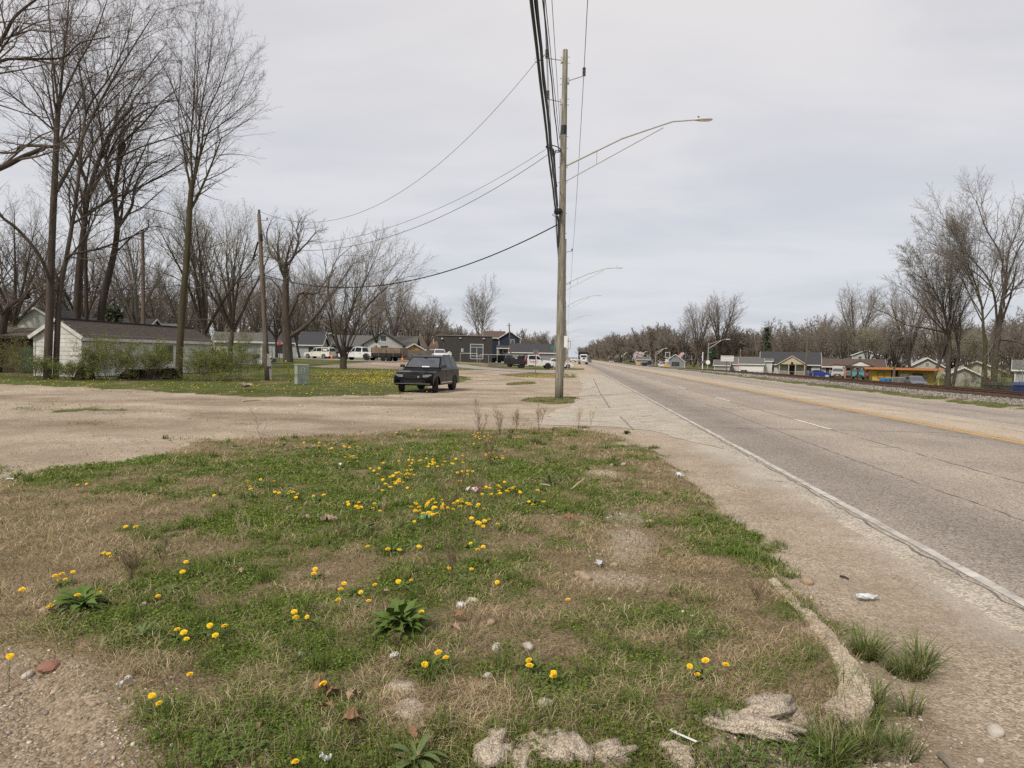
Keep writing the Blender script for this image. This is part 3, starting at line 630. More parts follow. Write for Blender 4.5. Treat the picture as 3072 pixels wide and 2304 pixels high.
# pebbles: bottom left, bare patches, gravel shoulder, the lot
OCTA = (np.array([(1, 0, 0), (-1, 0, 0), (0, 1, 0), (0, -1, 0), (0, 0, 1), (0, 0, -1.)]), np.array([(0, 2, 4), (2, 1, 4), (1, 3, 4), (3, 0, 4), (2, 0, 5), (1, 2, 5), (3, 1, 5), (0, 3, 5)]))
bm = bmesh.new(); bmesh.ops.create_icosphere(bm, subdivisions=1, radius=1); ICO = (np.array([v.co[:] for v in bm.verts]), np.array([[v.index for v in f.verts] for f in bm.faces])); bm.free()
def pebbles(name, X, Y, S, colr, seed=1, ups=.35):
    bv, bf = OCTA if name == 'lot_stones' else ICO
    n = len(X); Z = H(X, Y); a = rn.rand(n) * 6.283
    sx = S * rn.uniform(.7, 1.35, n); sy = S * rn.uniform(.55, 1, n); sz = S * rn.uniform(.35, .75, n)
    P = bv[None] * (1 + rn.uniform(-.2, .2, (n, len(bv), 1)))
    px, py, pz = P[..., 0] * sx[:, None], P[..., 1] * sy[:, None], P[..., 2] * sz[:, None]
    ca, sa = np.cos(a)[:, None], np.sin(a)[:, None]
    V = np.stack([px * ca - py * sa + X[:, None], px * sa + py * ca + Y[:, None], pz + Z[:, None] + sz[:, None] * ups], -1).reshape(-1, 3)
    F = (bf[None] + (np.arange(n) * len(bv))[:, None, None]).reshape(-1, 3)
    return np_mesh(name, V, None, F, PEBM, col=np.repeat(colr, len(bv), 0), kind='stuff')
PB = [(.38, .32, .24), (.26, .21, .15), (.50, .43, .34), (.18, .14, .11), (.58, .53, .46), (.32, .29, .26), (.34, .25, .16)]
X, Y, D = sample_polar(90000, 2.4, 13)
c, g, s, isl, lawn = zones(X, Y)
n6 = fbm(X * 1.1 + 60, Y * 1.1, 3)
bare = field(X, Y, BARE)
p = (1 - c) * np.where(D < 6, .5, .22) * sst(n6, .25, .6) * ((X < 1.9) | (Y < 3)) + np.clip(bare, 0, 1) * .25
p = np.where(X > lbx(4) + 10, 0, p); p = np.where(X > 2.6, p * .8, p)
k = (rn.rand(len(X)) < p * .62) & (X < 4.2)
x, y, d = X[k], Y[k], D[k]; n = len(x)
pebbles('loose_pebbles', x, y, np.exp(rn.normal(-5.0, .42, n)) * np.maximum(1, d / 4.5) ** .55, pal(n, PB))
X, Y, D = sample_polar(30000, 8, 36)
c, g, s, isl, lawn = zones(X, Y); k = (rn.rand(len(X)) < (1 - c) * .42 * sst(fbm(X * .8, Y * .8, 4), .3, .62)) & (X < 1.0)
x, y, d = X[k], Y[k], D[k]; n = len(x)
pebbles('lot_stones', x, y, np.exp(rn.normal(-4.55, .4, n)) * np.maximum(1, d / 12) ** .7, pal(n, PB), ups=.1)
# ---------------------------------------------------------------- dandelions
YM = M('dandelion_yellow', (.84, .60, .03), (.80, .52, .02), 60, .7, spec=.15)
YO = M('dandelion_centre', (.86, .48, .015), (.78, .40, .01), 60, .8, spec=.1)
STEMM = M('dandelion_stem', (.16, .20, .06), (.12, .13, .05), 10, .6)
LEAFM = M('dandelion_leaf', (.12, .175, .035), (.07, .115, .024), 25, .55, spec=.2)
PLAM = M('plantain_leaf', (.13, .17, .055), (.08, .115, .036), 18, .55, spec=.2, stretch=(1, 1, .3))
rs = random.Random(21)
def head_mesh(r=.021, seed=0, n=20, tilt=(0, 0)):
    rs = random.Random(seed); mb = MB(); mt = Matrix.Rotation(tilt[0], 3, 'X') @ Matrix.Rotation(tilt[1], 3, 'Y')
    for ring_, (r0, r1, z0, z1) in enumerate([(.1, 1.0, 0, .10), (.1, .85, .1, .32), (.05, .62, .2, .48), (0, .36, .3, .58)]):
        m = int(n * (1 - .16 * ring_)); mi_ = 1 if ring_ == 3 else 0
        for i in range(m):
            a = 6.283 * (i + rs.random() * .5) / m; rr = r1 * r * rs.uniform(.86, 1.06); wd = 3.0 * rr / m
            c_, s_ = math.cos(a), math.sin(a)
            P = [(r0 * r, -wd * .3, z0 * r), (r0 * r, wd * .3, z0 * r), (rr, wd, z1 * r), (rr, -wd, z1 * r)]
            mb.add([mt @ Vector((x * c_ - y * s_, x * s_ + y * c_, z)) for x, y, z in P], [(0, 1, 2, 3)], mi_)
    return mb
HEADS = []
def dandelion(p, hgt, r, k, label, group, near):
    """one flower: head and stem"""
    t = thing('dandelion', label, 'dandelion', p, rs.uniform(-.9, .9), group)
    o = bpy.data.objects.new('flower_head', HEADM[k % len(HEADM)]); COL.objects.link(o); o.parent = t; o.location = (.008, 0, hgt); o.scale = (r / .023, r / .023, r / .030)
    o = bpy.data.objects.new('stem', STEMESH); COL.objects.link(o); o.parent = t; o.scale = (1, 1, hgt / .1)
    return t
HEADM = []
for k in range(6):
    o = head_mesh(seed=k, tilt=(R((6, 38, 20, 50, 12, 30)[k]), R(random.Random(k + 9).uniform(-20, 20)))).build('flower_head', [YM, YO]); HEADM.append(o.data); bpy.data.objects.remove(o)
o = MB().tube([(0, 0, -.01), (.004, .001, .05), (.008, 0, .098)], [.0026, .0022, .0019], 5).build('stem', STEMM); STEMESH = o.data; bpy.data.objects.remove(o)
def leaf_blade(mb, L, W, a, up, rs, lobed=False, fold=.25):
    """arching leaf from the origin, n cross sections"""
    n = 7; ca, sa = math.cos(a), math.sin(a); P = []
    x = z = 0; ang = up
    for i in range(n + 1):
        q = i / n; ww = W * (math.sin(math.pi * min(1, q * .92 + .06)) ** .7) * (.35 + .65 * q if not lobed else .3 + .7 * q)
        if lobed: ww *= (1.2 if i % 2 else .5)
        if i == n: ww = .0004
        P.append((x, z, ww, ang)); x += math.cos(ang) * L / n; z += math.sin(ang) * L / n; ang -= rs.uniform(.12, .30)
    vs = []
    for x, z, ww, ang in P:
        for s_ in (-1, 0, 1):
            yy = s_ * ww; zz = z + abs(s_) * ww * fold
            vs.append((x * ca - yy * sa, x * sa + yy * ca, zz))
    fs = [(i * 3 + j, i * 3 + j + 1, (i + 1) * 3 + j + 1, (i + 1) * 3 + j) for i in range(n) for j in (0, 1)]
    mb.add(vs, fs)
def rosette(name, label, cat, p, n, L, W, mat, lobed=False, up=(.3, 1.1), parts=True, group=None):
    t = thing(name, label, cat, p, 0, group)
    if parts:
        protos = []
        for k in range(4):
            mb = MB(); leaf_blade(mb, 1, W / L, 0, rs.uniform(*up), rs, lobed); o = mb.build('leaf', mat, smooth=True); protos.append(o.data); bpy.data.objects.remove(o)
        for i in range(n):
            o = bpy.data.objects.new('leaf', protos[i % 4]); COL.objects.link(o); o.parent = t
            s_ = L * rs.uniform(.6, 1.1); o.scale = (s_,) * 3; o.rotation_euler = (rs.uniform(-.5, .5), rs.uniform(-.75, .25), 6.283 * (i + rs.random()) / n * 2.6)
    else:
        mb = MB()
        for i in range(n): leaf_blade(mb, L * rs.uniform(.6, 1.1), W, 6.283 * i / n * 2.6 + rs.random(), rs.uniform(*up), rs, lobed)
        mb.build('leaves', mat, t, smooth=True)
    return t
NEARF = [(182,1722),(215,1716),(162,1727),(175,1738),(193,1738),(224,1766),(229,1786),(253,1769),(273,1793),(293,1778),(188,1795),(149,1815),(142,1822),(166,1807),(62,1769),(25,1969),(470,1789),(544,1716),(528,1888),(548,1897),(555,1917),(626,1876),(672,1877),(641,1906),(566,2022),(451,2087),(476,2108),
 (943,1707),(939,1721),(1029,1751),(1019,1768),(1080,1776),(1123,1753),(1192,1744),(1231,1740),(1012,1798),(1103,1803),(879,1835),(884,1852),(919,1850),(1172,1838),(1260,1836),(1170,1880),(1195,1890),(1313,1956),(1270,1994),(1333,1972),(967,2050),(885,2282),(1344,1705),(1411,1707),(1489,1746),
 (1701,1798),(1584,1979),(1585,1997),(1656,2017),(1657,2026),(2065,1999),(2087,2022),(2112,1980),(2175,1995),(555,1686),(405,1580),(640,1486),(310,1660),(322,1662),(332,1670),(375,1580),(230,1455),(258,1452),(285,1456),(1240,1565)]
SPOT = {0: 'top left bunch of the big left-hand clump', 24: 'alone in clover left of the centre', 25: 'left of the pair near the bottom left gravel', 26: 'right and lower of the pair near the bottom left gravel', 42: 'left of the pair on the big dandelion plant', 43: 'right of the pair on the big dandelion plant',
        45: 'low behind the white wrapper and the big dandelion plant', 47: 'alone above the curled brown leaves', 48: 'at the very bottom edge, left of the plantain', 57: 'leftmost of the four near the kerb corner', 58: 'lowest of the four near the kerb corner', 59: 'topmost of the four near the kerb corner', 60: 'rightmost of the four near the kerb corner', 15: 'alone at the left edge by the gravel', 52: 'alone in thin grass right of the centre', 51: 'alone right of the pair in the middle'}
ORD = 'leftmost second third fourth fifth sixth seventh eighth ninth tenth eleventh twelfth thirteenth fourteenth fifteenth sixteenth seventeenth eighteenth nineteenth twentieth twenty-first twenty-second twenty-third twenty-fourth twenty-fifth twenty-sixth'.split()
def ordl(k, n): return 'leftmost' if k == 0 else ('rightmost' if k == n - 1 else ORD[k] + ' from the left')
def bunch(idx, where, pts=None):
    pts = pts or NEARF; o = sorted(idx, key=lambda q: (pts[q][0], pts[q][1])); return {q: 'yellow dandelion, %s %s' % (ordl(k, len(o)), where) for k, q in enumerate(o)}
LB = {}; CENT = []
for idx, where in [(range(0, 6), 'of the upper bunch in the left-hand clump'), (range(6, 15), 'of the lower bunch in the left-hand clump'), ((16, 17), 'of two small flowers right of the low bare weed'), ((18, 19, 20), 'of three flowers in the dark clover at left'), ((21, 22, 23), 'of three flowers right of the narrow-leaved rosette'), ((27, 28), 'of the close pair right of the sheaf of straw'),
        (range(29, 33), 'of the scattered row above the largest plant'), ((33, 34), 'of the pair above right of the largest plant'), ((35, 36), 'of the pair left above the largest plant'), ((37, 38, 39), 'of three flowers left of the largest plant'), ((40, 41), 'of two half-open flowers at the back of the largest plant'), ((44, 46), 'of the pair right of the small white wrapper'),
        ((49, 50), 'of the pair over the green tufts in the middle'), ((53, 54), 'of two small flowers left of the stacked pair'), ((55, 56), 'of the stacked pair at lower centre'), ((61, 62, 63), 'of single flowers on the brown slope at left'), ((64, 65, 66, 67), 'of a tiny row beside the low bare weed'), ((68, 69, 70), 'of the row in the upper left strip')]:
    idx = [q for q in idx if q < len(NEARF)]; LB.update(bunch(idx, where)); CENT.append((sum(NEARF[q][0] for q in idx) / len(idx), sum(NEARF[q][1] for q in idx) / len(idx) + 22, where))
for i, (px, py) in enumerate(NEARF):
    hg = rs.uniform(.04, .10) if py < 1900 else rs.uniform(.05, .09)
    p = gp(px, py, .10 + hg); z = h(p.x, p.y)
    hg = max(.03, hg + .10 - z)
    lab = 'yellow dandelion flower ' + SPOT[i] if i in SPOT else LB.get(i, 'yellow dandelion flower alone at the edge of the thick patch' if i == 71 else 'yellow dandelion flower in straw by the leaf litter')
    dandelion((p.x, p.y, z), hg, rs.uniform(.018, .025), i, lab, 'dandelions in the near grass', True)
CL = [(1290,1385,55,12,24,'the far bunch behind the dark stalks'),(1210,1435,42,20,26,'the thickest bunch of the middle patch'),(1370,1420,30,10,6,'the thin row above the red and white wrapper'),(1060,1375,25,6,7,'the flat row behind the white crumpled paper'),(1120,1415,15,6,4,'the few left of the thickest bunch'),(950,1340,30,10,5,'the farthest left row near the gravel'),(780,1450,20,8,7,'the bunch beside the dark clump at left'),(865,1482,20,6,6,'the low bunch left of the brown paper'),(940,1495,20,5,3,'the three above the brown paper'),(1075,1505,26,10,8,'the bunch over the straw above the dark rosette'),
      (1130,1520,20,8,4,'the four left of the green bag'),(1270,1520,32,12,13,'the bunch just behind the green bag'),(1320,1510,28,12,11,'the bunch right behind the green bag'),(1400,1515,25,10,11,'the bunch below the red and white wrapper'),(1290,1545,18,8,6,'the small bunch at the green bag'),(1440,1560,25,12,10,'the bunch right of the dense brown stalks'),(1470,1470,30,10,11,'the bunch right of the food wrapper'),(1530,1465,33,9,12,'the rightmost bunch by the wide tuft'),(1440,1310,40,12,14,'the far bunch under the reddish stalks'),(1480,1370,25,8,9,'the bunch left of the rushy tuft'),
      (1180,1650,40,8,3,'the row on the straw mat'),(1250,1635,16,5,2,'the pair beside the white scrap on straw'),(1425,1635,20,8,3,'the three below the dense brown stalks'),(1600,1505,20,5,3,'the last three before the stony strip'),(1000,1330,60,15,7,'the scattered far left flowers'),(1120,1345,50,8,6,'the scattered flowers in the far green strip'),(1200,1300,60,6,3,'the farthest three at the gravel edge')]
for px, py, where in CENT: rosette('dandelion_plant', 'leaf rosette under the group ' + where, 'dandelion plant', gH(px, py), 22, .12, .016, LEAFM, True, (.2, .9), False, 'small dandelion rosettes')
for px, py, sx, sy, n, where in CL:
    rosette('dandelion_plant', 'leaf rosette beneath ' + where, 'dandelion plant', gH(px, py + 6), 26, .15, .022, LEAFM, True, (.3, 1.0), False, 'small dandelion rosettes')
    pts = sorted((px + rs.gauss(0, sx), py + rs.gauss(0, sy)) for _ in range(n))
    for i, (qx, qy) in enumerate(pts):
        hg = rs.uniform(.06, .12); p = gp(qx, qy, .10 + hg)
        dandelion((p.x, p.y, h(p.x, p.y)), hg, rs.uniform(.020, .027), rs.randrange(6), 'yellow dandelion, %s in %s' % (ordl(i, n), where), 'dandelions of the middle patch', False)
def scatter_yellow(name, P, S):
    n = len(P[0]); X, Y = P; Z = H(X, Y) + rn.uniform(.05, .13, n); V = []; 
    ang = np.arange(6) * math.pi / 3
    V = np.stack([X[:, None] + np.cos(ang) * S[:, None], Y[:, None] + np.sin(ang) * S[:, None], np.repeat(Z[:, None], 6, 1)], -1)
    top = np.stack([X, Y, Z + S * .7], -1)[:, None]; V = np.concatenate([V, top], 1).reshape(-1, 3)
    i = np.arange(n)[:, None] * 7; F = np.concatenate([np.concatenate([i + j, i + (j + 1) % 6, i + 6], 1) for j in range(6)])
    return np_mesh(name, V, None, F, YM, kind='stuff')
xs, ys_ = [], []
for px, py, sx, sy, n in [(1130,1130,75,10,700),(1010,1128,50,7,200),(1190,1120,50,5,200),(1000,1160,150,12,70),(700,1150,200,14,50),(300,1150,250,10,45),(1650,1127,50,3,170),(1590,1130,40,3,60),(1420,1130,20,5,30),(400,1165,250,8,35)]:
    for i in range(n):
        p = gp(px + rs.gauss(0, sx), py + rs.gauss(0, sy), 0.1); xs.append(p.x); ys_.append(p.y)
scatter_yellow('dandelion_flowers', (np.array(xs), np.array(ys_)), rn.uniform(.022, .036, len(xs)))
# leafy plants
for px, py, n, L, W, lob, kind in [(1200, 1905, 120, .25, .034, True, 'd'), (240, 1830, 90, .21, .032, True, 'd'), (1245, 2290, 26, .16, .022, False, 'p'), (1290, 2010, 16, .12, .014, True, 'd'), (930, 1880, 14, .12, .014, True, 'd'),
        (430, 1915, 16, .13, .016, False, 'p2'), (2105, 2040, 20, .14, .016, True, 'd'), (1600, 2020, 16, .13, .015, True, 'd'), (500, 2130, 16, .13, .016, True, 'd'), (1100, 1590, 26, .14, .02, False, 'p2'), (1400, 1760, 16, .13, .012, True, 'd'), (1240, 1775, 14, .10, .014, True, 'd'),
        (760, 1500, 20, .14, .018, True, 'd'), (850, 1340, 18, .15, .02, True, 'd'), (2110, 1915, 14, .13, .012, False, 'p2'), (1650, 1455, 22, .22, .018, False, 'p2'), (1880, 1302, 30, .14, .03, False, 'w')]:
    p = gH(px, py)
    names = {'d': ('dandelion_plant', 'dandelion plant'), 'p': ('plantain_plant', 'plantain'), 'p2': ('plantain_plant', 'plantain'), 'w': ('leafy_weed', 'weed')}[kind]
    lab = {1200: 'large leafy dandelion plant carrying two flowers side by side', 240: 'leafy dandelion plant under the flower clump at left', 1245: 'plantain with long pointed leaves at the bottom edge of the lawn', 1290: 'small dandelion plant right of and below the largest one', 930: 'small dandelion plant with three flowers left of the largest one',
           430: 'grey-green narrow-leaved rosette right of the big left dandelion clump', 2105: 'dandelion plant under the four flowers near the kerb corner', 1600: 'dandelion plant left of two stacked flowers', 500: 'dandelion plant beside the flower pair near the bottom left gravel', 1100: 'dense green rosette below the brown paper scraps', 1400: 'tufted dandelion plant under two flowers in the middle',
           1240: 'small dandelion rosette above the largest plant', 760: 'dark dandelion clump at the left side of the green area', 850: 'dark leafy clump near the gravel edge', 2110: 'narrow-leaved rosette right of centre in thin grass', 1650: 'tall-leaved clump beside a bleached stick', 1880: 'low dark leafy weed at the tip of the grass by the shoulder'}[px]
    rosette(names[0], lab, names[1], p, n, L, W, LEAFM if kind in 'd' else PLAM, lob)
# tall grass tufts
TUFTM = attr_mat('tuft_grass', rough=.55, spec=.3, trl=.25)
def tuft(label, p, n, L, spread, W, cols=GR, name='grass_tuft', group=None, rz=0):
    V = []; Q = []; T = []; C = []; SC = [(rs.gauss(0, spread * .75), rs.gauss(0, spread * .75), rs.uniform(.45, 1.1)) for _ in range(7)]
    for i in range(n):
        sx_, sy_, sl_ = SC[rs.randrange(7)]; a = rs.random() * 6.283; r0 = spread * .45 * math.sqrt(rs.random()); x0, y0 = sx_ + r0 * math.cos(a), sy_ + r0 * math.sin(a); l = L * sl_ * rs.uniform(.4, 1.15)
        b = a + rs.gauss(0, .6); ang = rs.uniform(.6, 1.5) ; w_ = W * rs.uniform(.6, 1.1); x = y = z = 0; base = len(V); col = np.array(cols[rs.randrange(len(cols))]) * rs.uniform(.8, 1.3); tw = b + 1.57 + rs.uniform(-.5, .5)
        for k in range(4):
            q = k / 3; ww = w_ * (1 - q ** 1.6) + .0003
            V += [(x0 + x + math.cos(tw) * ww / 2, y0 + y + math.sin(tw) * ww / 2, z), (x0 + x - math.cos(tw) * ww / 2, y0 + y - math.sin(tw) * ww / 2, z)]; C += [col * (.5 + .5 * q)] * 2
            st = l / 3; x += math.cos(b) * math.cos(ang) * st; y += math.sin(b) * math.cos(ang) * st; z += math.sin(ang) * st; ang -= rs.uniform(.15, .5)
        for k in range(3): Q.append((base + 2 * k, base + 2 * k + 1, base + 2 * k + 3, base + 2 * k + 2))
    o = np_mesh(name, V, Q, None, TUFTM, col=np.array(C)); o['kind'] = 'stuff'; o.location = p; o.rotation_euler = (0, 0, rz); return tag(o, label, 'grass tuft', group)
GT = [(.12, .17, .03), (.15, .21, .04), (.09, .135, .025), (.22, .26, .08), (.32, .28, .14)]
for px, py, n, L, sp, lab in [(2655, 2010, 750, .27, .14, 'tallest grass tuft growing in the gravel outside the kerb bend'), (2640, 2120, 380, .24, .11, 'thick blade tuft drooping below the kerb bend'), (2500, 2210, 480, .19, .17, 'grass tuft below the kerb with a bent pale stem'), (2590, 2260, 380, .21, .13, 'loose grass tuft in front of the kerb, closest to the road'),
        (2300, 2275, 420, .14, .22, 'grass tuft at the bottom edge by the clover'), (1960, 2295, 360, .12, .2, 'low grass tuft in front of the broken concrete'), (2260, 1670, 220, .11, .12, 'grass tuft on the right edge above the kerb end'), (2130, 1560, 220, .12, .12, 'long grass tuft halfway up the road side of the grass'), (2210, 1580, 120, .11, .08, 'tuft beside the gravel, right of the longer one'),
        (1955, 1345, 200, .13, .16, 'bright tuft on the right edge near the far end of the grass'), (1745, 1285, 160, .16, .12, 'tuft at the far edge under pale dry stems'), (1610, 1330, 260, .22, .14, 'dark rushy tuft behind the flower patch'), (1850, 1445, 90, .09, .06, 'small dark tuft in the stony strip'), (1830, 1385, 90, .10, .07, 'small tuft above the stony strip'),
        (1690, 1440, 260, .14, .16, 'wide tuft around the bleached stick'), (2050, 1790, 160, .10, .08, 'tuft in the middle of the thin stony grass'), (1330, 2210, 70, .22, .05, 'few long arching blades behind the plantain'), (500, 1990, 160, .10, .08, 'light green tuft left of the lower middle'), (690, 2190, 200, .12, .12, 'broad-bladed tuft in the lower left grass'),
        (720, 1340, 80, .1, .08, 'small tuft near the gravel lot edge'), (1720, 1195, 260, .14, .14, 'bushy tuft on the road side of the utility pole foot'), (1620, 1203, 200, .12, .3, 'low tuft on the left of the utility pole foot'), (1060, 1600, 260, .14, .14, 'dense wide tuft below the brown scraps'), (2140, 2300, 320, .11, .2, 'short tuft at the bottom edge between fork and clover'), (1760, 2300, 300, .10, .2, 'short tuft at the bottom edge before the middle concrete lumps'), (1500, 2302, 240, .11, .18, 'tuft at the bottom edge right of the plantain'), (2430, 2300, 340, .15, .18, 'tuft at the bottom edge right of the big clover'), (2330, 1640, 160, .09, .14, 'low tuft above the upper end of the kerb'), (2550, 2135, -260, .12, .14, 'dry straw tuft lying over the lower end of the kerb'), (2440, 2140, -220, .10, .16, 'dry straw tuft between kerb end and long slab'), (1300, 2130, -260, .09, .14, 'reddish dry tuft around the pale boulder'), (40, 1380 + 350, 0, .1, .1, '')]:
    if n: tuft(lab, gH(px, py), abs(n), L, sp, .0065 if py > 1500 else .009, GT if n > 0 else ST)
# clover clumps with bigger leaves at the bottom
for px, py, n, lab in [(2370, 2250, 150, 'clump of big clover leaves below the kerb'), (2210, 2290, 90, 'clover clump at the bottom edge'), (680, 2260, 160, 'clover clump at the lower left')]:
    p = gH(px, py); mb = MB()
    for i in range(n):
        a = rs.random() * 6.28; r_ = .16 * math.sqrt(rs.random()); x, y, z = r_ * math.cos(a), r_ * math.sin(a) * 1.1, rs.uniform(.02, .06); b = rs.random() * 6.28
        for j in range(3):
            c_ = b + j * 2.094; d_ = .008; q = [(x, y, z)]
            for dd, rr in ((-.7, .8), (-.35, 1.35), (.0, 1.25), (.35, 1.35), (.7, .8)): q.append((x + math.cos(c_ + dd) * .0105 * rr, y + math.sin(c_ + dd) * .0105 * rr, z + .003 * abs(dd) + rs.uniform(-.001, .001)))
            mb.add(q, [(0, 1, 2, 3, 4, 5)])
    o = mb.build('clover_clump', LEAFM); o.location = p; tag(o, lab, 'clover', kind='stuff')
# dry weed stalks
WEED = M('dry_weed_stem', (.20, .145, .09), (.13, .09, .06), 12, .9)
STRM = M('bleached_straw', (.50, .41, .27), (.36, .28, .17), 12, .9)
def weed(p, hgt, label, mat, n=5, spread=.3, tw=7, r=.0022, group='dry weed stalks in the grass'):
    mb = MB()
    for i in range(n):
        a = rs.random() * 6.28; sp = spread * rs.uniform(.2, 1); hh_ = hgt * rs.uniform(.6, 1); P = []
        for k in range(6):
            q = k / 5; P.append((math.cos(a) * sp * q ** 1.3 * hh_ + rs.gauss(0, .006), math.sin(a) * sp * q ** 1.3 * hh_ + rs.gauss(0, .006), hh_ * q))
        mb.tube(P, [r * (1 - .6 * k / 5) for k in range(6)], 4, cap=False)
        for j in range(tw):
            q = rs.uniform(.35, 1); k = min(4, int(q * 5)); b = Vector(P[k]).lerp(Vector(P[k + 1]), q * 5 - k); c_ = rs.random() * 6.28; l = hh_ * rs.uniform(.1, .28)
            e = b + Vector((math.cos(c_) * l * .6, math.sin(c_) * l * .6, l)); m_ = b.lerp(e, .5) + Vector((0, 0, -.1 * l))
            mb.tube([b, m_, e], [r * .55, r * .45, r * .3], 3, cap=False)
            for _ in range(2):
                e2 = m_ + Vector((rs.gauss(0, l * .3), rs.gauss(0, l * .3), l * .4)); mb.tube([m_, e2], [r * .4, r * .25], 3, cap=False)
    o = mb.build('dry_weed', mat); o.location = p; tag(o, label, 'weed', group)
for px, py, hg, n, m_, lab in [(790, 1410, .62, 1, WEED, 'single tall thin dark weed stalk at the left of the green area'), (1440, 1330, .62, 4, WEED, 'leftmost tall reddish weed stalks at the far edge of the grass'), (1500, 1310, .55, 4, WEED, 'reddish weed stalks at the far edge, second from the left'), (1550, 1300, .5, 3, WEED, 'reddish weed stalks at the far edge left of the concrete apron'),
        (1615, 1300, .55, 3, WEED, 'dark seeding weed stalk against the concrete apron'), (1735, 1278, .42, 4, STRM, 'pale feathery stalk rising left of the far tip of the grass'), (1772, 1278, .46, 4, STRM, 'pale feathery stalk rising at the far tip of the grass'), (1380, 1480, .42, 7, WEED, 'bushy brown stalks behind the red and white wrapper'),
        (1340, 1560, .45, 8, WEED, 'dense brown stalks beside the green bag'), (1440, 1520, .45, 6, WEED, 'brown stalks right of the red and white wrapper'), (1355, 1740, .40, 7, WEED, 'tangle of thin stalks in the middle right of the flowers'), (1290, 1700, .34, 5, WEED, 'thin stalks left of the middle tangle'), (1470, 1400, .4, 4, WEED, 'brown stalks in front of the rushy tuft'), (1200, 1400, .25, 3, STRM, 'straw stalks among the flower patch'),
        (395, 1740, .26, 14, WEED, 'low spreading bare weed above the red-brown earth at left'), (490, 1700, .22, 5, WEED, 'single dark upright weed right of the low spreading one'), (1145, 1560, .30, 4, STRM, 'tall straw stalk left of the middle flowers'), (1840, 1560, .1, 3, WEED, 'small dead stalk in the stony strip'), (2270, 1800, .12, 10, WEED, 'wiry dead weed at the kerb end'), (730, 1640, .30, 6, STRM, 'sheaf of bleached straw leaning right, left of the centre'),
        (1190, 1950, .12, 8, WEED, 'dead stems below the largest dandelion plant'), (1440, 2110, .1, 6, STRM, 'bent straw behind the plantain'), (2050, 1930, .1, 8, STRM, 'dry straw knot in the thin grass')]:
    weed(gH(px, py), hg * (1.25 if py < 1420 else 1), lab, m_, n + (3 if py < 1420 and n > 1 else 0), .35 if n < 8 else .8, 10, (.0030 if m_ == STRM else .0034) if py < 1420 else .0024)
# red-brown moss tangle
# ---------------------------------------------------------------- trees
def bark(name, c, c2): return M(name, c, c2, 3.5, .95, bump=.6, bscale=14, stretch=(1, 1, .25), spec=.1)
BK = bark('grey_brown_bark', (.10, .083, .068), (.055, .044, .036)); BKM = bark('mossy_bark', (.09, .077, .045), (.05, .042, .028)); BKG = bark('pale_grey_bark', (.17, .145, .12), (.10, .085, .07)); BKD = bark('dark_bark', (.07, .055, .045), (.038, .03, .025))
TW = M('twig', (.145, .12, .10), (.095, .078, .066), 2, .95, spec=.1); TWR = M('hazed_reddish_twig', (.25, .21, .18), (.16, .135, .115), 2, .95, spec=.1); TWG = M('grey_twig', (.25, .22, .19), (.165, .145, .125), 2, .95, spec=.1)  # reddish twig colour is lightened and greyed to paint in distance haze
BUD = M('spring_bud', (.34, .34, .19), (.26, .26, .13), 3, .8); BLOS = M('blossom', (.70, .60, .60), (.5, .42, .42), 3, .8)
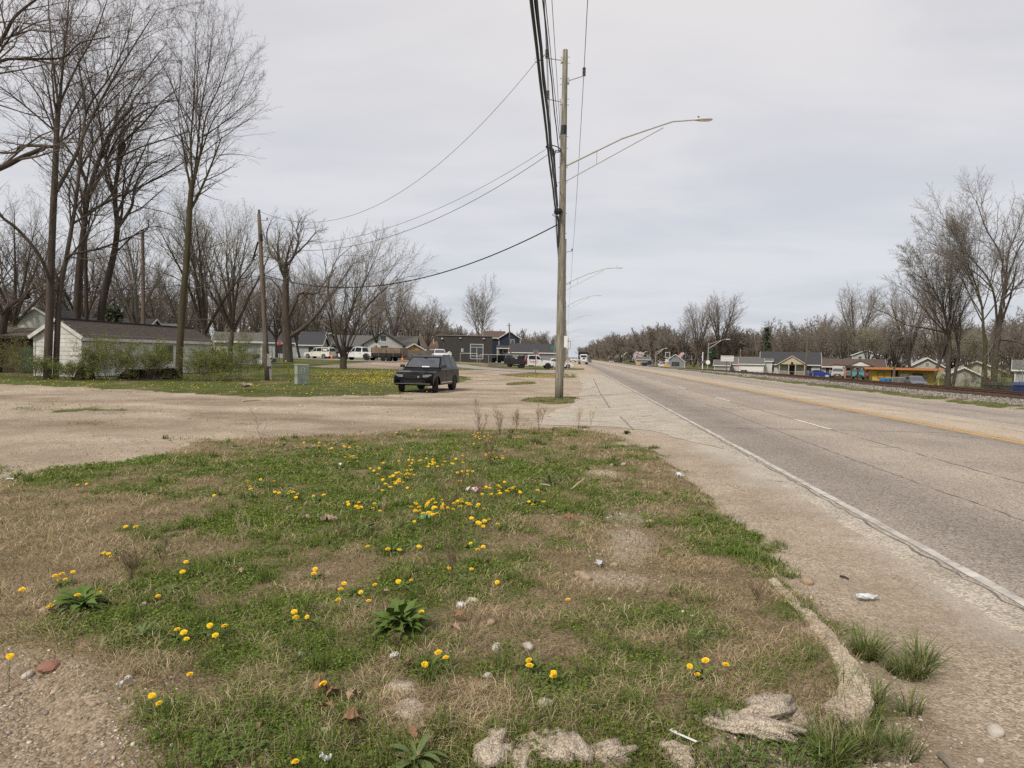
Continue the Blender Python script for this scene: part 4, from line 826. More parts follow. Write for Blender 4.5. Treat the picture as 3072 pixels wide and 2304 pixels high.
class Tree:
    def __init__(s, seed): s.r = random.Random(seed); s.b = []; s.leaf = []; s.rk = .6
    def grow(s, p, d, L, r, lev, T, r1=None):
        """T: list of dicts by level: n segments, k children, t0, ang, lr, rr, wig, up"""
        P = T[lev]; rs = s.r; n = P['n']; pts = [p.copy()]; rad = [r]; st = L / n; dirs = [d.copy()]
        end = (r1 if r1 is not None else r * P.get('tip', .3))
        for i in range(n):
            d = d + Vector((rs.gauss(0, P['wig']), rs.gauss(0, P['wig']), rs.gauss(0, P['wig']) + P['up'])); d.normalize()
            p = p + d * st; pts.append(p.copy()); rad.append(r + (end - r) * (i + 1) / n); dirs.append(d.copy())
        s.b.append((lev, pts, rad)); s.kids(pts, rad, dirs, L, lev, T)
    def kids(s, pts, rad, dirs, L, lev, T, k=None, t0=None):
        P = T[lev]; rs = s.r; n = len(pts) - 1
        if lev + 1 >= len(T):
            return
        C = T[lev + 1]; k = P['k'] if k is None else k; t0 = P['t0'] if t0 is None else t0
        kk = max(1, int(round(k * rs.uniform(.8, 1.2))))
        ph = rs.random() * 6.28
        for j in range(kk):
            t = t0 + (1 - t0) * (j + rs.random() * .9) / kk; x = min(n - 1e-4, t * n); i = int(x); q = x - i
            b = pts[i].lerp(pts[i + 1], q); dd = dirs[min(i + 1, n)]
            ph += 2.4 + rs.gauss(0, .4)
            u = dd.cross(Vector((0, 0, 1)));  u = u.normalized() if u.length > .05 else Vector((1, 0, 0)); v = dd.cross(u)
            a = R(P['ang'] + rs.gauss(0, 8)) * (1.1 - .35 * t)
            nd = dd * math.cos(a) + (u * math.cos(ph) + v * math.sin(ph)) * math.sin(a); nd.normalize()
            rr = (rad[i] + (rad[i + 1] - rad[i]) * q)
            cl = L * P['lr'] * (1.15 - .65 * (t - t0) / (1 - t0 + 1e-6)) * rs.uniform(.7, 1.15)
            s.grow(b, nd, cl, max(rr * P['rr'], C.get('rmin', .004)), lev + 1, T)
    def limb(s, pts, r0, r1, T, lev=0, k=None, t0=None, sub=4):
        """hand placed limb through world points"""
        P = [Vector(p) for p in pts]; Q = []
        for i in range(len(P) - 1):
            a = P[max(i - 1, 0)]; b = P[i]; c = P[i + 1]; d = P[min(i + 2, len(P) - 1)]
            for j in range(sub):
                t = j / sub; Q.append(0.5 * ((2 * b) + (-a + c) * t + (2 * a - 5 * b + 4 * c - d) * t * t + (-a + 3 * b - 3 * c + d) * t ** 3))
        Q.append(P[-1]); n = len(Q) - 1; rad = [r0 + (r1 - r0) * (i / n) ** .9 for i in range(n + 1)]
        L = sum((Q[i + 1] - Q[i]).length for i in range(n)); dirs = [(Q[min(i + 1, n)] - Q[max(i - 1, 0)]).normalized() for i in range(n + 1)]
        rad = [x * s.rk for x in rad]; s.b.append((lev, Q, rad)); s.kids(Q, rad, dirs, L, lev, T, k, t0); return Q
def tubes_np(br, sides):
    """br: list of (pts, rad) -> V,F"""
    groups = {}
    for pts, rad in br: groups.setdefault(len(pts), []).append((pts, rad))
    VV = []; FF = []; off = 0
    for n, L in groups.items():
        P = np.array([[p[:] for p in a] for a, _ in L]); Rr = np.array([b for _, b in L]); B = len(L)
        t = np.empty_like(P); t[:, 1:-1] = P[:, 2:] - P[:, :-2]; t[:, 0] = P[:, 1] - P[:, 0]; t[:, -1] = P[:, -1] - P[:, -2]
        t /= np.linalg.norm(t, axis=2, keepdims=True) + 1e-9
        av = P[:, -1] - P[:, 0]; av /= np.linalg.norm(av, axis=1, keepdims=True) + 1e-9
        ref = np.where(np.abs(av[:, 2:3]) > .8, np.array([[1., 0, 0]]), np.array([[0, 0, 1.]]))[:, None].repeat(n, 1)
        u = np.cross(t, ref); u /= np.linalg.norm(u, axis=2, keepdims=True) + 1e-9; v = np.cross(t, u)
        a = np.arange(sides) * 2 * math.pi / sides
        V = P[:, :, None] + Rr[:, :, None, None] * (u[:, :, None] * np.cos(a)[None, None, :, None] + v[:, :, None] * np.sin(a)[None, None, :, None])
        idx = np.arange(B * n * sides).reshape(B, n, sides) + off; nx = np.roll(idx, -1, 2)
        F = np.stack([idx[:, :-1], nx[:, :-1], nx[:, 1:], idx[:, 1:]], -1).reshape(-1, 4)
        VV.append(V.reshape(-1, 3)); FF.append(F); off += B * n * sides
    return (np.vstack(VV), np.vstack(FF)) if VV else (np.zeros((0, 3)), np.zeros((0, 4), int))
def merge(parts):
    V = []; F = []; o = 0
    for v, f in parts: V.append(v); F.append(f + o); o += len(v)
    return np.vstack(V), np.vstack(F)
def leafcloud(mb_pts, size, seed, spread=.0, k=1):
    r = np.random.RandomState(seed); P = np.repeat(np.array(mb_pts), k, 0); n = len(P); P = P + r.normal(0, spread, P.shape) if spread else P
    U = r.normal(0, 1, (n, 3)); U /= np.linalg.norm(U, axis=1, keepdims=True); W_ = np.cross(U, r.normal(0, 1, (n, 3))); W_ /= np.linalg.norm(W_, axis=1, keepdims=True)
    s_ = size * r.uniform(.6, 1.4, (n, 1)); U *= s_; W_ *= s_ * .7
    V = np.stack([P - U, P + W_, P + U, P - W_], 1).reshape(-1, 3); return V, np.arange(n * 4).reshape(n, 4)
def finish(s, label, base, barkm, twigm, group=None, name='bare_tree', split=1, leafm=None, lsize=.05, lk=1, lspread=.1, cat='tree', local=False):
    base = Vector(base); root = thing(name, label, cat, base, 0, group)
    th = []; tn = []
    mv = Vector((0, 0, 0)) if local else base
    for lev, pts, rad in s.b:
        (th if lev <= split else tn).append(([p - mv for p in pts], rad, lev))
    V, F = merge([tubes_np([(p, r) for p, r, l in th if r[0] > .08], 8), tubes_np([(p, r) for p, r, l in th if r[0] <= .08], 5)])
    np_mesh('trunk', V, F, None, barkm, root, smooth=True)
    if tn:
        V, F = merge([tubes_np([(p, r) for p, r, l in tn if l == split + 1], 4), tubes_np([(p, r) for p, r, l in tn if l > split + 1], 3)])
        np_mesh('crown', V, F, None, twigm, root)
    if leafm:
        tips = [p[-1][:] for p, r, l in tn if l >= split + 1] + [p[len(p) // 2][:] for p, r, l in tn]
        V, F = leafcloud(tips, lsize, 3, lspread, lk); np_mesh('buds' if leafm == BUD else 'foliage', V, F, None, leafm, root)
    return root
# level tables
def TT(ks, lr=(.6, .5, .5, .5), ang=(32, 38, 42, 45), up=(.02, .03, .04, .03), wig=.10, rmin=.006, segs=(6, 4, 3, 3, 2), t0=(.35, .25, .2, .15)):
    T = []
    for i, k in enumerate(list(ks) + [0]):
        T.append(dict(n=segs[min(i, 4)], k=k, t0=t0[min(i, len(t0)-1)], ang=ang[min(i, len(ang)-1)], lr=lr[min(i, len(lr)-1)], rr=.55, wig=wig * (1 + .2 * i), up=up[min(i, len(up)-1)], tip=.3, rmin=rmin))
    return T
def W(px, py, D): return at(px, py, D)
# --- big near trees at left, limbs placed one by one
def foot(px, D, py=None):
    p = gD(px, D); return Vector((p.x, p.y, p.z - .1))
TL = TT((14, 9, 8, 6), lr=(.45, .52, .5, .5), wig=.12, up=(.04, .06, .05, .02), rmin=.005, t0=(.30, .15, .12, .1))
# tree A: left trunk in front of the shed
D = 39.5; s = Tree(1)
s.limb([foot(141, D), W(150, 900, D), W(157, 700, D), W(166, 500, D), W(170, 400, D), W(176, 310, D)], .36, .20, TL, 0, k=3, t0=.55)
s.limb([W(176, 320, D), W(160, 200, D + .5), W(150, 90, D + 1), W(140, -80, D + 1)], .13, .03, TL, 1, k=12)
s.limb([W(178, 320, D), W(188, 200, D - .5), W(200, 80, D - 1), W(215, -90, D - 1)], .14, .03, TL, 1, k=12)
s.limb([W(180, 310, D), W(225, 210, D), W(290, 90, D + .5), W(340, -60, D + 1)], .12, .03, TL, 1, k=12)
s.limb([W(172, 400, D), W(90, 330, D - 1), W(0, 260, D - 2), W(-80, 220, D - 2)], .09, .03, TL, 1, k=9)
s.limb([W(168, 430, D), W(215, 400, D + 1), W(290, 330, D + 1.5), W(360, 240, D + 2)], .09, .025, TL, 1, k=9)
s.limb([W(156, 440, D), W(110, 437, D + .5), W(60, 440, D + 1), W(40, 458, D + 1), W(-60, 455, D + 1)], .15, .09, TL, 1, k=4)
s.limb([W(160, 870, D), W(120, 770, D - 1), W(55, 690, D - 1.5), W(0, 645, D - 2), W(-60, 560, D - 2)], .16, .10, TL, 1, k=4)
s.limb([W(160, 590, D), W(225, 470, D + .3), W(262, 380, D + .5), W(320, 270, D + 1), W(400, 140, D + 1.5), W(470, 30, D + 2)], .19, .03, TL, 0, k=16, t0=.3)
finish(s, 'tall dark tree with forked trunk nearest the gable of the white garage', foot(141, D), BK, TW, 'tall bare trees at left')
# tree B: leaning twin trunk just right of A
D = 39.8; s = Tree(2)
s.limb([foot(166, D), W(172, 1000, D), W(181, 870, D), W(196, 790, D), W(212, 700, D), W(228, 600, D), W(243, 460, D)], .27, .13, TL, 0, k=4, t0=.5)
s.limb([W(196, 790, D), W(210, 765, D), W(300, 745, D + 1), W(380, 715, D + 2), W(440, 690, D + 2), W(445, 660, D + 2.3)], .13, .05, TL, 1, k=8)
s.limb([W(218, 670, D), W(270, 640, D + 1), W(320, 600, D + 1.5), W(360, 550, D + 2), W(430, 500, D + 3), W(505, 455, D + 3)], .13, .03, TL, 1, k=10)
s.limb([W(243, 460, D), W(262, 330, D + .5), W(330, 230, D + 1), W(380, 120, D + 1.5), W(400, 30, D + 2)], .12, .03, TL, 1, k=12)
s.limb([W(236, 520, D), W(290, 420, D + 1), W(360, 330, D + 1), W(430, 220, D + 1), W(500, 130, D + 1)], .11, .03, TL, 1, k=12)
finish(s, 'slimmer leaning tree growing against the forked one before the garage gable', foot(166, D), BK, TW, 'tall bare trees at left')
# tree C: thick trunk behind the garage roof
D = 58; s = Tree(3)
s.limb([foot(228, D), W(232, 900, D), W(240, 780, D), W(250, 700, D), W(262, 600, D), W(290, 500, D), W(330, 400, D), W(400, 320, D)], .52, .18, TL, 0, k=10, t0=.45)
s.limb([W(262, 600, D), W(310, 510, D + 1), W(350, 420, D + 1), W(420, 340, D), W(520, 300, D)], .26, .05, TL, 1, k=12)
s.limb([W(250, 680, D), W(262, 560, D), W(235, 470, D), W(240, 350, D), W(200, 250, D)], .20, .05, TL, 1, k=10)
s.limb([foot(262, D + 1), W(258, 850, D + 1), W(255, 720, D + 1), W(240, 620, D + 1)], .30, .16, TL, 0, k=6, t0=.5)
finish(s, 'thick double trunk rising behind the ridge of the white garage', foot(228, D), BKD, TW, 'tall bare trees at left')
D = 60; s = Tree(4)
s.limb([foot(290, D), W(305, 930, D), W(325, 830, D), W(342, 760, D), W(352, 680, D), W(345, 600, D), W(352, 520, D), W(375, 430, D)], .55, .22, TL, 0, k=8, t0=.5)
s.limb([W(356, 680, D), W(395, 620, D), W(405, 560, D), W(440, 500, D), W(510, 465, D)], .24, .05, TL, 1, k=10)
s.limb([W(352, 520, D), W(362, 440, D), W(430, 370, D), W(480, 310, D), W(540, 260, D)], .22, .04, TL, 1, k=12)
s.limb([W(342, 590, D), W(320, 540, D), W(318, 470, D), W(330, 380, D), W(310, 280, D)], .2, .04, TL, 1, k=10)
s.limb([W(345, 760, D), W(410, 700, D + 1), W(460, 680, D + 1), W(520, 690, D + 1)], .12, .03, TL, 1, k=8)
finish(s, 'thick crooked tree with rough bark behind the middle of the garage roof', foot(290, D), BKD, TW, 'tall bare trees at left')
# tree E: tall oval-crowned tree right of the garage
TE = TT((12, 10, 9, 6), lr=(.42, .48, .48, .46), ang=(30, 34, 36, 38), wig=.07, up=(.08, .10, .08, .03), rmin=.005, t0=(.3, .15, .12, .1))
D = 42.5; s = Tree(5)
s.limb([foot(536, D), W(540, 1030, D), W(549, 900, D), W(560, 780, D), W(566, 680, D), W(572, 590, D), W(579, 540, D)], .36, .24, TE, 0, k=2, t0=.6)
s.limb([W(578, 550, D), W(572, 440, D), W(580, 320, D), W(585, 190, D), W(588, 70, D)], .12, .02, TE, 1, k=16)
s.limb([W(580, 550, D), W(592, 450, D + .4), W(603, 330, D + .6), W(625, 200, D + .6), W(640, 80, D + .6)], .12, .02, TE, 1, k=18)
s.limb([W(582, 545, D), W(603, 450, D), W(618, 350, D - .4), W(665, 240, D - .6), W(700, 110, D - .6)], .13, .02, TE, 1, k=18)
s.limb([W(600, 470, D), W(640, 360, D + .5), W(700, 290, D + .8), W(745, 190, D + 1)], .08, .015, TE, 1, k=14)
s.limb([W(612, 410, D), W(680, 360, D + .5), W(735, 310, D), W(775, 250, D)], .06, .012, TE, 1, k=12)
s.limb([W(598, 500, D), W(640, 470, D), W(700, 462, D), W(765, 470, D)], .05, .012, TE, 2, k=8)
s.limb([W(583, 590, D), W(615, 560, D), W(640, 550, D)], .07, .035, TE, 2, k=3)
s.limb([W(578, 570, D), W(605, 540, D), W(650, 520, D), W(690, 530, D)], .05, .012, TE, 2, k=7)
s.limb([W(574, 500, D), W(550, 440, D), W(535, 330, D), W(545, 200, D), W(545, 110, D)], .07, .015, TE, 1, k=14)
s.limb([W(568, 780, D), W(590, 750, D), W(640, 738, D), W(690, 720, D)], .07, .015, TE, 2, k=6)
s.limb([W(565, 880, D), W(600, 862, D), W(645, 858, D), W(690, 885, D)], .05, .012, TE, 2, k=6)
s.limb([W(562, 960, D), W(590, 958, D), W(640, 960, D), W(690, 978, D)], .04, .01, TE, 2, k=5)
finish(s, 'tall slender tree with oval crown and mossy trunk at the right end of the garage', foot(536, D), BKM, TW, 'tall bare trees at left')
# heavy limbs reaching in from a tree outside the left edge
D = 24; s = Tree(6)
q = gD(-420, D)
s.limb([q, at(-380, 900, D), at(-330, 600, D), at(-250, 400, D), at(-160, 260, D)], .38, .2, TL, 0, k=2, t0=.7)
s.limb([at(-300, 480, D), at(-120, 300, D), at(0, 128, D), at(45, 50, D), at(120, -10, D)], .17, .05, TL, 1, k=6)
s.limb([at(-250, 400, D), at(-100, 260, D), at(0, 184, D), at(90, 178, D), at(190, 172, D), at(240, 130, D), at(330, 110, D)], .13, .025, TL, 1, k=10)
s.limb([at(-100, 200, D), at(-20, 135, D), at(40, 105, D), at(130, 62, D), at(230, 62, D)], .08, .02, TL, 2, k=7)
s.limb([at(-100, 160, D), at(-20, 80, D), at(30, 65, D), at(120, 75, D), at(180, 60, D), at(260, 50, D)], .05, .012, TL, 2, k=7)
s.limb([at(-320, 600, D), at(-150, 560, D), at(0, 505, D), at(70, 470, D), at(125, 448, D), at(135, 438, D)], .19, .10, TL, 1, k=4)
finish(s, 'tree beyond the left edge reaching thick limbs into the upper left corner', q, BKD, TW, 'tall bare trees at left')
# broken stump at far left
s = Tree(7); D = 47
s.limb([foot(-10, D), W(5, 1000, D), W(20, 940, D), W(50, 905, D), W(88, 890, D)], .55, .18, TL, 1, k=5)
s.limb([W(35, 930, D), W(40, 900, D), W(30, 885, D)], .22, .1, TL, 2, k=3)
finish(s, 'leaning broken trunk with a splintered top at the left edge', foot(-10, D), BKD, TW)
# mid trees placed by hand
TM = TT((11, 9, 7, 5), lr=(.55, .56, .5, .45), wig=.13, up=(.02, .03, .03, .0), rmin=.010, t0=(.3, .18, .15, .1))
D = 92; s = Tree(8)        # big gnarled tree behind the leaning pole
s.limb([foot(865, D), W(860, 1000, D), W(856, 930, D), W(858, 830, D), W(856, 790, D)], 1.15, .5, TM, 0, k=4, t0=.6)
s.limb([W(856, 800, D), W(880, 770, D), W(895, 720, D), W(890, 690, D), W(905, 650, D)], .38, .06, TM, 1, k=10)
s.limb([W(856, 810, D), W(830, 780, D), W(810, 760, D), W(800, 700, D), W(815, 660, D)], .30, .06, TM, 1, k=10)
s.limb([W(880, 770, D), W(920, 730, D), W(945, 700, D), W(960, 690, D)], .2, .05, TM, 1, k=8)
s.limb([W(860, 960, D), W(885, 910, D), W(900, 880, D), W(950, 880, D), W(970, 850, D), W(1010, 800, D)], .45, .06, TM, 1, k=12)
s.limb([W(870, 1010, D), W(920, 975, D), W(965, 925, D), W(990, 890, D), W(1020, 850, D), W(1060, 790, D)], .5, .06, TM, 1, k=12)
s.limb([W(858, 930, D), W(840, 870, D), W(815, 840, D), W(790, 830, D)], .25, .05, TM, 1, k=8)
finish(s, 'old gnarled tree with a swollen trunk beside the leaning pole', foot(865, D), BK, TWG)
D = 71; s = Tree(9)        # vase shaped multi stem tree in the lawn
TV = TT((9, 9, 8, 5), lr=(.45, .46, .45, .45), ang=(24, 32, 36, 36), wig=.09, up=(.03, .05, .06, .04), rmin=.008, t0=(.3, .2, .15, .1))
s.limb([foot(1030, D), W(1030, 1060, D), W(1028, 1045, D)], .62, .5, TV, 0, k=0)
for pts, r in [([(1028, 1075), (1010, 1020), (1000, 960), (985, 870), (990, 830), (1010, 780), (1060, 735)], .28), ([(1030, 1070), (1032, 1000), (1058, 930), (1065, 860), (1075, 810)], .25), ([(1035, 1070), (1055, 1000), (1095, 930), (1140, 880), (1190, 840), (1225, 800)], .2),
               ([(1033, 1060), (1045, 960), (1075, 880), (1120, 790), (1140, 740)], .16), ([(1025, 1070), (1000, 1010), (985, 940), (960, 880), (930, 820)], .15), ([(1038, 1075), (1080, 985), (1150, 930), (1225, 870)], .12), ([(1030, 1060), (1020, 980), (1035, 900), (1040, 820), (1060, 790)], .14), ([(1030, 1065), (1065, 990), (1110, 900), (1180, 800), (1195, 770)], .13), ([(1028, 1070), (1040, 960), (1090, 860), (1110, 760)], .13)]:
    s.limb([W(a, b, D + s.r.uniform(-1.5, 1.5) * (i > 0)) for i, (a, b) in enumerate(pts)], r, .03, TV, 1, k=14, t0=.25)
finish(s, 'low vase-shaped tree with many stems standing in the lawn', foot(1030, D), BK, TWG)
# small budding trees behind the tall slender one
def auto(seed, label, px, D, hpx_top, barkm=BKG, twigm=TWG, spread=30, forks=6, T=None, trunk=.22, group=None, leaf=None, ls=.06, lk=1, rscale=1.0, name='bare_tree', lspread=.15):
    rs = random.Random(seed); b = gD(px, D); top = at(px, hpx_top, D).z; Ht = top - b.z; s = Tree(seed); r0 = Ht * .015 * rscale + .04
    T = T or TT((10, 8, 6), lr=(.48, .48, .45), wig=.07, up=(.05, .06, .04), segs=(5, 3, 2, 2, 2), rmin=max(.007, D * .00010), t0=(.28, .2, .15))
    P0 = Vector((b.x, b.y, b.z - .1)); P1 = P0 + Vector((rs.gauss(0, .02) * Ht, rs.gauss(0, .02) * Ht, Ht * trunk))
    s.rk = 1; s.limb([P0, (P0 + P1) / 2 + Vector((rs.gauss(0, .1), 0, 0)), P1], r0, r0 * .75, T, 0, k=0)
    for i in range(forks):
        a = 6.283 * (i + rs.random() * .6) / forks; tl = R(spread * rs.uniform(.25, 1.15)) if i else R(4)
        d = Vector((math.cos(a) * math.sin(tl), math.sin(a) * math.sin(tl), math.cos(tl)))
        s.grow(P1 - Vector((0, 0, rs.random() * .1 * Ht * trunk)), d, Ht * (1 - trunk) * rs.uniform(.82, 1.0) * (1 if i == 0 else .92) * .93, r0 * (.6 if i else .68), 1 if len(T) > 4 else 0, T, r1=.02)
    return finish(s, label, b, barkm, twigm, group, name, split=(1 if len(T) > 4 else 0), leafm=leaf, lsize=ls, lk=lk, lspread=lspread)
auto(31, 'pale budding tree behind the tall slender one', 610, 68, 560, BK, TWG, 34, 7, leaf=BUD, ls=.035, lk=1, group='budding trees behind the garage')
auto(32, 'pale budding tree filling the gap left of the leaning pole', 690, 75, 590, BK, TWG, 34, 7, leaf=BUD, ls=.035, lk=1, group='budding trees behind the garage')
A1 = auto(33, 'bare tree in the second row right of the garage', 560, 90, 760, group='second row of bare trees at left')
A2 = auto(34, 'bare spreading tree behind the garage roof', 420, 85, 640, forks=7, group='second row of bare trees at left')
A3 = auto(35, 'bare round-crowned tree at the left edge behind the garage', 60, 80, 560, TWG and BK, TW, 38, 8, group='second row of bare trees at left')
A4 = auto(36, 'thin dense bare tree right behind the leaning pole', 770, 105, 800, TWR and BK, TWR, 30, 7, group='second row of bare trees at left')
# tree row copies at left and middle background
def rep(src, px, D, sc_, label, group, rz=None):
    return dup(src, gD(px, D) - Vector((0, 0, .1)), random.Random(int(px * 7 + D)).uniform(0, 6.28) if rz is None else rz, label, group, sc_)
G2 = 'second row of bare trees at left'
for px, D, k, sc_, lab in [(140, 100, 1, 1.0, 'bare tree behind the leftmost twin trunks'), (240, 95, 2, .95, 'bare tree behind the thick double trunk'), (330, 100, 3, 1.0, 'reddish thicket tree behind the garage ridge'), (480, 105, 0, 1.1, 'bare tree between the garage roof and the tall slender tree'), (-60, 90, 1, 1.1, 'bare tree just inside the left edge'),
        (640, 110, 3, 1.0, 'reddish bare tree behind the budding ones'), (720, 118, 0, 1.05, 'bare tree left of the leaning pole in the rear row'), (830, 125, 2, .85, 'bare tree behind the gnarled old one'), (900, 130, 3, 1.0, 'reddish bare tree between the gnarled and the vase-shaped tree')]:
    rep([A1, A2, A3, A4][k], px, D, sc_, lab, G2)
B1 = auto(41, 'round-crowned bare tree standing between the white truck and the dark building', 1285, 150, 885, BK, TWG, 42, 7, group='bare trees behind the houses in the middle')
B2 = auto(42, 'tall pale tree with twin trunks behind the dark building', 1440, 230, 845, M('sycamore_bark', (.42, .38, .33), (.2, .17, .14), 1.5, .9), TWG, 20, 6, trunk=.12, group='bare trees behind the houses in the middle')
B3 = auto(43, 'broad bare tree right of the navy house', 1630, 260, 990, BK, TWR, 45, 8, trunk=.15, group='bare trees behind the houses in the middle')
for px, D, src, sc_, lab in [(1130, 150, B1, 1.15, 'bare tree behind the vase-shaped tree'), (1180, 165, A4, 1.5, 'dense reddish bare tree above the white gabled house'), (1060, 170, B1, 1.3, 'bare tree over the white sport utility vehicle'), (960, 165, A4, 1.6, 'reddish bare tree over the grey house'), (1230, 180, A1, 1.2, 'slim bare tree left of the round-crowned one'), (1360, 240, B3, .8, 'low bare tree above the left corner of the dark building'),
        (1560, 280, B3, .9, 'low bare tree right behind the navy house gable'), (1000, 190, B3, 1.2, 'wide bare tree behind the grey roofs'), (860, 180, A1, 1.7, 'bare tree far behind the stop sign'), (1490, 300, B3, .75, 'low bare tree behind the navy house roof'), (1400, 290, B3, .7, 'low bare tree left behind the tall pale one')]:
    rep(src, px, D, sc_, lab, 'bare trees behind the houses in the middle')
# right side trees
TR = TT((11, 10, 8, 5), lr=(.5, .56, .5, .48), ang=(28, 34, 38, 40), wig=.09, up=(.05, .07, .05, .03), rmin=.0105, t0=(.3, .18, .12, .1))
D = 66; s = Tree(51)
def foo(px, D): p = gD(px, D); return Vector((p.x, p.y, p.z - .2))
s.limb([foo(2985, D), W(2985, 1080, D), W(2995, 1000, D), W(3005, 920, D), W(3020, 840, D)], .52, .26, TR, 0, k=3, t0=.5)
s.limb([W(2992, 1000, D), W(2985, 900, D), W(2960, 830, D), W(2900, 760, D), W(2860, 700, D), W(2835, 660, D)], .2, .03, TR, 1, k=16)
s.limb([W(3018, 850, D), W(3025, 760, D), W(3050, 700, D), W(3075, 620, D)], .18, .03, TR, 1, k=14)
s.limb([W(3018, 850, D), W(3000, 760, D), W(2960, 690, D), W(2935, 620, D), W(2930, 600, D)], .16, .03, TR, 1, k=16)
s.limb([W(3010, 900, D), W(3070, 840, D), W(3140, 780, D), W(3200, 700, D)], .16, .03, TR, 1, k=14)
s.limb([W(3022, 840, D), W(3060, 740, D), W(3120, 660, D), W(3150, 590, D)], .16, .03, TR, 1, k=14)
s.limb([W(3000, 1020, D), W(3030, 1022, D), W(3080, 1035, D)], .14, .10, TR, 1, k=3)
s.limb([W(2980, 870, D), W(2930, 820, D), W(2870, 790, D), W(2810, 760, D)], .12, .02, TR, 1, k=12)
finish(s, 'tallest bare tree at the right edge beyond the railway', foo(2985, D), BK, TWG, 'bare trees along the far side of the railway')
D = 64; s = Tree(52)
s.limb([foo(2960, D), W(2955, 1050, D), W(2950, 980, D), W(2942, 900, D), W(2910, 810, D), W(2880, 740, D)], .3, .04, TR, 0, k=14, t0=.4)
s.limb([foo(2945, D), W(2950, 1080, D), W(2962, 1040, D), W(2960, 1010, D)], .1, .05, TR, 1, k=3)
finish(s, 'slimmer bare trunk just left of the tallest right-hand tree', foo(2960, D), BKM, TWG, 'bare trees along the far side of the railway')
D = 70; s = Tree(53)
s.limb([foo(2850, D), W(2845, 1090, D), W(2850, 1050, D), W(2845, 1000, D), W(2830, 930, D), W(2800, 870, D), W(2760, 830, D)], .45, .05, TR, 0, k=14, t0=.35)
s.limb([foo(2856, D), W(2872, 1085, D), W(2876, 1050, D), W(2870, 1020, D)], .28, .16, TR, 0, k=3, t0=.5)
s.limb([W(2845, 1000, D), W(2780, 985, D), W(2720, 975, D), W(2660, 940, D), W(2630, 930, D)], .16, .02, TR, 1, k=16)
s.limb([W(2850, 1010, D), W(2800, 960, D), W(2750, 900, D), W(2710, 850, D)], .16, .02, TR, 1, k=16)
s.limb([W(2870, 1020, D), W(2880, 960, D), W(2900, 900, D), W(2925, 880, D)], .14, .02, TR, 1, k=12)
s.limb([W(2848, 980, D), W(2855, 900, D), W(2850, 850, D), W(2860, 800, D)], .16, .02, TR, 1, k=14)
s.limb([W(2838, 950, D), W(2790, 880, D), W(2780, 830, D), W(2790, 800, D)], .14, .02, TR, 1, k=14)
s.limb([W(2870, 1030, D), W(2910, 1030, D), W(2950, 1060, D), W(2930, 1110, D)], .07, .02, TR, 2, k=6)
finish(s, 'spreading willow-like tree with a twisted trunk right of the yellow building', foo(2850, D), BK, TWG, 'bare trees along the far side of the railway')
C1 = auto(61, 'large bare tree behind the carport with a broad fan crown', 2530, 165, 938, BK, TWG, 40, 8, group='bare trees behind the right-hand houses')
C2 = auto(62, 'round dense bare tree behind the white house ridge', 2360, 190, 970, BK, TWR, 36, 9, group='bare trees behind the right-hand houses')
C3 = auto(63, 'greenish budding tree behind the yellow building', 2605, 150, 970, BK, TWG, 32, 7, leaf=BUD, ls=.04, group='bare trees behind the right-hand houses')
GRT = 'bare trees behind the right-hand houses'
for px, D, src, sc_, lab in [(2470, 180, C2, 1.0, 'bare tree left of the fan-crowned one'), (2430, 200, C1, .85, 'bare tree behind the tall thin pole'), (2680, 140, C2, .95, 'dense tree behind the yellow roof'), (2740, 135, A4, 1.4, 'reddish tree above the black car'), (2640, 170, C1, 1.0, 'bare tree between the budding tree and the yellow roof'), (2800, 120, A4, 1.3, 'reddish thicket tree behind the twisted trunk'),
        (2900, 110, C3, .8, 'budding tree behind the twin trunks at right'), (3040, 120, C2, .8, 'dense tree at the right edge behind the tallest'), (2570, 190, A4, 1.8, 'reddish tree right of the fan-crowned one'), (2290, 230, C2, .8, 'round bare tree left of the white house ridge'), (2050, 330, C2, 1.55, 'large round-crowned bare tree right of the far sign'), (2110, 300, B3, 1.35, 'tall broad bare tree left of the plain billboard'),
        (2000, 350, C1, 1.25, 'bare tree over the grey shop with the flag'), (2160, 290, A4, 2.3, 'dark thicket tree behind the lamp post near the billboard'), (2080, 280, A4, 2.0, 'dark bushy tree above the flag'), (1960, 420, C1, 1.1, 'bare tree left end of the tall group by the crossing'), (1880, 520, C1, 1.25, 'bare tree midway along the distant tree line'), (1840, 560, C2, 1.4, 'rounded bare tree midway along the distant tree line')]:
    rep(src, px, D, sc_, lab, GRT)
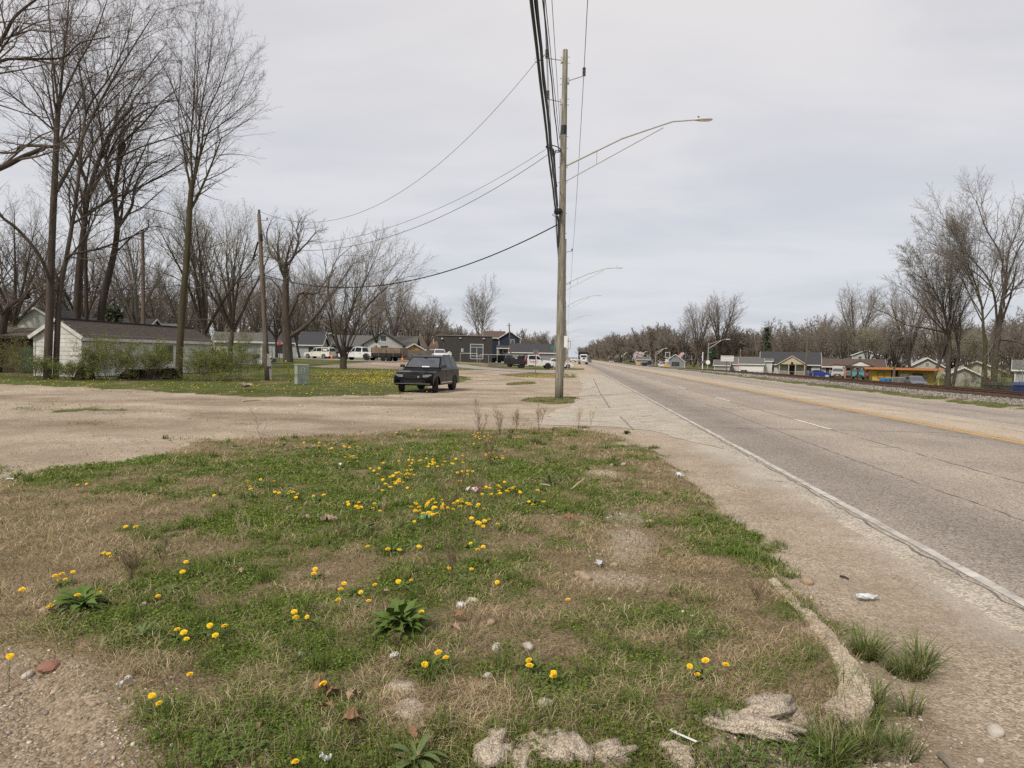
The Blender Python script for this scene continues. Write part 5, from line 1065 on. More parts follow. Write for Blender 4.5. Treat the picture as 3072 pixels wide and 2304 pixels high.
# distant woods: one mass each
def wood(name, label, spots, seed, twigm, wd=.05):
    T = TT((8, 6, 5), lr=(.45, .45, .42), wig=.1, up=(.05, .05, .03), rmin=wd, segs=(4, 3, 2, 2, 2), t0=(.25, .15, .1)); lib = []
    for k in range(5):
        s = Tree(seed + k); rs = s.r; s.limb([Vector((0, 0, -.5)), Vector((0, 0, .2))], .03, .025, T, 0, k=0, sub=1)
        for i in range(5):
            a = 1.256 * i + rs.random(); t = R(rs.uniform(6, 38)); s.grow(Vector((0, 0, .12)), Vector((math.cos(a) * math.sin(t), math.sin(a) * math.sin(t), math.cos(t))), .85, .02, 0, [dict(q, rmin=wd / 14) for q in T])
        lib.append(tubes_np([(p, r) for _, p, r in s.b], 3))
    kinds = bpy.data.collections.new(name + '_kinds'); rs = random.Random(seed)
    for v, f in lib:
        q = np_mesh('bare_tree_kind', v, f, None, twigm); COL.objects.unlink(q); kinds.objects.link(q)
    me = bpy.data.meshes.new(name); me.from_pydata([sp_[:3] for sp_ in spots], [], [])
    at_ = me.attributes.new('size', 'FLOAT', 'POINT'); at_.data.foreach_set('value', [sp_[3] for sp_ in spots]); me.materials.append(twigm)
    ob = bpy.data.objects.new(name, me); COL.objects.link(ob); ob['label'] = label; ob['kind'] = 'stuff'
    g = bpy.data.node_groups.new(name, 'GeometryNodeTree'); g.interface.new_socket('Geometry', in_out='INPUT', socket_type='NodeSocketGeometry'); g.interface.new_socket('Geometry', in_out='OUTPUT', socket_type='NodeSocketGeometry')
    n = g.nodes.new; gi = n('NodeGroupInput'); go = n('NodeGroupOutput'); ci = n('GeometryNodeCollectionInfo'); ci.inputs['Collection'].default_value = kinds; ci.inputs['Separate Children'].default_value = True; ci.inputs['Reset Children'].default_value = True
    ip = n('GeometryNodeInstanceOnPoints'); ip.inputs['Pick Instance'].default_value = True; ri = n('FunctionNodeRandomValue'); ri.data_type = 'INT'
    rf = n('FunctionNodeRandomValue'); rf.data_type = 'FLOAT_VECTOR'; rf.inputs[0].default_value = (0, 0, 0); rf.inputs[1].default_value = (0, 0, 6.283); na = n('GeometryNodeInputNamedAttribute'); na.data_type = 'FLOAT'; na.inputs['Name'].default_value = 'size'
    for sk in ri.inputs:
        if sk.name == 'Max' and sk.enabled: sk.default_value = 4
    rf.inputs['Seed'].default_value = seed
    ro = [o_ for o_ in ri.outputs if o_.enabled][0]; fo = [o_ for o_ in rf.outputs if o_.enabled][0]; nao = [o_ for o_ in na.outputs if o_.enabled][0]
    L_ = g.links.new; L_(gi.outputs[0], ip.inputs['Points']); L_(ci.outputs[0], ip.inputs['Instance']); L_(ro, ip.inputs['Instance Index']); L_(fo, ip.inputs['Rotation']); L_(nao, ip.inputs['Scale']); L_(ip.outputs[0], go.inputs[0])
    ob.modifiers.new('trees', 'NODES').node_group = g
def band(px0, px1, D0, D1, h0, h1, n, seed):
    rs = random.Random(seed); S = []
    for i in range(n):
        q = (i + rs.random()) / n; px = px0 + (px1 - px0) * q; D = D0 + (D1 - D0) * q + rs.uniform(0, 30); p = gD(px, D); S.append((p.x, p.y, p.z, (h0 + (h1 - h0) * q) * rs.choice((.55, .7, .85, 1, 1, 1.12, 1.25)) * rs.uniform(.9, 1.1)))
    return S
wood('woodland', 'distant leafless woodland along the right of the highway', band(1740, 1850, 950, 520, 13, 17, 46, 1) + band(1850, 2010, 520, 350, 15, 17, 34, 2) + band(1990, 2330, 380, 300, 10, 11, 56, 3), 100, TWR, .10)
wood('woodland_right', 'leafless woodland behind the right-hand houses', band(2150, 2480, 300, 230, 13, 13, 48, 4) + band(2460, 3150, 240, 150, 12, 12, 60, 5), 110, TWR, .06)
wood('woodland_left', 'leafless woodland behind the left-hand houses', band(-120, 900, 130, 190, 11, 13, 60, 6) + band(880, 1330, 190, 240, 12, 12, 30, 7), 120, TWG, .045)
wood('woodland_middle', 'low leafless trees on the horizon behind the dark building', band(1300, 1700, 330, 600, 13, 14, 40, 8), 130, TWR, .10)
# conifer and blossom tree
CON = M('conifer_needles', (.075, .085, .05), (.045, .055, .034), 1.2, .9)
def conifer(px, D, top, label):
    b = gD(px, D); Ht = at(px, top, D).z - b.z; root = thing('conifer', label, 'conifer', b); rs = random.Random(int(px)); mb = MB(); mb.tube([(0, 0, -.2), (0, 0, Ht)], [Ht * .02, .03], 6); mb.build('trunk', BK, root)
    tips = []
    for i in range(70):
        q = .12 + .86 * i / 70; L = (1 - q) * Ht * .30 * rs.uniform(.55, 1.15) + .3; a = rs.random() * 6.28
        for k in range(14):
            t = rs.random() ** .7; tips.append((math.cos(a) * L * t + rs.gauss(0, .25), math.sin(a) * L * t + rs.gauss(0, .25), q * Ht - .12 * L * t + rs.gauss(0, .15)))
    V, F = leafcloud(tips, .24, 4, .14, 2); np_mesh('crown', V, F, None, CON, root)
conifer(2298, 205, 980, 'dark evergreen behind the left end of the white house roof')
conifer(2140, 270, 1040, 'dark narrow evergreen right of the thicket by the lamp post')
conifer(340, 80, 920, 'small dark evergreen behind the crooked tree')
s_ = auto(71, 'white blossoming small tree beside the highway crossing', 1918, 320, 1060, BK, TWG, 60, 7, trunk=.15, leaf=BLOS, ls=.22, lk=3, lspread=.35, name='blossoming_tree')
# shrubs budding in front of the garage
SHL = attr_mat('shrub_leaf', rough=.7, trl=.3)
def shrub(px, D, wpx, top, label, dens=1.0, seed=0, cols=((.20, .22, .06), (.26, .28, .09), (.13, .15, .04)), twm=None, name='shrub', group='budding shrubs by the garage', nl=1, ls=.021):
    b = gD(px, D); Ht = at(px, top, D).z - b.z; Wd = wpx * D / FPX; rs = random.Random(seed); s = Tree(seed)
    T = TT((7, 5, 3), lr=(.45, .42, .4), ang=(38, 45, 50), wig=.16, up=(.0, .02, .0), rmin=.004, segs=(4, 3, 3, 2, 2), t0=(.25, .15, .1))
    for i in range(int(11 * dens)):
        a = rs.random() * 6.28; t = rs.random() ** .5 * .7; p = Vector((math.cos(a) * Wd * .25 * rs.random(), math.sin(a) * .5 * rs.random(), -.05))
        s.grow(p, Vector((math.cos(a) * math.sin(t), math.sin(a) * math.sin(t) * .6, math.cos(t))).normalized(), Ht * rs.uniform(.6, 1.05), .010, 0, T)
    root = thing(name, label, 'shrub', b, 0, group)
    V, F = tubes_np([(p, r) for _, p, r in s.b], 3); np_mesh('stems', V, F, None, twm or TW, root)
    tips = [p[j][:] for l, p, r in s.b if l >= 1 for j in (1, len(p) - 1)]
    if nl:
        V, F = leafcloud(tips, ls, seed, .06, nl); r_ = np.random.RandomState(seed); n = len(F); c_ = np.array(cols)[r_.choice(len(cols), n)] * r_.uniform(.7, 1.3, (n, 1)); np_mesh('foliage', V, F, None, SHL, root, col=np.repeat(c_, 4, 0))
    return root
shrub(330, 39, 190, 1010, 'largest budding shrub in front of the long white garage wall', 2.6, 201, nl=2)
shrub(425, 39.5, 150, 1020, 'budding shrub beside the grey door in the garage wall', 2.3, 202, nl=2)
shrub(220, 38.5, 110, 1075, 'lower shrub at the garage corner, right of the twin trunks', 1.6, 203, nl=2)
shrub(640, 41, 120, 1040, 'dense green shrub between the slender tree and the leaning pole', 2.4, 204, nl=3)
shrub(710, 43, 130, 1010, 'tall loose green shrub just left of the leaning pole', 2.0, 205, nl=2)
shrub(590, 43, 90, 1030, 'thin shrub right of the slender tree trunk', .9, 206)
shrub(40, 40, 170, 990, 'dark budding shrub at the left edge before the brown shed', 1.5, 207)
shrub(100, 38.5, 90, 1060, 'bare twiggy shrub left of the twin trunks', 1.4, 208, nl=1)
shrub(760, 47, 60, 1050, 'sparse shrub touching the leaning pole', .7, 209)
shrub(3020, 60, 150, 1060, 'green budding scrub under the tallest right-hand tree', 1.1, 210, group='scrub by the railway', ls=.035, nl=1, cols=((.12, .12, .05), (.16, .16, .07)))
shrub(2920, 62, 110, 1110, 'bare scrub at the foot of the right-hand trees', 1.2, 211, group='scrub by the railway', nl=1)
shrub(2838, 92, 60, 1110, 'bare scrub between the yellow building and the twisted tree', 1.2, 212, group='scrub by the railway', nl=1)
# ---------------------------------------------------------------- railway
RUST = M('rusty_rail', (.14, .075, .05), (.075, .045, .035), 3, .85, bump=.3); TIE = M('railway_tie', (.10, .075, .055), (.06, .045, .035), 2, .95)
BALM = attr_mat('ballast_stone', rough=.9)
rt = thing('railway_track', 'rusty railway track on a stone bed along the far side of the highway', 'railway track', (RAILX, 60, 0))
def rail(x):
    mb = MB(); Y = [-30, 0, 20, 30, 40, 50, 60, 75, 90, 110, 130, 160, 190, 220, 260, 320, 400, 520]; vs = []
    pr = [(-.07, -.17), (-.07, -.14), (-.015, -.12), (-.015, -.05), (-.04, -.04), (-.04, 0), (.04, 0), (.04, -.04), (.015, -.05), (.015, -.12), (.07, -.14), (.07, -.17)]
    for y in Y:
        for a, b in pr: vs.append((x - RAILX + a, y - 60, float(railz(y)) + .06 + b))
    k = len(pr); fs = [(i * k + j, i * k + (j + 1) % k, (i + 1) * k + (j + 1) % k, (i + 1) * k + j) for i in range(len(Y) - 1) for j in range(k)]
    mb.add(vs, fs).build('rail', RUST, rt)
rail(RAILX - .72); rail(RAILX + .72)
tm = None
for i in range(150):
    y = 24 + i * .55
    if tm is None: o = MB().box((0, 0, 0), (2.5, .23, .16)).build('sleeper', TIE, rt); tm = o.data
    else: o = bpy.data.objects.new('sleeper', tm); COL.objects.link(o); o.parent = rt
    o.location = (0, y - 60, float(railz(y)) - .16)
def ballast():
    bv, bf = OCTA
    n = 16000; q = rn.rand(n); Y = 16 * (150 / 16) ** q; X = rn.uniform(19.6, 25.8, n); X = np.where(rn.rand(n) < .55, rn.uniform(19.5, 22.4, n), X)
    Z = H(X, Y, False); S = rn.uniform(.028, .06, n) * np.maximum(1, Y / 45) ** .75
    P = bv[None] * (1 + rn.uniform(-.35, .35, (n, len(bv), 1))) * S[:, None, None] * np.stack([rn.uniform(.8, 1.3, n), rn.uniform(.8, 1.3, n), rn.uniform(.6, .9, n)], -1)[:, None]
    V = (P + np.stack([X, Y, Z + S * .4], -1)[:, None]).reshape(-1, 3); F = (bf[None] + (np.arange(n) * len(bv))[:, None, None]).reshape(-1, 3)
    c = pal(n, [(.27, .245, .225), (.17, .155, .145), (.38, .355, .33), (.10, .09, .085), (.24, .20, .17)])
    np_mesh('ballast_stones', V, None, F, BALM, col=np.repeat(c, len(bv), 0), kind='stuff')
ballast()
# ---------------------------------------------------------------- poles
POLE = M('weathered_pole_wood', (.33, .31, .25), (.115, .105, .08), 24, .9, bump=.9, bscale=22, stretch=(1, 1, .06), detail=8, spec=.15)
POLED = M('dark_pole_wood', (.17, .13, .10), (.10, .08, .065), 6, .9, bump=.5, bscale=20, stretch=(1, 1, .1), spec=.1)
GALV = M('galvanised_steel', (.42, .41, .40), (.32, .31, .30), 3, .45, .6); ALUM = M('brushed_aluminium', (.46, .45, .44), (.38, .37, .36), 2, .6, .25)
INS = M('grey_insulator', (.16, .155, .15), (.11, .105, .10), 4, .5); BLK = M('black_cable', (.012, .012, .013), (.02, .02, .02), 5, .55, spec=.3); WIRE = M('bare_wire', (.10, .10, .10), (.06, .06, .06), 3, .6, .3)
LUM = M('luminaire_grey', (.60, .60, .58), (.48, .48, .47), 5, .5); LENS = M('luminaire_lens', (.70, .70, .68), (.55, .55, .55), 8, .15, spec=.6); BAND = M('black_pole_band', (.015, .015, .017), (.02, .02, .02), 5, .5)
PD = 30.5
def arc(a, b, sag, n=24):
    a, b = Vector(a), Vector(b); return [a.lerp(b, i / n) - Vector((0, 0, sag * 4 * (i / n) * (1 - i / n))) for i in range(n + 1)]
pb = gH(1677, 1194); PD = (pb.y * math.cos(R(4.694)) - pb.x * math.sin(R(4.694)))
ptop = at(1696, 150, PD)
lean = (ptop.x - pb.x, ptop.y - pb.y); PH = ptop.z - pb.z
def pp(z):                            # point on the pole axis at absolute height z
    q = (z - pb.z) / PH; return Vector((pb.x + lean[0] * q, pb.y + lean[1] * q, z))
pole = thing('utility_pole', 'tall weathered wooden utility pole at the roadside, nearest the camera', 'utility pole', pb)
mb = MB(); mb.tube([Vector((lean[0] * q, lean[1] * q, PH * q - .2 * (q == 0))) for q in [i / 16 for i in range(17)]], [.190 - .078 * i / 16 for i in range(17)], 18); mb.build('shaft', POLE, pole, smooth=True)
pts = [(Vector((lean[0] * q, lean[1] * q, PH * q))) for q in (.755, .785)]
zb0 = at(1692, 405, PD).z; zb1 = at(1692, 377, PD).z
mb = MB(); mb.tube([pp(zb0) - pb, pp(zb1) - pb], [.135, .134], 18); mb.build('identification_band', BAND, pole)
mb = MB(); rs = random.Random(4)
for py in (172, 190, 236, 254, 298, 315, 410, 445, 503, 548, 640, 700): 
    c = pp(at(1694, py, PD).z) - pb; mb.bar(c + Vector((-.2, -.02, 0)), c + Vector((.2, -.02, 0)), .02, .02)
    mb.box(c + Vector((.19, -.02, 0)), (.02, .05, .05)); mb.box(c + Vector((-.19, -.02, 0)), (.02, .05, .05))
mb.build('through_bolt', GALV, pole, kind='stuff')
ins_pts = []
for (x0, y0, x1, y1, iy) in [(1686, 181, 1640, 173, 155), (1705, 242, 1752, 229, 213), (1686, 306, 1643, 296, 279)]:
    a, b = at(x0, y0, PD), at(x1, y1, PD); b = Vector((b.x, a.y - .0, b.z))
    mb = MB(); mb.cyl(a - pb, b - pb, .026, 8); mb.box(a - pb, (.08, .16, .22)); arm = mb.build('standoff_arm', ALUM, pole)
    top = Vector((b.x, b.y, at(x1, iy - 9, PD).z)); z0 = b.z - .02; hh_ = top.z - z0; mb = MB(); prof = []
    for k in range(6): prof += [(.035, hh_ * (k + .1) / 6), (.085, hh_ * (k + .35) / 6), (.07, hh_ * (k + .6) / 6), (.035, hh_ * (k + .7) / 6)]
    prof += [(.03, hh_)]; mb.lathe(prof, (b.x - pb.x, b.y - pb.y, z0 - pb.z), n=10); mb.build('insulator', INS, pole); ins_pts.append(top)
# sheet cover on the pole edge at mid height and cable loop
mb = MB(); c = at(1661, 446, PD - .2); mb.ring(c - pb, .34, .022, (0.25, 0.1, 1), 22, 6); e0 = at(1663, 462, PD - .35)
mb.tube([c + Vector((-.33, -.05, .07)) - pb, c + Vector((0, -.32, -.12)) - pb, at(1663, 470, PD - .2) - pb, at(1668, 560, PD - .2) - pb, at(1673, 620, PD - .2) - pb], .035, 6)
mb.tube([c + Vector((.33, .05, -.07)) - pb, c + Vector((.1, -.3, -.15)) - pb, at(1663, 470, PD - .2) - pb], .022, 5)
mb.build('cable_loop', BLK, pole)
mb = MB(); mb.blob(at(1674, 634, PD - .15) - pb, (.17, .17, .16), random.Random(2), 2, .35); mb.ring(at(1671, 645, PD - .15) - pb, .2, .012, (0, .1, 1), 16, 4); mb.tube([at(1673, 650, PD - .1) - pb, at(1677, 680, PD - .1) - pb, at(1676, 740, PD - .05) - pb], .045, 6); mb.build('cable_splice', BLK, pole)
mb = MB(); mb.tube([at(1681, 300, PD - .16) - pb, at(1679, 560, PD - .2) - pb, at(1676, 900, PD - .19) - pb], .008, 4); mb.build('ground_wire', WIRE, pole)
# street light on the pole
def street_light(root_xyz, z_hi, z_lo, reach, z_tip, label, group, tone=None):
    """arm reaching over the road (+X) from a pole axis at root_xyz"""
    x, y, _ = root_xyz; t = thing('street_light', label, 'street light', (x, y, z_hi), 0, group)
    r = z_tip - z_hi; q = reach - .75
    mb = MB(); mb.tube([(.1, 0, 0), (q * .45, 0, r * .60), (q * .72, 0, r * .86), (q * .84, 0, r * .97), (q, 0, r), (q + .12, 0, r + .01)], [.045, .04, .038, .035, .032, .032], 8); mb.build('arm', ALUM, t)
    mb = MB(); mb.tube([(.1, 0, z_lo - z_hi), (q * .77, 0, r * .84)], .024, 7); mb.cyl((q * .26, 0, r * .33), (q * .26, 0, (z_lo - z_hi) + (r * .84 - (z_lo - z_hi)) * (.26 * q - .1) / (.77 * q - .1)), .018, 6); mb.build('brace', ALUM, t)
    mb = MB(); lz = r + .01; P = []
    prof = [(q + .02, .05, .05), (q + .15, .11, .07), (q + .4, .17, .085), (q + .62, .16, .075), (q + .76, .10, .045), (q + .80, .03, .02)]; vs = []
    for px_, wy, hz in prof:
        for k in range(10):
            a = 6.283 * k / 10; vs.append((px_, math.cos(a) * wy, lz + max(math.sin(a), -.45) * hz))
    mb.add(vs, [(i * 10 + j, i * 10 + (j + 1) % 10, (i + 1) * 10 + (j + 1) % 10, (i + 1) * 10 + j) for i in range(5) for j in range(10)] + [tuple(range(10)), tuple(range(50, 60))])
    hd = mb.build('lamp_head', LUM, t, smooth=True)
    mb = MB(); mb.box((q + .48, 0, lz - .042), (.42, .22, .015)); mb.build('lens', LENS, hd)
    mb = MB(); mb.lathe([(.035, 0), (.04, .01), (.04, .07), (.03, .085)], (q + .2, 0, lz + .07), n=10); mb.build('photocell', INS, hd)
    return t
zh = at(1702, 498, PD).z; zl = at(1702, 544, PD).z; tipp = at(2127, 371, PD)
tip_reach = (2127 - 1694) / FPX * PD * 1.0
SL = 'street lights on the wooden poles along the highway'
sl0 = street_light(pp(zh), zh, zl, tip_reach, tipp.z - .02, 'long double-armed street light on the nearest wooden pole, largest in view', SL)
PX = pb.x
prevs = []
far_specs = [(1866, 804, 81, 847.5, 'second nearest'), (1804, 887, 117, 914, 'third nearest'), (1775.5, 945.7, 172, 966.6, 'fourth nearest'), (1748.5, 987, 255, 1000, 'fifth nearest'), (1738, 1010.5, 357, 1018, 'sixth nearest'), (1731, 1020, 430, 1026, 'seventh nearest'), (1726, 1035, 560, 1040, 'farthest visible')]
for i, (tx, ty, D, ay, nm) in enumerate(far_specs):
    tp = at(tx, ty, D); y = tp.y; x = at(1689 + 2.2 * i, 1070, D).x; z0 = h(x, y)
    zt = tp.z; zhi = zt - 1.8; reach = min(tp.x - x, 7.0); zptop = zt + 3.2
    p = thing('utility_pole', 'wooden utility pole ' + nm.replace(' nearest', '') .replace('farthest visible', 'farthest') + ' in the receding row, mostly hidden behind the nearest pole', 'utility pole', (x, y, z0), 0, 'receding row of utility poles')
    mb = MB(); mb.tube([(0, 0, -.2), (0, 0, zptop - z0)], [.19, .12], 10); mb.build('shaft', POLE, p)
    mb = MB()
    for zz, sx in ((-.4, -.75), (-1.5, .75), (-2.6, -.75)): mb.cyl((0, 0, zptop - z0 + zz), (sx, 0, zptop - z0 + zz + .15), .03, 6); mb.lathe([(.05, 0), (.09, .05), (.06, .1), (.09, .17), (.05, .28)], (sx, 0, zptop - z0 + zz + .15), n=8)
    mb.build('insulator_arm', INS, p)
    street_light((x, y, 0), zhi, zhi - .75, reach, zt, nm + ' street light reaching over the highway from the receding row of poles', SL)
    prevs.append((x, y, zptop))
# wires (things of their own)
def wire(name, label, runs, r, m, cat='cable', group=None):
    mb = MB()
    for P in runs: mb.tube(P, r, 5, cap=False)
    o = mb.build(name, m); tag(o, label, cat, group); return o
def noisy(P, a, seed):
    rs = random.Random(seed); return [p + Vector((rs.uniform(-a, a), rs.uniform(-a, a), rs.uniform(-a, a))) if 0 < i < len(P) - 1 else p for i, p in enumerate(P)]
YB = -22.0
def back(px0, D0, px_end, py_end, extra=0):
    pass
# overhead lines towards the viewer: end point behind the camera such that the line leaves the top edge at the right column
def overhead(a, px_top, Dtop, sag=.25, n=30):
    """a: point at pole; passes the top edge of the picture at column px_top, Dtop ahead, and goes on behind the viewer"""
    m_ = at(px_top, 0, Dtop); d = m_ - a; k = (a.y - YB) / (a.y - m_.y); b = a + d * k
    b.z = a.z * .97 + .3
    P = []
    for i in range(n + 1):
        q = i / n; p = a.lerp(b, q); P.append(p)
    # sag fitted so that the wire passes m_ in height
    qm = (a.y - m_.y) / (a.y - b.y); zl_ = a.z + (b.z - a.z) * qm; sg = (zl_ - m_.z) / (4 * qm * (1 - qm))
    return [p - Vector((0, 0, sg * 4 * (i / n) * (1 - i / n))) for i, p in enumerate(P)]
# depth at which each wire crosses the top edge is set by its height: z - eye = D * tan
def dtop(z, s=.35): r = ray(1640, 0); return (z - s - EYE.z) / r.z
CG = 'overhead cables at the nearest pole'
for i, (top, pxt, lab) in enumerate([(ins_pts[0], 1629, 'thin power line on the upper left insulator of the nearest pole'), (ins_pts[1], 1763, 'power line on the right-hand insulator of the nearest pole, alone on the road side'), (ins_pts[2], 1633, 'power line on the lower left insulator of the nearest pole')]):
    nx_, ny_, nz_ = prevs[0]; far = Vector((nx_ + (top.x - pp(top.z).x), ny_, nz_ + (-.1, -1.2, -2.3)[i]))
    runs = [overhead(top, pxt, dtop(top.z, .5)), arc(top, far, .9)]
    for (xa, ya, za), (xb, yb, zb_) in zip(prevs[:-1], prevs[1:]): runs.append(arc((xa + (top.x - pp(top.z).x), ya, za + (-.1, -1.2, -2.3)[i]), (xb + (top.x - pp(top.z).x), yb, zb_ + (-.1, -1.2, -2.3)[i]), .9, 10))
    wire('power_line', lab, runs, .013 if i != 1 else .014, WIRE, 'power line', CG)
for i, (px, py, pxt, r, lab) in enumerate([(1668, 640, 1594, .033, 'thickest black cable bundle running overhead to the nearest pole'), (1671, 560, 1606, .024, 'black cable just right of the thickest bundle'), (1673, 650, 1611, .018, 'thin black cable third from the left overhead'),
        (1677, 455, 1630, .022, 'twisted black cable to the pole at the loop'), (1679, 418, 1636, .012, 'thin twisted wire left of the pole band'), (1682, 412, 1656, .009, 'thin single wire nearest the pole on its left')]):
    a = at(px, py, PD - .1); P = overhead(a, pxt, dtop(a.z, .45)); P = noisy(P, .012 if r > .02 else .004, i)
    runs = [P]
    if i == 0:
        runs += [noisy([p + Vector((.075, 0, .02)) for p in P], .012, 9)]
    if i in (0, 2, 5):
        nx_, ny_, nz_ = prevs[0]; runs.append(arc(a, (nx_ - .3, ny_, nz_ - 6 - i * .3), .8))
    wire('overhead_cable', lab, runs, r, BLK, 'cable', CG)
# leaning wooden pole at the left
lb_ = gH(803, 1141); LD = lb_.y * math.cos(R(4.694)) - lb_.x * math.sin(R(4.694)); lt = at(777, 643, LD)
lp = thing('utility_pole', 'leaning wooden pole with a meter box, left of the green utility cabinet', 'utility pole', lb_)
dl = lt - lb_; mb = MB(); mb.tube([Vector((dl.x * q, dl.y * q, dl.z * q - .2 * (q == 0))) for q in [i / 8 for i in range(9)]], [.165 - .06 * i / 8 for i in range(9)], 12); mb.build('shaft', POLED, lp, smooth=True)
mb = MB(); mb.tube([at(782, 703, LD) - lb_, at(783.5, 724, LD) - lb_], [.118, .12], 12); mb.build('identification_band', BAND, lp)
mb = MB(); mb.lathe([(.04, 0), (.1, .03), (.06, .08), (.1, .13), (.06, .18), (.09, .23), (.03, .3)], dl, n=8); mb.build('insulator', INS, lp)
a_ = at(781, 661, LD) - lb_; mb = MB(); mb.cyl(a_, a_ + Vector((.42, 0, 0)), .018, 6); mb.lathe([(.03, 0), (.05, .03), (.03, .06), (.05, .1), (.03, .17)], a_ + Vector((.42, 0, 0)), n=8); mb.build('side_bracket', INS, lp)
mb = MB(); mb.box(at(812, 1088, LD) - lb_, (.16, .12, 2.0)); mb.build('conduit', GALV, lp)
mb = MB(); mb.box(at(813, 1072, LD) - lb_ + Vector((0, -.15, 0)), (.30, .14, .42)); m_ = mb.build('meter_box', GALV, lp)
mb = MB(); c = at(817, 1071, LD) - lb_ + Vector((0, -.24, 0)); mb.lathe([(.09, 0), (.09, .05), (.07, .09)], c, (0, -1, 0), 12); mb.build('meter_dial', ALUM, m_)
mb = MB(); mb.box(at(811, 1090, LD) - lb_ + Vector((0, -.15, 0)), (.24, .12, .36)); mb.build('breaker_box', GALV, lp)
mb = MB(); mb.box(at(821, 1082, LD) - lb_ + Vector((0, .1, 0)), (.25, .2, .22)); mb.build('bell_box', INS, lp)
mb = MB(); mb.tube([at(797, 800, LD) - lb_ + Vector((.0, -.15, 0)), at(800, 900, LD) - lb_ + Vector((.0, -.16, 0)), at(806, 1062, LD) - lb_ + Vector((0, -.17, 0))], .02, 5); mb.build('cable_run', BLK, lp)
mb = MB(); mb.tube([at(779, 725, LD) - lb_ + Vector((-.1, 0, 0)), at(760, 775, LD) - lb_, at(762, 780, LD) - lb_], [.05, .06, .1], 6); mb.tube([at(762, 776, LD) - lb_, at(740, 790, LD) - lb_], .015, 5); mb.build('cable_clamp', BLK, lp)
# service lines from the main pole to the leaning pole and beyond
CS = 'service lines crossing to the leaning pole'
def through(a, mid, b, n=40):         # parabola through three points
    a, mid, b = Vector(a), Vector(mid), Vector(b); qm = (Vector((mid.x - a.x, mid.y - a.y)).length) / (Vector((b.x - a.x, b.y - a.y)).length); sg = (a.z + (b.z - a.z) * qm - mid.z) / (4 * qm * (1 - qm)); return arc(a, b, sg, n)
def lerpD(px0, D0, px1, D1, px):
    return 1 / ((1 / D0) + (1 / D1 - 1 / D0) * (px - px0) / (px1 - px0))
for x0, y0, xm, ym, x1, y1, r, m_, lab in [(1606, 188, 1100, 628, 777, 633, .010, WIRE, 'topmost thin wire crossing the sky to the leaning pole'), (1637, 448, 1230, 660, 785, 730, .009, WIRE, 'second thin wire crossing the sky to the leaning pole'), (1645, 463, 1230, 688, 786, 740, .012, BLK, 'third twisted wire crossing the sky to the leaning pole'), (1672, 674, 1060, 862, 795, 826, .028, BLK, 'thick sagging black cable crossing to the leaning pole')]:
    Dm = lerpD(x0, PD, x1, LD, xm); wire('service_line', lab, [through(at(x0, y0, PD), at(xm, ym, Dm), at(x1, y1, LD))], r, m_, 'cable', CS)
mb = MB(); a = at(1606, 188, PD); b = ins_pts[0]; mb.tube([a, a + Vector((.25, 0, .12)), b + Vector((-.1, 0, -.25))], [.02, .03, .02], 5); mb.tube([a, a + Vector((-.02, 0, .2)), a + Vector((.2, 0, .2))], .008, 4); o = mb.build('wire_clamp', INS); tag(o, 'wire clamp hanging left of the upper insulator arm', 'clamp')
wire('service_line', 'black line leaving the leaning pole to the left behind the trees', [arc(at(795, 826, LD), at(-200, 860, LD + 25), .8)], .022, BLK, 'cable', CS)
# second wooden pole behind the garage with a lamp
def simple_pole(label, px, D, py_top, r=.14, mat=POLED, dx=0, arms=True, group='plain utility poles', lamp=None):
    b = gD(px, D); t = at(px + dx, py_top, D); p = thing('utility_pole', label, 'utility pole', b, 0, group); d = t - b
    mb = MB(); mb.tube([(0, 0, -.2), d * .5, d], [r, r * .85, r * .7], 8); mb.build('shaft', mat, p)
    if arms:
        mb = MB(); c = d * .985; mb.box(c + Vector((0, 0, .1)), (.08, .08, .3)); mb.bar(c - Vector((.5, 0, .35)), c + Vector((.5, 0, -.35)), .08, .08); mb.build('crossarm', mat, p)
    if lamp:
        mb = MB(); c = Vector((0, 0, lamp)); mb.cyl(c, c + Vector((-.9, 0, .2)), .03, 6); mb.box(c + Vector((-1.05, 0, .1)), (.55, .25, .3)); mb.build('lamp', INS, p)
    return p
simple_pole('grey wooden pole standing behind the garage roof with a small transformer', 431, 66, 690, .20, POLED, -3, lamp=7.6)
simple_pole('dark wooden pole beside the navy house', 1534, 150, 970, .16, POLED, -7, group='plain utility poles')
simple_pole('thin pole left of the dark building', 1315, 170, 1010, .14, POLED, -2)
simple_pole('tall thin wooden pole beside the white house with the porch', 2417, 118, 1012, .15, POLED, 6, False)
simple_pole('stub pole in front of the yellow building', 2682, 96, 1100, .2, POLED, 1, False)
simple_pole('slim pole above the plain billboard', 2221, 210, 1046, .15, POLE, 1, False)
simple_pole('thin pole left of the dark evergreen', 2292, 200, 1040, .13, POLED, 0, False)
simple_pole('slim pole behind the grey shop', 2036, 260, 1040, .16, POLED, 0, False)
simple_pole('pole by the blossoming tree', 1949, 330, 1065, .16, POLE, 0, True)
simple_pole('white metal pole at the right edge', 3068, 75, 1075, .06, ALUM, 2, False)
simple_pole('pole behind the white gabled house', 1178, 190, 1000, .15, POLED, 0, True)
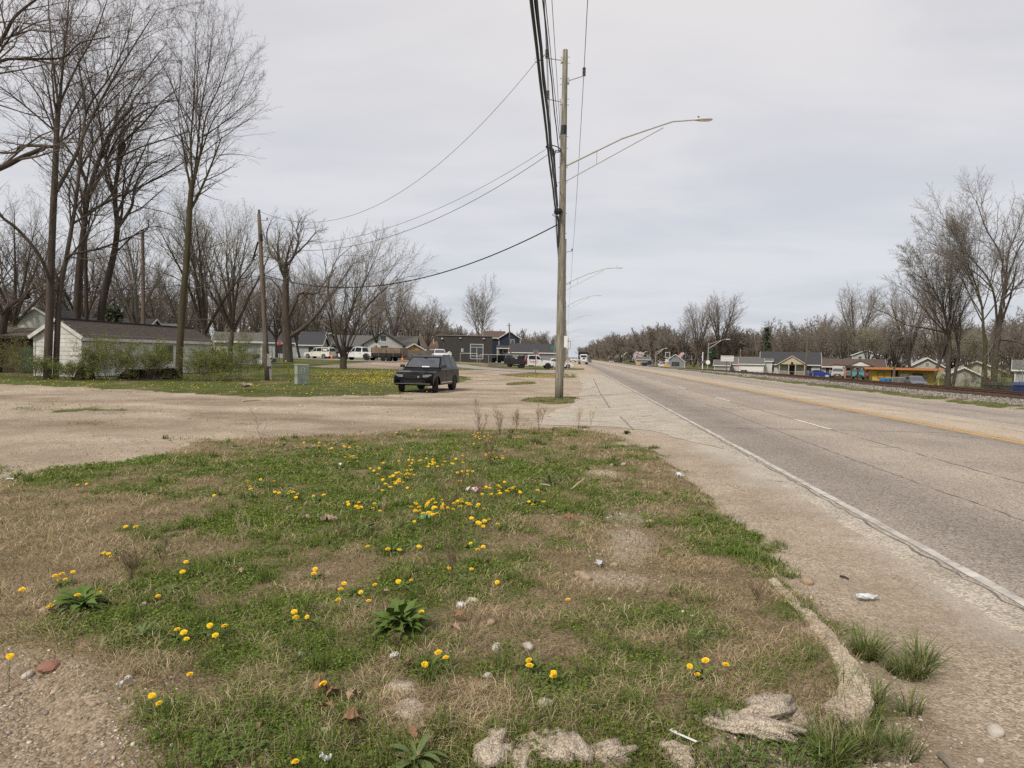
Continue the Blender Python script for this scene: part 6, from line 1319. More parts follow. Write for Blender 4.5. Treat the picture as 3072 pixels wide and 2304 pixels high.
# far side street lights on metal poles
def far_light(px, D, py_top, tipx, tipy, label):
    b = gD(px, D); t = at(px, py_top, D); p = thing('street_light', label, 'street light', b, R(4.7), 'metal street lights on the far side of the highway'); hgt = t.z - b.z; tp = at(tipx, tipy, D); dx = (tp - t).to_2d().length; dz = tp.z - t.z
    mb = MB(); mb.tube([(0, 0, -.2), (.10, 0, hgt)], [.13, .09], 10); mb.build('pole', GALV, p)
    mb = MB(); mb.tube([(.1, 0, hgt - .3), (dx * .5, 0, hgt + dz * .62 - .1), (dx * .75, 0, hgt + dz * .92), (dx - .5, 0, hgt + dz)], .05, 6); mb.tube([(.1, 0, hgt - 1.1), (dx * .65, 0, hgt + dz * .72)], .035, 6); mb.build('arm', GALV, p)
    mb = MB(); mb.box((dx - .2, 0, hgt + dz), (.75, .3, .16)); mb.build('lamp_head', LUM, p); return p
far_light(2123, 140, 1029, 2185, 1018, 'double-arm metal street light with a round sign, nearest on the far side')
far_light(1966, 210, 1055, 2000, 1045, 'double-arm metal street light beside the railway crossing signs')
far_light(1925, 270, 1060, 1940, 1055, 'street light in front of the blossoming tree')
far_light(1869, 330, 1063, 1881, 1058, 'street light left of the blossoming tree, farthest on the far side')
# signs
SIGNR = M('sign_red', (.48, .035, .04), (.40, .03, .035), 5, .45); SIGNW = M('sign_white', (.72, .71, .69), (.62, .61, .6), 5, .5); SIGNG = M('sign_green', (.03, .22, .13), (.025, .18, .11), 5, .5); SIGNB = M('sign_back_aluminium', (.22, .21, .205), (.18, .17, .165), 4, .5, .3); SIGNK = M('sign_black', (.02, .02, .022), (.03, .03, .03), 5, .5); REDP = M('red_post', (.16, .05, .035), (.10, .04, .03), 5, .8)
def text(body, size, mat, parent, loc, rot=(R(90), 0, 0), name='lettering', ext=.004, sx=1.0):
    c = bpy.data.curves.new(name, 'FONT'); c.body = body; c.size = size; c.align_x = 'CENTER'; c.align_y = 'CENTER'; c.extrude = ext
    o = bpy.data.objects.new('t', c); COL.objects.link(o); bpy.context.view_layer.update(); me = bpy.data.meshes.new_from_object(o); bpy.data.objects.remove(o); me.materials.clear(); me.materials.append(mat)
    q = bpy.data.objects.new(name, me); COL.objects.link(q); q.parent = parent; q.location = loc; q.rotation_euler = rot; q.scale = (sx, 1, 1); return q
def face_cam(p, off=0): return math.atan2(-(EYE.x - p[0]), (EYE.y - p[1])) + math.pi + R(off)
def octa(mb, c, r, y, t=.02):
    P = [(c[0] + r * math.cos(R(22.5 + 45 * k)), y, c[2] + r * math.sin(R(22.5 + 45 * k))) for k in range(8)]; mb.prism(P, (0, 0, 0), (0, t, 0))
def stop_sign(label, px, D, pyc, postm=GALV, back=False, size=.38, off=0, zbase=None):
    b = gD(px, D); rz = face_cam(b, off); t = thing('stop_sign', label, 'stop sign', b, rz, 'stop signs'); zc = at(px, pyc, D).z - b.z
    mb = MB(); mb.box((0, .04, (zc + .3) / 2), (.07, .05, zc + .3)); mb.build('post', postm, t)
    if back:
        mb = MB(); octa(mb, (0, 0, zc), size, .07); mb.build('sign_plate', SIGNB, t)
    else:
        mb = MB(); octa(mb, (0, 0, zc), size, 0); pl = mb.build('sign_border', SIGNW, t); mb = MB(); octa(mb, (0, 0, zc), size * .92, -.008, .007); mb.build('sign_face', SIGNR, t); text('STOP', size * .72, SIGNW, t, (0, -.012, zc))
    return t
stop_sign('grey back of a stop sign on a thin brown post before the flatbed pickup', 1607, 78, 1056, POLED, True, .30)
stop_sign('small red stop sign beyond the flatbed pickup', 1614, 150, 1064, GALV, False, .38, 25)
stop_sign('red stop sign on a red post beside the gnarled tree', 838, 96, 1029, REDP, False, .32)
stop_sign('red stop sign in front of the white house with the porch', 2430, 150, 1102, GALV, False, .38)
stop_sign('red stop sign between the billboard and the low white garages', 2216, 165, 1094, GALV, False, .38)
stop_sign('small red stop sign at the far railway crossing', 2009, 240, 1081, GALV, False, .38, 30)
# billboard with blank slatted face
def board_sign(name, label, px, D, x0, x1, y0, y1, cat, facem, rows=0, posts=((0, .09),), postm=GALV, frame=None, txt=()):
    b = gD(px, D); t = thing(name, label, cat, b, face_cam(b)); w_ = (x1 - x0) / FPX * D; zt = at(px, y0, D).z - b.z; zb_ = at(px, y1, D).z - b.z; xc = ((x0 + x1) / 2 - px) / FPX * D
    mb = MB(); mb.box((xc, 0, (zt + zb_) / 2), (w_, .18, zt - zb_)); mb.build('sign_face', facem, t)
    for ox, r in posts: mb = MB(); mb.cyl((ox, .15, -.1), (ox, .15, zt - .1), r, 8); mb.build('post', postm, t)
    if frame:
        mb = MB()
        for zz in (zt, zb_): mb.box((xc, -.02, zz), (w_ + .12, .26, .12))
        for xx in (-w_ / 2, w_ / 2): mb.box((xc + xx, -.02, (zt + zb_) / 2), (.12, .26, zt - zb_ - .12))
        mb.build('frame', frame, t)
    for i in range(rows):
        mb = MB(); mb.box((xc, -.10, zb_ + (zt - zb_) * (i + .5) / rows), (w_ * .94, .03, .05)); mb.build('letter_track', GALV, t)
    for s_, sz, fx, fz, m_ in txt: text(s_, sz, m_, t, (xc + fx * w_, -.10, zb_ + fz * (zt - zb_)))
    return t
board_sign('billboard', 'blank white changeable-letter sign on a rusty post by the railway', 2180, 150, 2164, 2199, 1068, 1083, 'billboard', SIGNW, 4, ((0, .10),), M('rust_orange_post', (.30, .13, .08), (.2, .1, .07), 3, .9), SIGNW)
board_sign('shop_sign', 'tall black and white framed shop sign over the yellow crates', 2001, 225, 1996, 2009, 1057, 1073, 'shop sign', SIGNK, 3, ((0, .12),), SIGNW, SIGNW)
board_sign('letter_board', 'small white letter board under the framed shop sign', 2001, 224, 1996, 2006, 1078, 1086, 'shop sign', SIGNW, 3, (), SIGNW)
def street_name(label, px, D, pyt, w_=.9, body='', post=True, tilt=0, cat='street sign'):
    b = gD(px, D); t = thing('street_name_sign', label, cat, b, face_cam(b)); z = at(px, pyt, D).z - b.z; t.rotation_euler[1] = R(tilt)
    if post: mb = MB(); mb.cyl((0, 0, 0), (0, 0, z + .1), .04, 6); mb.build('post', GALV, t)
    mb = MB(); mb.box((0, -.05, z), (w_, .02, .24)); mb.build('sign_plate', SIGNG, t)
    if body: text(body, .17, SIGNW, t, (0, -.07, z))
    return t
street_name('large green street name sign near the grey shop', 2023, 215, 1072, 1.7)
street_name('tilted street name sign left of the blossoming tree', 1879, 300, 1072, .95, tilt=-12)
street_name('green street name sign just left of the nearest pole', 1662, 92, 1043, .8, post=True)
street_name('small pale sign on the metal street light at right', 2129, 139.5, 1057, .6, post=False)
# sign plates fixed to the second pole (their backs and edges show beside the nearest pole)
mb = MB(); c = at(1675, 1025, 60); mb.box((0, 0, 0), (.62, .03, .95)); o = mb.build('highway_sign', SIGNB); o.location = c; tag(o, 'grey back of a sign panel seen just left of the nearest pole', 'sign')
mb = MB(); c = at(1697, 1025, 60); mb.box((0, 0, 0), (.30, .03, .95)); o = mb.build('highway_sign', SIGNW); o.location = c; tag(o, 'white sign panel seen just right of the nearest pole', 'sign')
bs = thing('framed_sign', 'black-framed white sign on a black bracket beyond the nearest pole', 'sign', at(1705, 1036, 100)); mb = MB(); mb.box((0, 0, .0), (.5, .05, .95)); mb.build('sign_face', SIGNW, bs); mb = MB(); mb.bar((-.35, 0, .5), (.3, 0, .55), .06, .06); mb.bar((.3, 0, .55), (.22, 0, -.5), .06, .06); mb.bar((.22, 0, -.5), (-.35, 0, -.5), .06, .06); mb.build('bracket', SIGNK, bs)
mb = MB(); c = at(1704, 1054, 90); bp_ = thing('sign_post', 'thin post carrying the panels beyond the nearest pole', 'post', (c.x, c.y, h(c.x, c.y))); mb.cyl((0, 0, 0), (0, 0, 4.2), .05, 6); mb.build('post', GALV, bp_)
# round sign and marker by the nearest far-side light
b = at(2124, 1087, 139.6); o = MB().lathe([(.42, 0), (.42, .03)], (0, 0, 0), (0, -1, 0), 18).build('round_sign', SIGNW); o.location = b; o.rotation_euler[2] = face_cam(b); tag(o, 'round white railway advance sign on the metal street light', 'sign')
b = gD(2108, 135); t = thing('marker_post', 'white marker post with a small blue disc by the track', 'marker post', b, face_cam(b)); mb = MB(); mb.box((0, 0, 1.6), (.16, .1, 3.6)); mb.build('post', SIGNW, t); mb = MB(); mb.lathe([(.2, 0), (.2, .03)], (0, -.06, 1.55), (0, -1, 0), 12); mb.build('disc', M('sign_blue', (.08, .12, .4), (.07, .1, .35), 4, .5), t)
for px, D, lab in [(1957, 235, 'white railway crossbuck left of the double-arm light'), (1975, 240, 'railway crossing sign right of the double-arm light')]:
    b = gD(px, D); z = at(px, 1083, D).z - b.z; t = thing('crossing_sign', lab, 'crossing sign', b, face_cam(b)); mb = MB(); mb.cyl((0, 0, 0), (0, 0, z + .3), .06, 6); mb.build('post', GALV, t)
    mb = MB(); mb.bar((-.5, -.06, z - .35), (.5, -.06, z + .35), .02, .2, (0, 1, 0)); mb.build('blade', SIGNW, t); mb = MB(); mb.bar((-.5, -.09, z + .35), (.5, -.09, z - .35), .02, .2, (0, 1, 0)); mb.build('blade', SIGNW, t)
# green utility cabinet
CAB = M('green_grey_cabinet', (.20, .235, .20), (.15, .18, .155), 3, .6, bump=.1); CABT = M('pale_cabinet_side', (.38, .385, .33), (.30, .31, .27), 3, .6)
cp = gH(905, 1152); CD = cp.y * math.cos(R(4.694)) - cp.x * math.sin(R(4.694)); S_ = CD / FPX; b = gD(905, CD); t = thing('utility_cabinet', 'green-grey metal utility cabinet with lichen stains, standing in the lawn', 'cabinet', b, R(4.7 + 26))
hh_ = 57 * S_; mb = MB(); mb.box((0, 0, hh_ / 2 - .02), (.62, .88, hh_)); mb.build('housing', CABT, t)
mb = MB(); mb.box((0, 0, hh_ + .01), (.68, .94, .05)); mb.build('lid', CABT, t)
mb = MB(); mb.box((.02, -.45, hh_ * .73), (.60, .02, hh_ * .44)); mb.build('door_panel', CAB, t); mb = MB(); mb.box((.02, -.45, hh_ * .36), (.60, .02, hh_ * .26)); mb.build('door_panel', CAB, t); mb = MB(); mb.box((.02, -.45, hh_ * .11), (.60, .02, hh_ * .20)); mb.build('door_panel', CAB, t)
mb = MB(); rs = random.Random(5)
for _ in range(16): mb.blob((rs.uniform(-.15, .2), -.462, hh_ * rs.uniform(.66, .9)), (rs.uniform(.01, .04), .004, rs.uniform(.01, .035)), rs, 1, .3)
mb.build('lichen', M('pale_lichen', (.45, .47, .42), (.36, .38, .33), 10, .9), t, kind='stuff')
YP = M('yellow_guard', (.60, .50, .03), (.5, .42, .03), 4, .5)
a = at(857, 1083, CD - 1.5); b2 = gH(873, 1146); t = thing('guy_wire', 'yellow plastic guard leaning over the guy wire beside the cabinet', 'guy wire', b2); mb = MB(); mb.tube([Vector((0, 0, 0.25)), a - b2], .035, 8); mb.build('guard', YP, t); mb = MB(); mb.tube([Vector((0, 0, -.05)), Vector((a - b2) * .12)], .03, 6); mb.build('anchor', INS, t); mb = MB(); mb.tube([a - b2, lt - b2 - Vector((0, 0, 2.6))], .006, 4); mb.build('wire', WIRE, t)
# ---------------------------------------------------------------- vehicles
def paint(name, c, rough=.35, coat=.35, metal=0.0): return M(name, c, tuple(x * .93 for x in c), 1.5, rough, metal, coat=coat, spec=.5)
P_BLACK = M('black_paint', (.004, .004, .005), (.005, .005, .006), 1.5, .1, spec=.13); P_WHITE = paint('white_paint', (.68, .68, .67)); P_CREAM = paint('cream_paint', (.66, .63, .56)); P_BLUE = paint('blue_paint', (.02, .04, .22)); P_TEAL = paint('teal_paint', (.02, .20, .20)); P_RED = paint('red_paint', (.32, .03, .025)); P_GREY = paint('grey_paint', (.10, .105, .115)); P_SILV = paint('silver_paint', (.36, .37, .38), .3, .8, .3); P_TAN = paint('tan_paint', (.38, .36, .32)); P_DARK = paint('dark_blue_paint', (.03, .035, .045))
GLASS = M('dark_car_glass', (.025, .03, .035), (.015, .018, .02), 2, .1, spec=.14); GLASSF = M('windscreen_glass', (.10, .105, .12), (.06, .065, .08), 3, .1, spec=.5); TYRE = M('tyre_rubber', (.022, .022, .022), (.035, .034, .032), 8, .85); RIMD = M('black_rim', (.02, .02, .022), (.03, .03, .03), 5, .4, .5); RIMS = M('bright_rim', (.50, .50, .51), (.38, .38, .39), 5, .3, .8)
CHR = M('chrome', (.60, .60, .61), (.5, .5, .5), 3, .2, .9); PLAS = M('black_plastic', (.02, .02, .021), (.03, .03, .03), 6, .6); LITE = M('headlight_lens', (.24, .25, .27), (.12, .125, .14), 14, .1, spec=.8, coat=.5); TAIL = M('tail_light_red', (.25, .015, .012), (.2, .01, .01), 5, .2, coat=.5); ORNG = M('traffic_orange', (.70, .16, .03), (.6, .13, .03), 4, .6); WELL = M('wheel_well_dark', (.008, .008, .008), (.01, .01, .01), 3, .9)
def wheel(parent, x, y, r, w_, rim, side, steer=0, spokes=6, hub=None):
    t = bpy.data.objects.new('wheel', None); 
    mb = MB(); prof = [(r * .62, -w_ / 2), (r * .93, -w_ / 2), (r, -w_ * .36), (r, w_ * .36), (r * .93, w_ / 2), (r * .62, w_ / 2)]
    for k in (-.22, 0, .22): prof.insert(3 + int(k > -.1) + int(k > .1), (r * .992, w_ * k))
    mb.lathe(prof, (0, 0, 0), (0, 1, 0), 20)
    o = mb.build('wheel', TYRE, parent); o.location = (x, y, r); o.rotation_euler = (0, 0, R(steer))
    mb = MB(); s_ = side * w_ * .5
    mb.lathe([(r * .63, -.02), (r * .66, .015), (r * .60, .02), (r * .58, -.06), (.02, -.06)], (0, s_, 0), (0, side, 0), 18)
    for k in range(spokes):
        a = 6.283 * k / spokes; d = Vector((math.cos(a), 0, math.sin(a))); mb.bar(Vector((0, s_, 0)) + d * .03, Vector((0, s_ - side * .01, 0)) + d * r * .62, r * .17, .03, (0, 1, 0))
    mb.cyl((0, s_ - side * .05, 0), (0, s_ + side * .02, 0), r * .15, 10); mb.build('rim', rim, o)
    return o
def body_mesh(prof, W_, inset=.10, dx=.965, drop=.05, arches=()):
    """side profile (x,z) swept across the width with rounded flanks"""
    n = len(prof); zmx = max(p[1] for p in prof); mb = MB(); rows = []
    for y, kx, kz in ((-W_ / 2, dx, drop), (-W_ / 2 + .025, dx + .02, drop * .5), (-W_ / 2 + inset, 1, 0), (0, 1.012, -.012), (W_ / 2 - inset, 1, 0), (W_ / 2 - .025, dx + .02, drop * .5), (W_ / 2, dx, drop)):
        rows.append([(x * (kx if abs(x) > 1.9 else 1), y, z - (kz if z > zmx - .42 else 0)) for x, z in prof])
    vs = [p for r_ in rows for p in r_]
    fs = [(i * n + j, i * n + (j + 1) % n, (i + 1) * n + (j + 1) % n, (i + 1) * n + j) for i in range(6) for j in range(n)]
    fs += [tuple(range(n))[::-1], tuple(range(6 * n, 7 * n))]; return mb.add(vs, fs)
def arch(xc, ra, zb_, zc, n=8):
    """points of an arch, front to rear"""
    a0 = math.asin(max(-1, min(1, (zb_ - zc) / ra))); return [(xc + ra * math.cos(a), zc + ra * math.sin(a)) for a in [a0 + (math.pi - 2 * a0) * i / n for i in range(n + 1)]]
SPEC = dict(
 suv=dict(L=4.66, W=1.95, H=1.77, r=.39, xf=1.52, xr=-1.40, belt=1.14, hood=(1.06, .96), ws=(.98, .28), rear=(-1.85, -2.20), bottom=.34),
 bigsuv=dict(L=5.5, W=2.0, H=1.92, r=.41, xf=1.85, xr=-1.55, belt=1.20, hood=(1.12, 1.0), ws=(1.05, .45), rear=(-2.50, -2.70), bottom=.40),
 sedan=dict(L=4.6, W=1.78, H=1.45, r=.32, xf=1.40, xr=-1.30, belt=.93, hood=(.86, .70), ws=(.85, .10), rear=(-1.15, -1.85), bottom=.24),
 pickup=dict(L=6.2, W=2.03, H=1.98, r=.43, xf=1.95, xr=-1.85, belt=1.28, hood=(1.20, 1.08), ws=(1.10, .55), rear=(-.95, -1.10), bottom=.50))
def vehicle(name, label, cat, p, head, kind, pt, rim=RIMS, group=None, steer=0, ext=None, extra=None, glass=GLASS, lights=True, **kw):
    S = dict(SPEC[kind]); S.update(kw); L, W_, Ht, r = S['L'], S['W'], S['H'], S['r']; t = thing(name, label, cat, p, head, group)
    xf, xr, zb_, bt = S['xf'], S['xr'], S['belt'], S['bottom']; wx, tx = S['ws']; rx0, rx1 = S['rear']; hz0, hz1 = S['hood']; ra = r + .07
    prof = [(-L / 2 + .12, bt), (-L / 2 + .02, bt + .12), (-L / 2, .62), (-L / 2 + .03, zb_ - .12), (-L / 2 + .10, zb_), (rx1 if kind != 'pickup' else rx1 - .02, zb_ + (.0)), (wx, zb_), (wx + .1, hz0 + .02), (wx + (L / 2 - wx) * .55, (hz0 + hz1) / 2 + .02), (L / 2 - .22, hz1), (L / 2 - .05, hz1 - .12), (L / 2, hz1 - .35), (L / 2 - .01, bt + .12), (L / 2 - .15, bt)]
    prof += arch(xf, ra, bt, r) + arch(xr, ra, bt, r)
    mb = body_mesh(prof, W_); bd = mb.build('body', pt, t, smooth=False)
    mb = MB(); mb.box(((xf + xr) / 2, 0, bt + .16), (L * .84, W_ * .72, .3)); mb.build('underbody', WELL, t)
    # cabin
    top = Ht; roof = [(wx, zb_ - .01), (tx, top - .07), (tx - .25, top - .015), ((tx + rx0) / 2, top), (rx0 + .25, top - .03), (rx0, top - .08), (rx1, zb_ - .01)]
    tum = .30; yb = W_ / 2 - .05
    def yw(z): return yb - max(0, z - zb_) * tum
    n = len(roof); mb = MB(); vs = []
    for s_ in (-1, 1):
        for q in (1, .9): vs.append([(x, s_ * yw(z) * q, z + (0 if q == 1 or z < zb_ + .2 else .015)) for x, z in roof])
    rows = [vs[0], vs[1], vs[3], vs[2]]; V = [p_ for r_ in rows for p_ in r_]
    fs = [(i * n + j, i * n + j + 1, (i + 1) * n + j + 1, (i + 1) * n + j) for i in range(3) for j in range(n - 1)] + [tuple(range(n))[::-1], tuple(range(3 * n, 4 * n))]
    mb.add(V, fs).build('cabin', pt, t)
    def ztop(x):
        for (x0, z0), (x1, z1) in zip(roof[:-1], roof[1:]):
            if x1 <= x <= x0: return z0 + (z1 - z0) * (x0 - x) / max(1e-6, x0 - x1)
        return zb_
    cuts = {'suv': [(wx - .05, -.02), (-.08, -1.02), (-1.08, rx1 + .12)], 'bigsuv': [(wx - .05, .1), (.02, -.98), (-1.06, rx1 + .12)], 'sedan': [(wx - .05, -.15), (-.22, rx0 - .35)], 'pickup': [(wx - .05, .25), (.17, rx0 + .06)]}[kind]
    for s_ in (-1, 1):
        for a, b in cuts:
            up = []; lo = []
            for i in range(5):
                x = a + (b - a) * i / 4; zt = ztop(x) - .085; z0 = zb_ + .035
                if zt > z0: up.append((x, s_ * (yw(zt) + .008), zt)); lo.append((x, s_ * (yw(z0) + .008), z0))
            if len(up) > 1:
                P = up + lo[::-1]; o = MB(); o.prism(P, (0, 0, 0), (0, -s_ * .02, 0)); o.build('side_window', glass, t)
    def slope(x0, z0, x1, z1, out, nm, g):
        q0, q1 = .08, .90; A = (x0 + (x1 - x0) * q0, z0 + (z1 - z0) * q0); B = (x0 + (x1 - x0) * q1, z0 + (z1 - z0) * q1); ya, yb_ = yw(A[1]) - .07, yw(B[1]) - .07
        P = [(A[0] + out, -ya, A[1] + .012), (A[0] + out, ya, A[1] + .012), (B[0] + out, yb_, B[1] + .012), (B[0] + out, -yb_, B[1] + .012)]; o = MB(); o.prism(P, (0, 0, 0), (-out, 0, -.008)); return o.build(nm, g, t)
    slope(wx, zb_, tx, top - .07, .014, 'windscreen', GLASSF if glass == GLASS else glass); slope(rx1, zb_, rx0, top - .08, -.014, 'rear_window', GLASS)
    if kind == 'pickup':
        mb = MB(); mb.box(((rx1 - L / 2) / 2, 0, zb_ + .004), ((-L / 2 - rx1) * -1 - .25, W_ - .28, .012)); mb.build('bed_shade_plate', PLAS, t)  # dark plate at rail height, stands in for the shaded hollow bed
    for x, y, s_ in ((xf, W_ / 2 - .13, 1), (xf, -W_ / 2 + .13, -1), (xr, W_ / 2 - .13, 1), (xr, -W_ / 2 + .13, -1)): wheel(t, x, y, r, .27, rim, s_, steer if x > 0 else 0)
    hx = L / 2; zl_ = hz1 - .17
    if lights:
        mb = MB(); mb.box((hx - .005, 0, zl_ - .02), (.05, W_ * .46, .17)); g = mb.build('grille', PLAS if pt != P_BLACK else PLAS, t)
        mb = MB(); mb.box((hx, 0, bt + .20), (.05, W_ * .62, .14)); mb.build('bumper_intake', PLAS, t)
        for s_ in (-1, 1):
            mb = MB(); P = [(hx + .012, s_ * W_ * .25, zl_ - .06), (hx + .012, s_ * W_ * .25, zl_ + .06), (hx - .05, s_ * W_ * .46, zl_ + .09), (hx - .05, s_ * W_ * .46, zl_ - .03)]; mb.prism(P, (0, 0, 0), (-.06, 0, 0)); mb.build('headlight', LITE, t)
            mb = MB(); mb.box((-hx + .02, s_ * (W_ / 2 - .17), zb_ - .20), (.06, .16, .26)); mb.build('tail_light', TAIL, t)
            mb = MB(); mb.box((wx - .18, s_ * (W_ / 2 + .10), zb_ + .10), (.12, .20, .14)); mb.box((wx - .15, s_ * (W_ / 2 - .02), zb_ + .03), (.05, .16, .05)); mb.build('mirror', PLAS if pt in (P_BLACK, P_WHITE) else pt, t)
            for xx in ([(cuts[0][1] + .12), cuts[1][1] + .12] if len(cuts) > 1 else []):
                mb = MB(); mb.box((xx + .02, s_ * (W_ / 2 + .005), zb_ - .14), (.18, .03, .035)); mb.build('door_handle', pt if pt != P_WHITE else PLAS, t)
            for xx in [c_[1] + .03 for c_ in cuts[:2]] + [cuts[0][0] - .05]:
                mb = MB(); mb.box((xx, s_ * (W_ / 2 - .001), (zb_ + bt) / 2 + .05), (.012, .008, zb_ - bt - .22)); mb.build('door_gap', WELL, t)
    if extra: extra(t, S)
    return t
# black suv in the lot, facing the camera and turned a little
fr = gp(1304, 1176.2, 0); re_ = gp(1358.7, 1168.8, 0); hv = (fr - re_); head = math.atan2(hv.y, hv.x) + R(1.5)
def suv_extra(t, S):
    L, W_ = S['L'], S['W']; hx = L / 2
    mb = MB()                                              # honeycomb grille, badge, silver skid strip
    for i in range(11):
        for j in range(3):
            y = -.42 + .084 * i + (.042 if j % 2 else 0); z = .73 + .045 * j; mb.ring((hx + .025, y, z), .022, .006, (1, 0, 0), 6, 3)
    mb.build('grille_mesh', TYRE, t, kind='stuff')
    mb = MB(); mb.lathe([(.045, 0), (.045, .012)], (hx + .03, .28, .76), (1, 0, 0), 12); mb.build('badge', CHR, t)
    mb = MB(); mb.box((hx + .012, 0, .43), (.04, 1.72, .028)); mb.build('silver_strip', M('satin_strip', (.22, .22, .225), (.18, .18, .18), 3, .4, .5), t)
    for s_ in (-1, 1):
        mb = MB(); mb.bar((hx + .012, s_ * .60, .60), (hx + .012, s_ * .48, .40 + .07), .03, .05); mb.bar((hx - .01, s_ * .80, .66), (hx - .01, s_ * .80, .50), .10, .04, (0, 1, 0)); mb.build('bumper_vane', P_BLACK, t)
        mb = MB(); mb.box((.05, s_ * (W_ / 2 + .006), .46), (1.9, .04, .06)); mb.build('sill_strip', CHR if s_ > 0 else PLAS, t)
        mb = MB(); mb.bar((-.3, s_ * .66, 1.80), (-1.9, s_ * .64, 1.78), .03, .03); mb.build('roof_rail', PLAS, t)
    mb = MB(); mb.box((hx + .018, 0, .58), (.02, 1.05, .12)); mb.build('lower_intake', WELL, t)
    mb = MB(); mb.prism([(hx - .42, -.05, .985), (hx - .42, .05, .985), (hx - .20, .05, .957), (hx - .20, -.05, .957)], (0, 0, 0), (0, 0, .0)) if False else None
    for k, c in enumerate('RANGE ROVER'):
        if c != ' ':
            q = text(c, .07, SIGNB, t, (hx - .12, -.48 + .096 * k, .898), (R(58), 0, R(90)), 'bonnet_letter', .003, 1.2)
    P0 = Vector((.93, .10, 1.19)); o = MB().prism([(.96, -.02, 1.195), (.96, .36, 1.195), (.90, .36, 1.245), (.90, -.02, 1.245)], (0, 0, 0), (.01, 0, .006)); o.build('dashboard_paper', SIGNW, t)
    mb = MB(); mb.box((.40, .0, 1.62), (.05, .16, .07)); mb.build('mirror_inside', PLAS, t)
suvc = (fr + re_) / 2 + Vector((hv.y, -hv.x, 0)).normalized() * (1.0 - .13) * 1.0
side_ = Vector((-hv.y, hv.x, 0)).normalized()            # the car's own left
suvc = (fr + re_) / 2 - side_ * .87 - hv.normalized() * .06; suvc.z = h(suvc.x, suvc.y) + .0
suv = vehicle('parked_suv', 'glossy black sport utility vehicle parked on the gravel lot, facing the camera', 'car', suvc, head, 'suv', P_BLACK, RIMD, steer=16, extra=suv_extra)
def road_head(a): return R(90 + a)     # heading: 90 = away from the camera along the highway
# white big SUV far left (its left... it faces left)
def vp(px, D): return gD(px, D)
def cad_extra(t, S):
    for s_ in (-1, 1):
        mb = MB(); mb.box((-1.75, s_ * (S['W'] / 2 - .11), 1.52), (.95, .02, .30)); mb.build('window_poster', SIGNW, t)
vehicle('parked_suv', 'long cream white sport utility vehicle parked on the side street, facing left', 'car', vp(960, 124), R(180 + 4.7 - 24), 'bigsuv', P_CREAM, RIMS, extra=cad_extra)
vehicle('parked_car', 'grey car half hidden behind the vase-shaped tree', 'car', vp(1005, 132), R(180 - 15), 'sedan', P_GREY, RIMS)
def f250(t, S):
    for s_ in (-1, 1):
        for x in (S['xf'], S['xr']):
            mb = MB(); P = [(a, s_ * (S['W'] / 2 + .02), b) for a, b in arch(x, S['r'] + .18, .62, S['r'])] + [(a, s_ * (S['W'] / 2 + .02), b) for a, b in arch(x, S['r'] + .07, .62, S['r'])][::-1]; mb.prism(P, (0, 0, 0), (0, s_ * .06, 0)); mb.build('wheel_flare', PLAS, t)
vehicle('parked_pickup', 'white lifted pickup with black wheel flares hitched to the trailer, facing left', 'pickup', vp(1078, 112), R(180 + 4.7 - 20), 'pickup', P_WHITE, RIMD, extra=f250, H=2.08, L=6.4, r=.47)
# dump trailer with wooden sides
def trailer():
    b = vp(1168, 108); t = thing('dump_trailer', 'black flatbed dump trailer with tall weathered plywood sides', 'trailer', b, R(180 + 4.7 - 18)); WB = M('weathered_board', (.24, .175, .125), (.15, .11, .08), 1.6, .9)
    mb = MB(); mb.box((0, 0, .95), (5.0, 2.0, .5)); mb.build('steel_body', PLAS, t)
    for s_ in (-1, 1):
        for k in range(3):
            mb = MB(); mb.box((-1.65 + 1.65 * k, s_ * 1.0, 1.62), (1.6, .05, .82)); mb.build('side_board', WB, t)
        for k in range(5): mb = MB(); mb.box((-2.4 + 1.2 * k, s_ * 1.04, 1.3), (.08, .06, 1.2)); mb.build('stake', WB if k % 2 else PLAS, t)
        for x in (-.45, .45):
            wheel(t, x, s_ * 1.08, .38, .24, RIMD, s_)
    mb = MB(); mb.box((0, 0, .6), (5.2, .9, .2)); mb.bar((2.5, .3, .65), (3.9, 0, .6), .12, .12); mb.bar((2.5, -.3, .65), (3.9, 0, .6), .12, .12); mb.build('frame', PLAS, t)
    mb = MB(); mb.bar((-2.5, 0, .75), (-4.1, 0, .05), 1.8, .08); mb.build('ramp', PLAS, t)
    mb = MB(); mb.box((-2.5, 0, 1.4), (.06, 1.9, 1.2)); mb.build('tail_board', WB, t)
trailer()
def cone(px, D, label, sc_=1.0):
    b = gD(px, D); t = thing('traffic_cone', label, 'traffic cone', b, 0, 'orange traffic cones on the side street'); mb = MB(); mb.box((0, 0, .03), (.5, .5, .05)); mb.build('base', ORNG, t)
    mb = MB(); mb.lathe([(.19, .05), (.10, .55), (.04, .92)], n=12); mb.build('body', ORNG, t); mb = MB(); mb.lathe([(.128, .42), (.104, .56)], n=12); mb.build('reflective_band', SIGNW, t); t.scale = (sc_,) * 3
cone(995, 117, 'orange traffic cone behind the cream white vehicle', 1.15); cone(1207, 103, 'orange traffic cone behind the trailer ramp', 1.0)
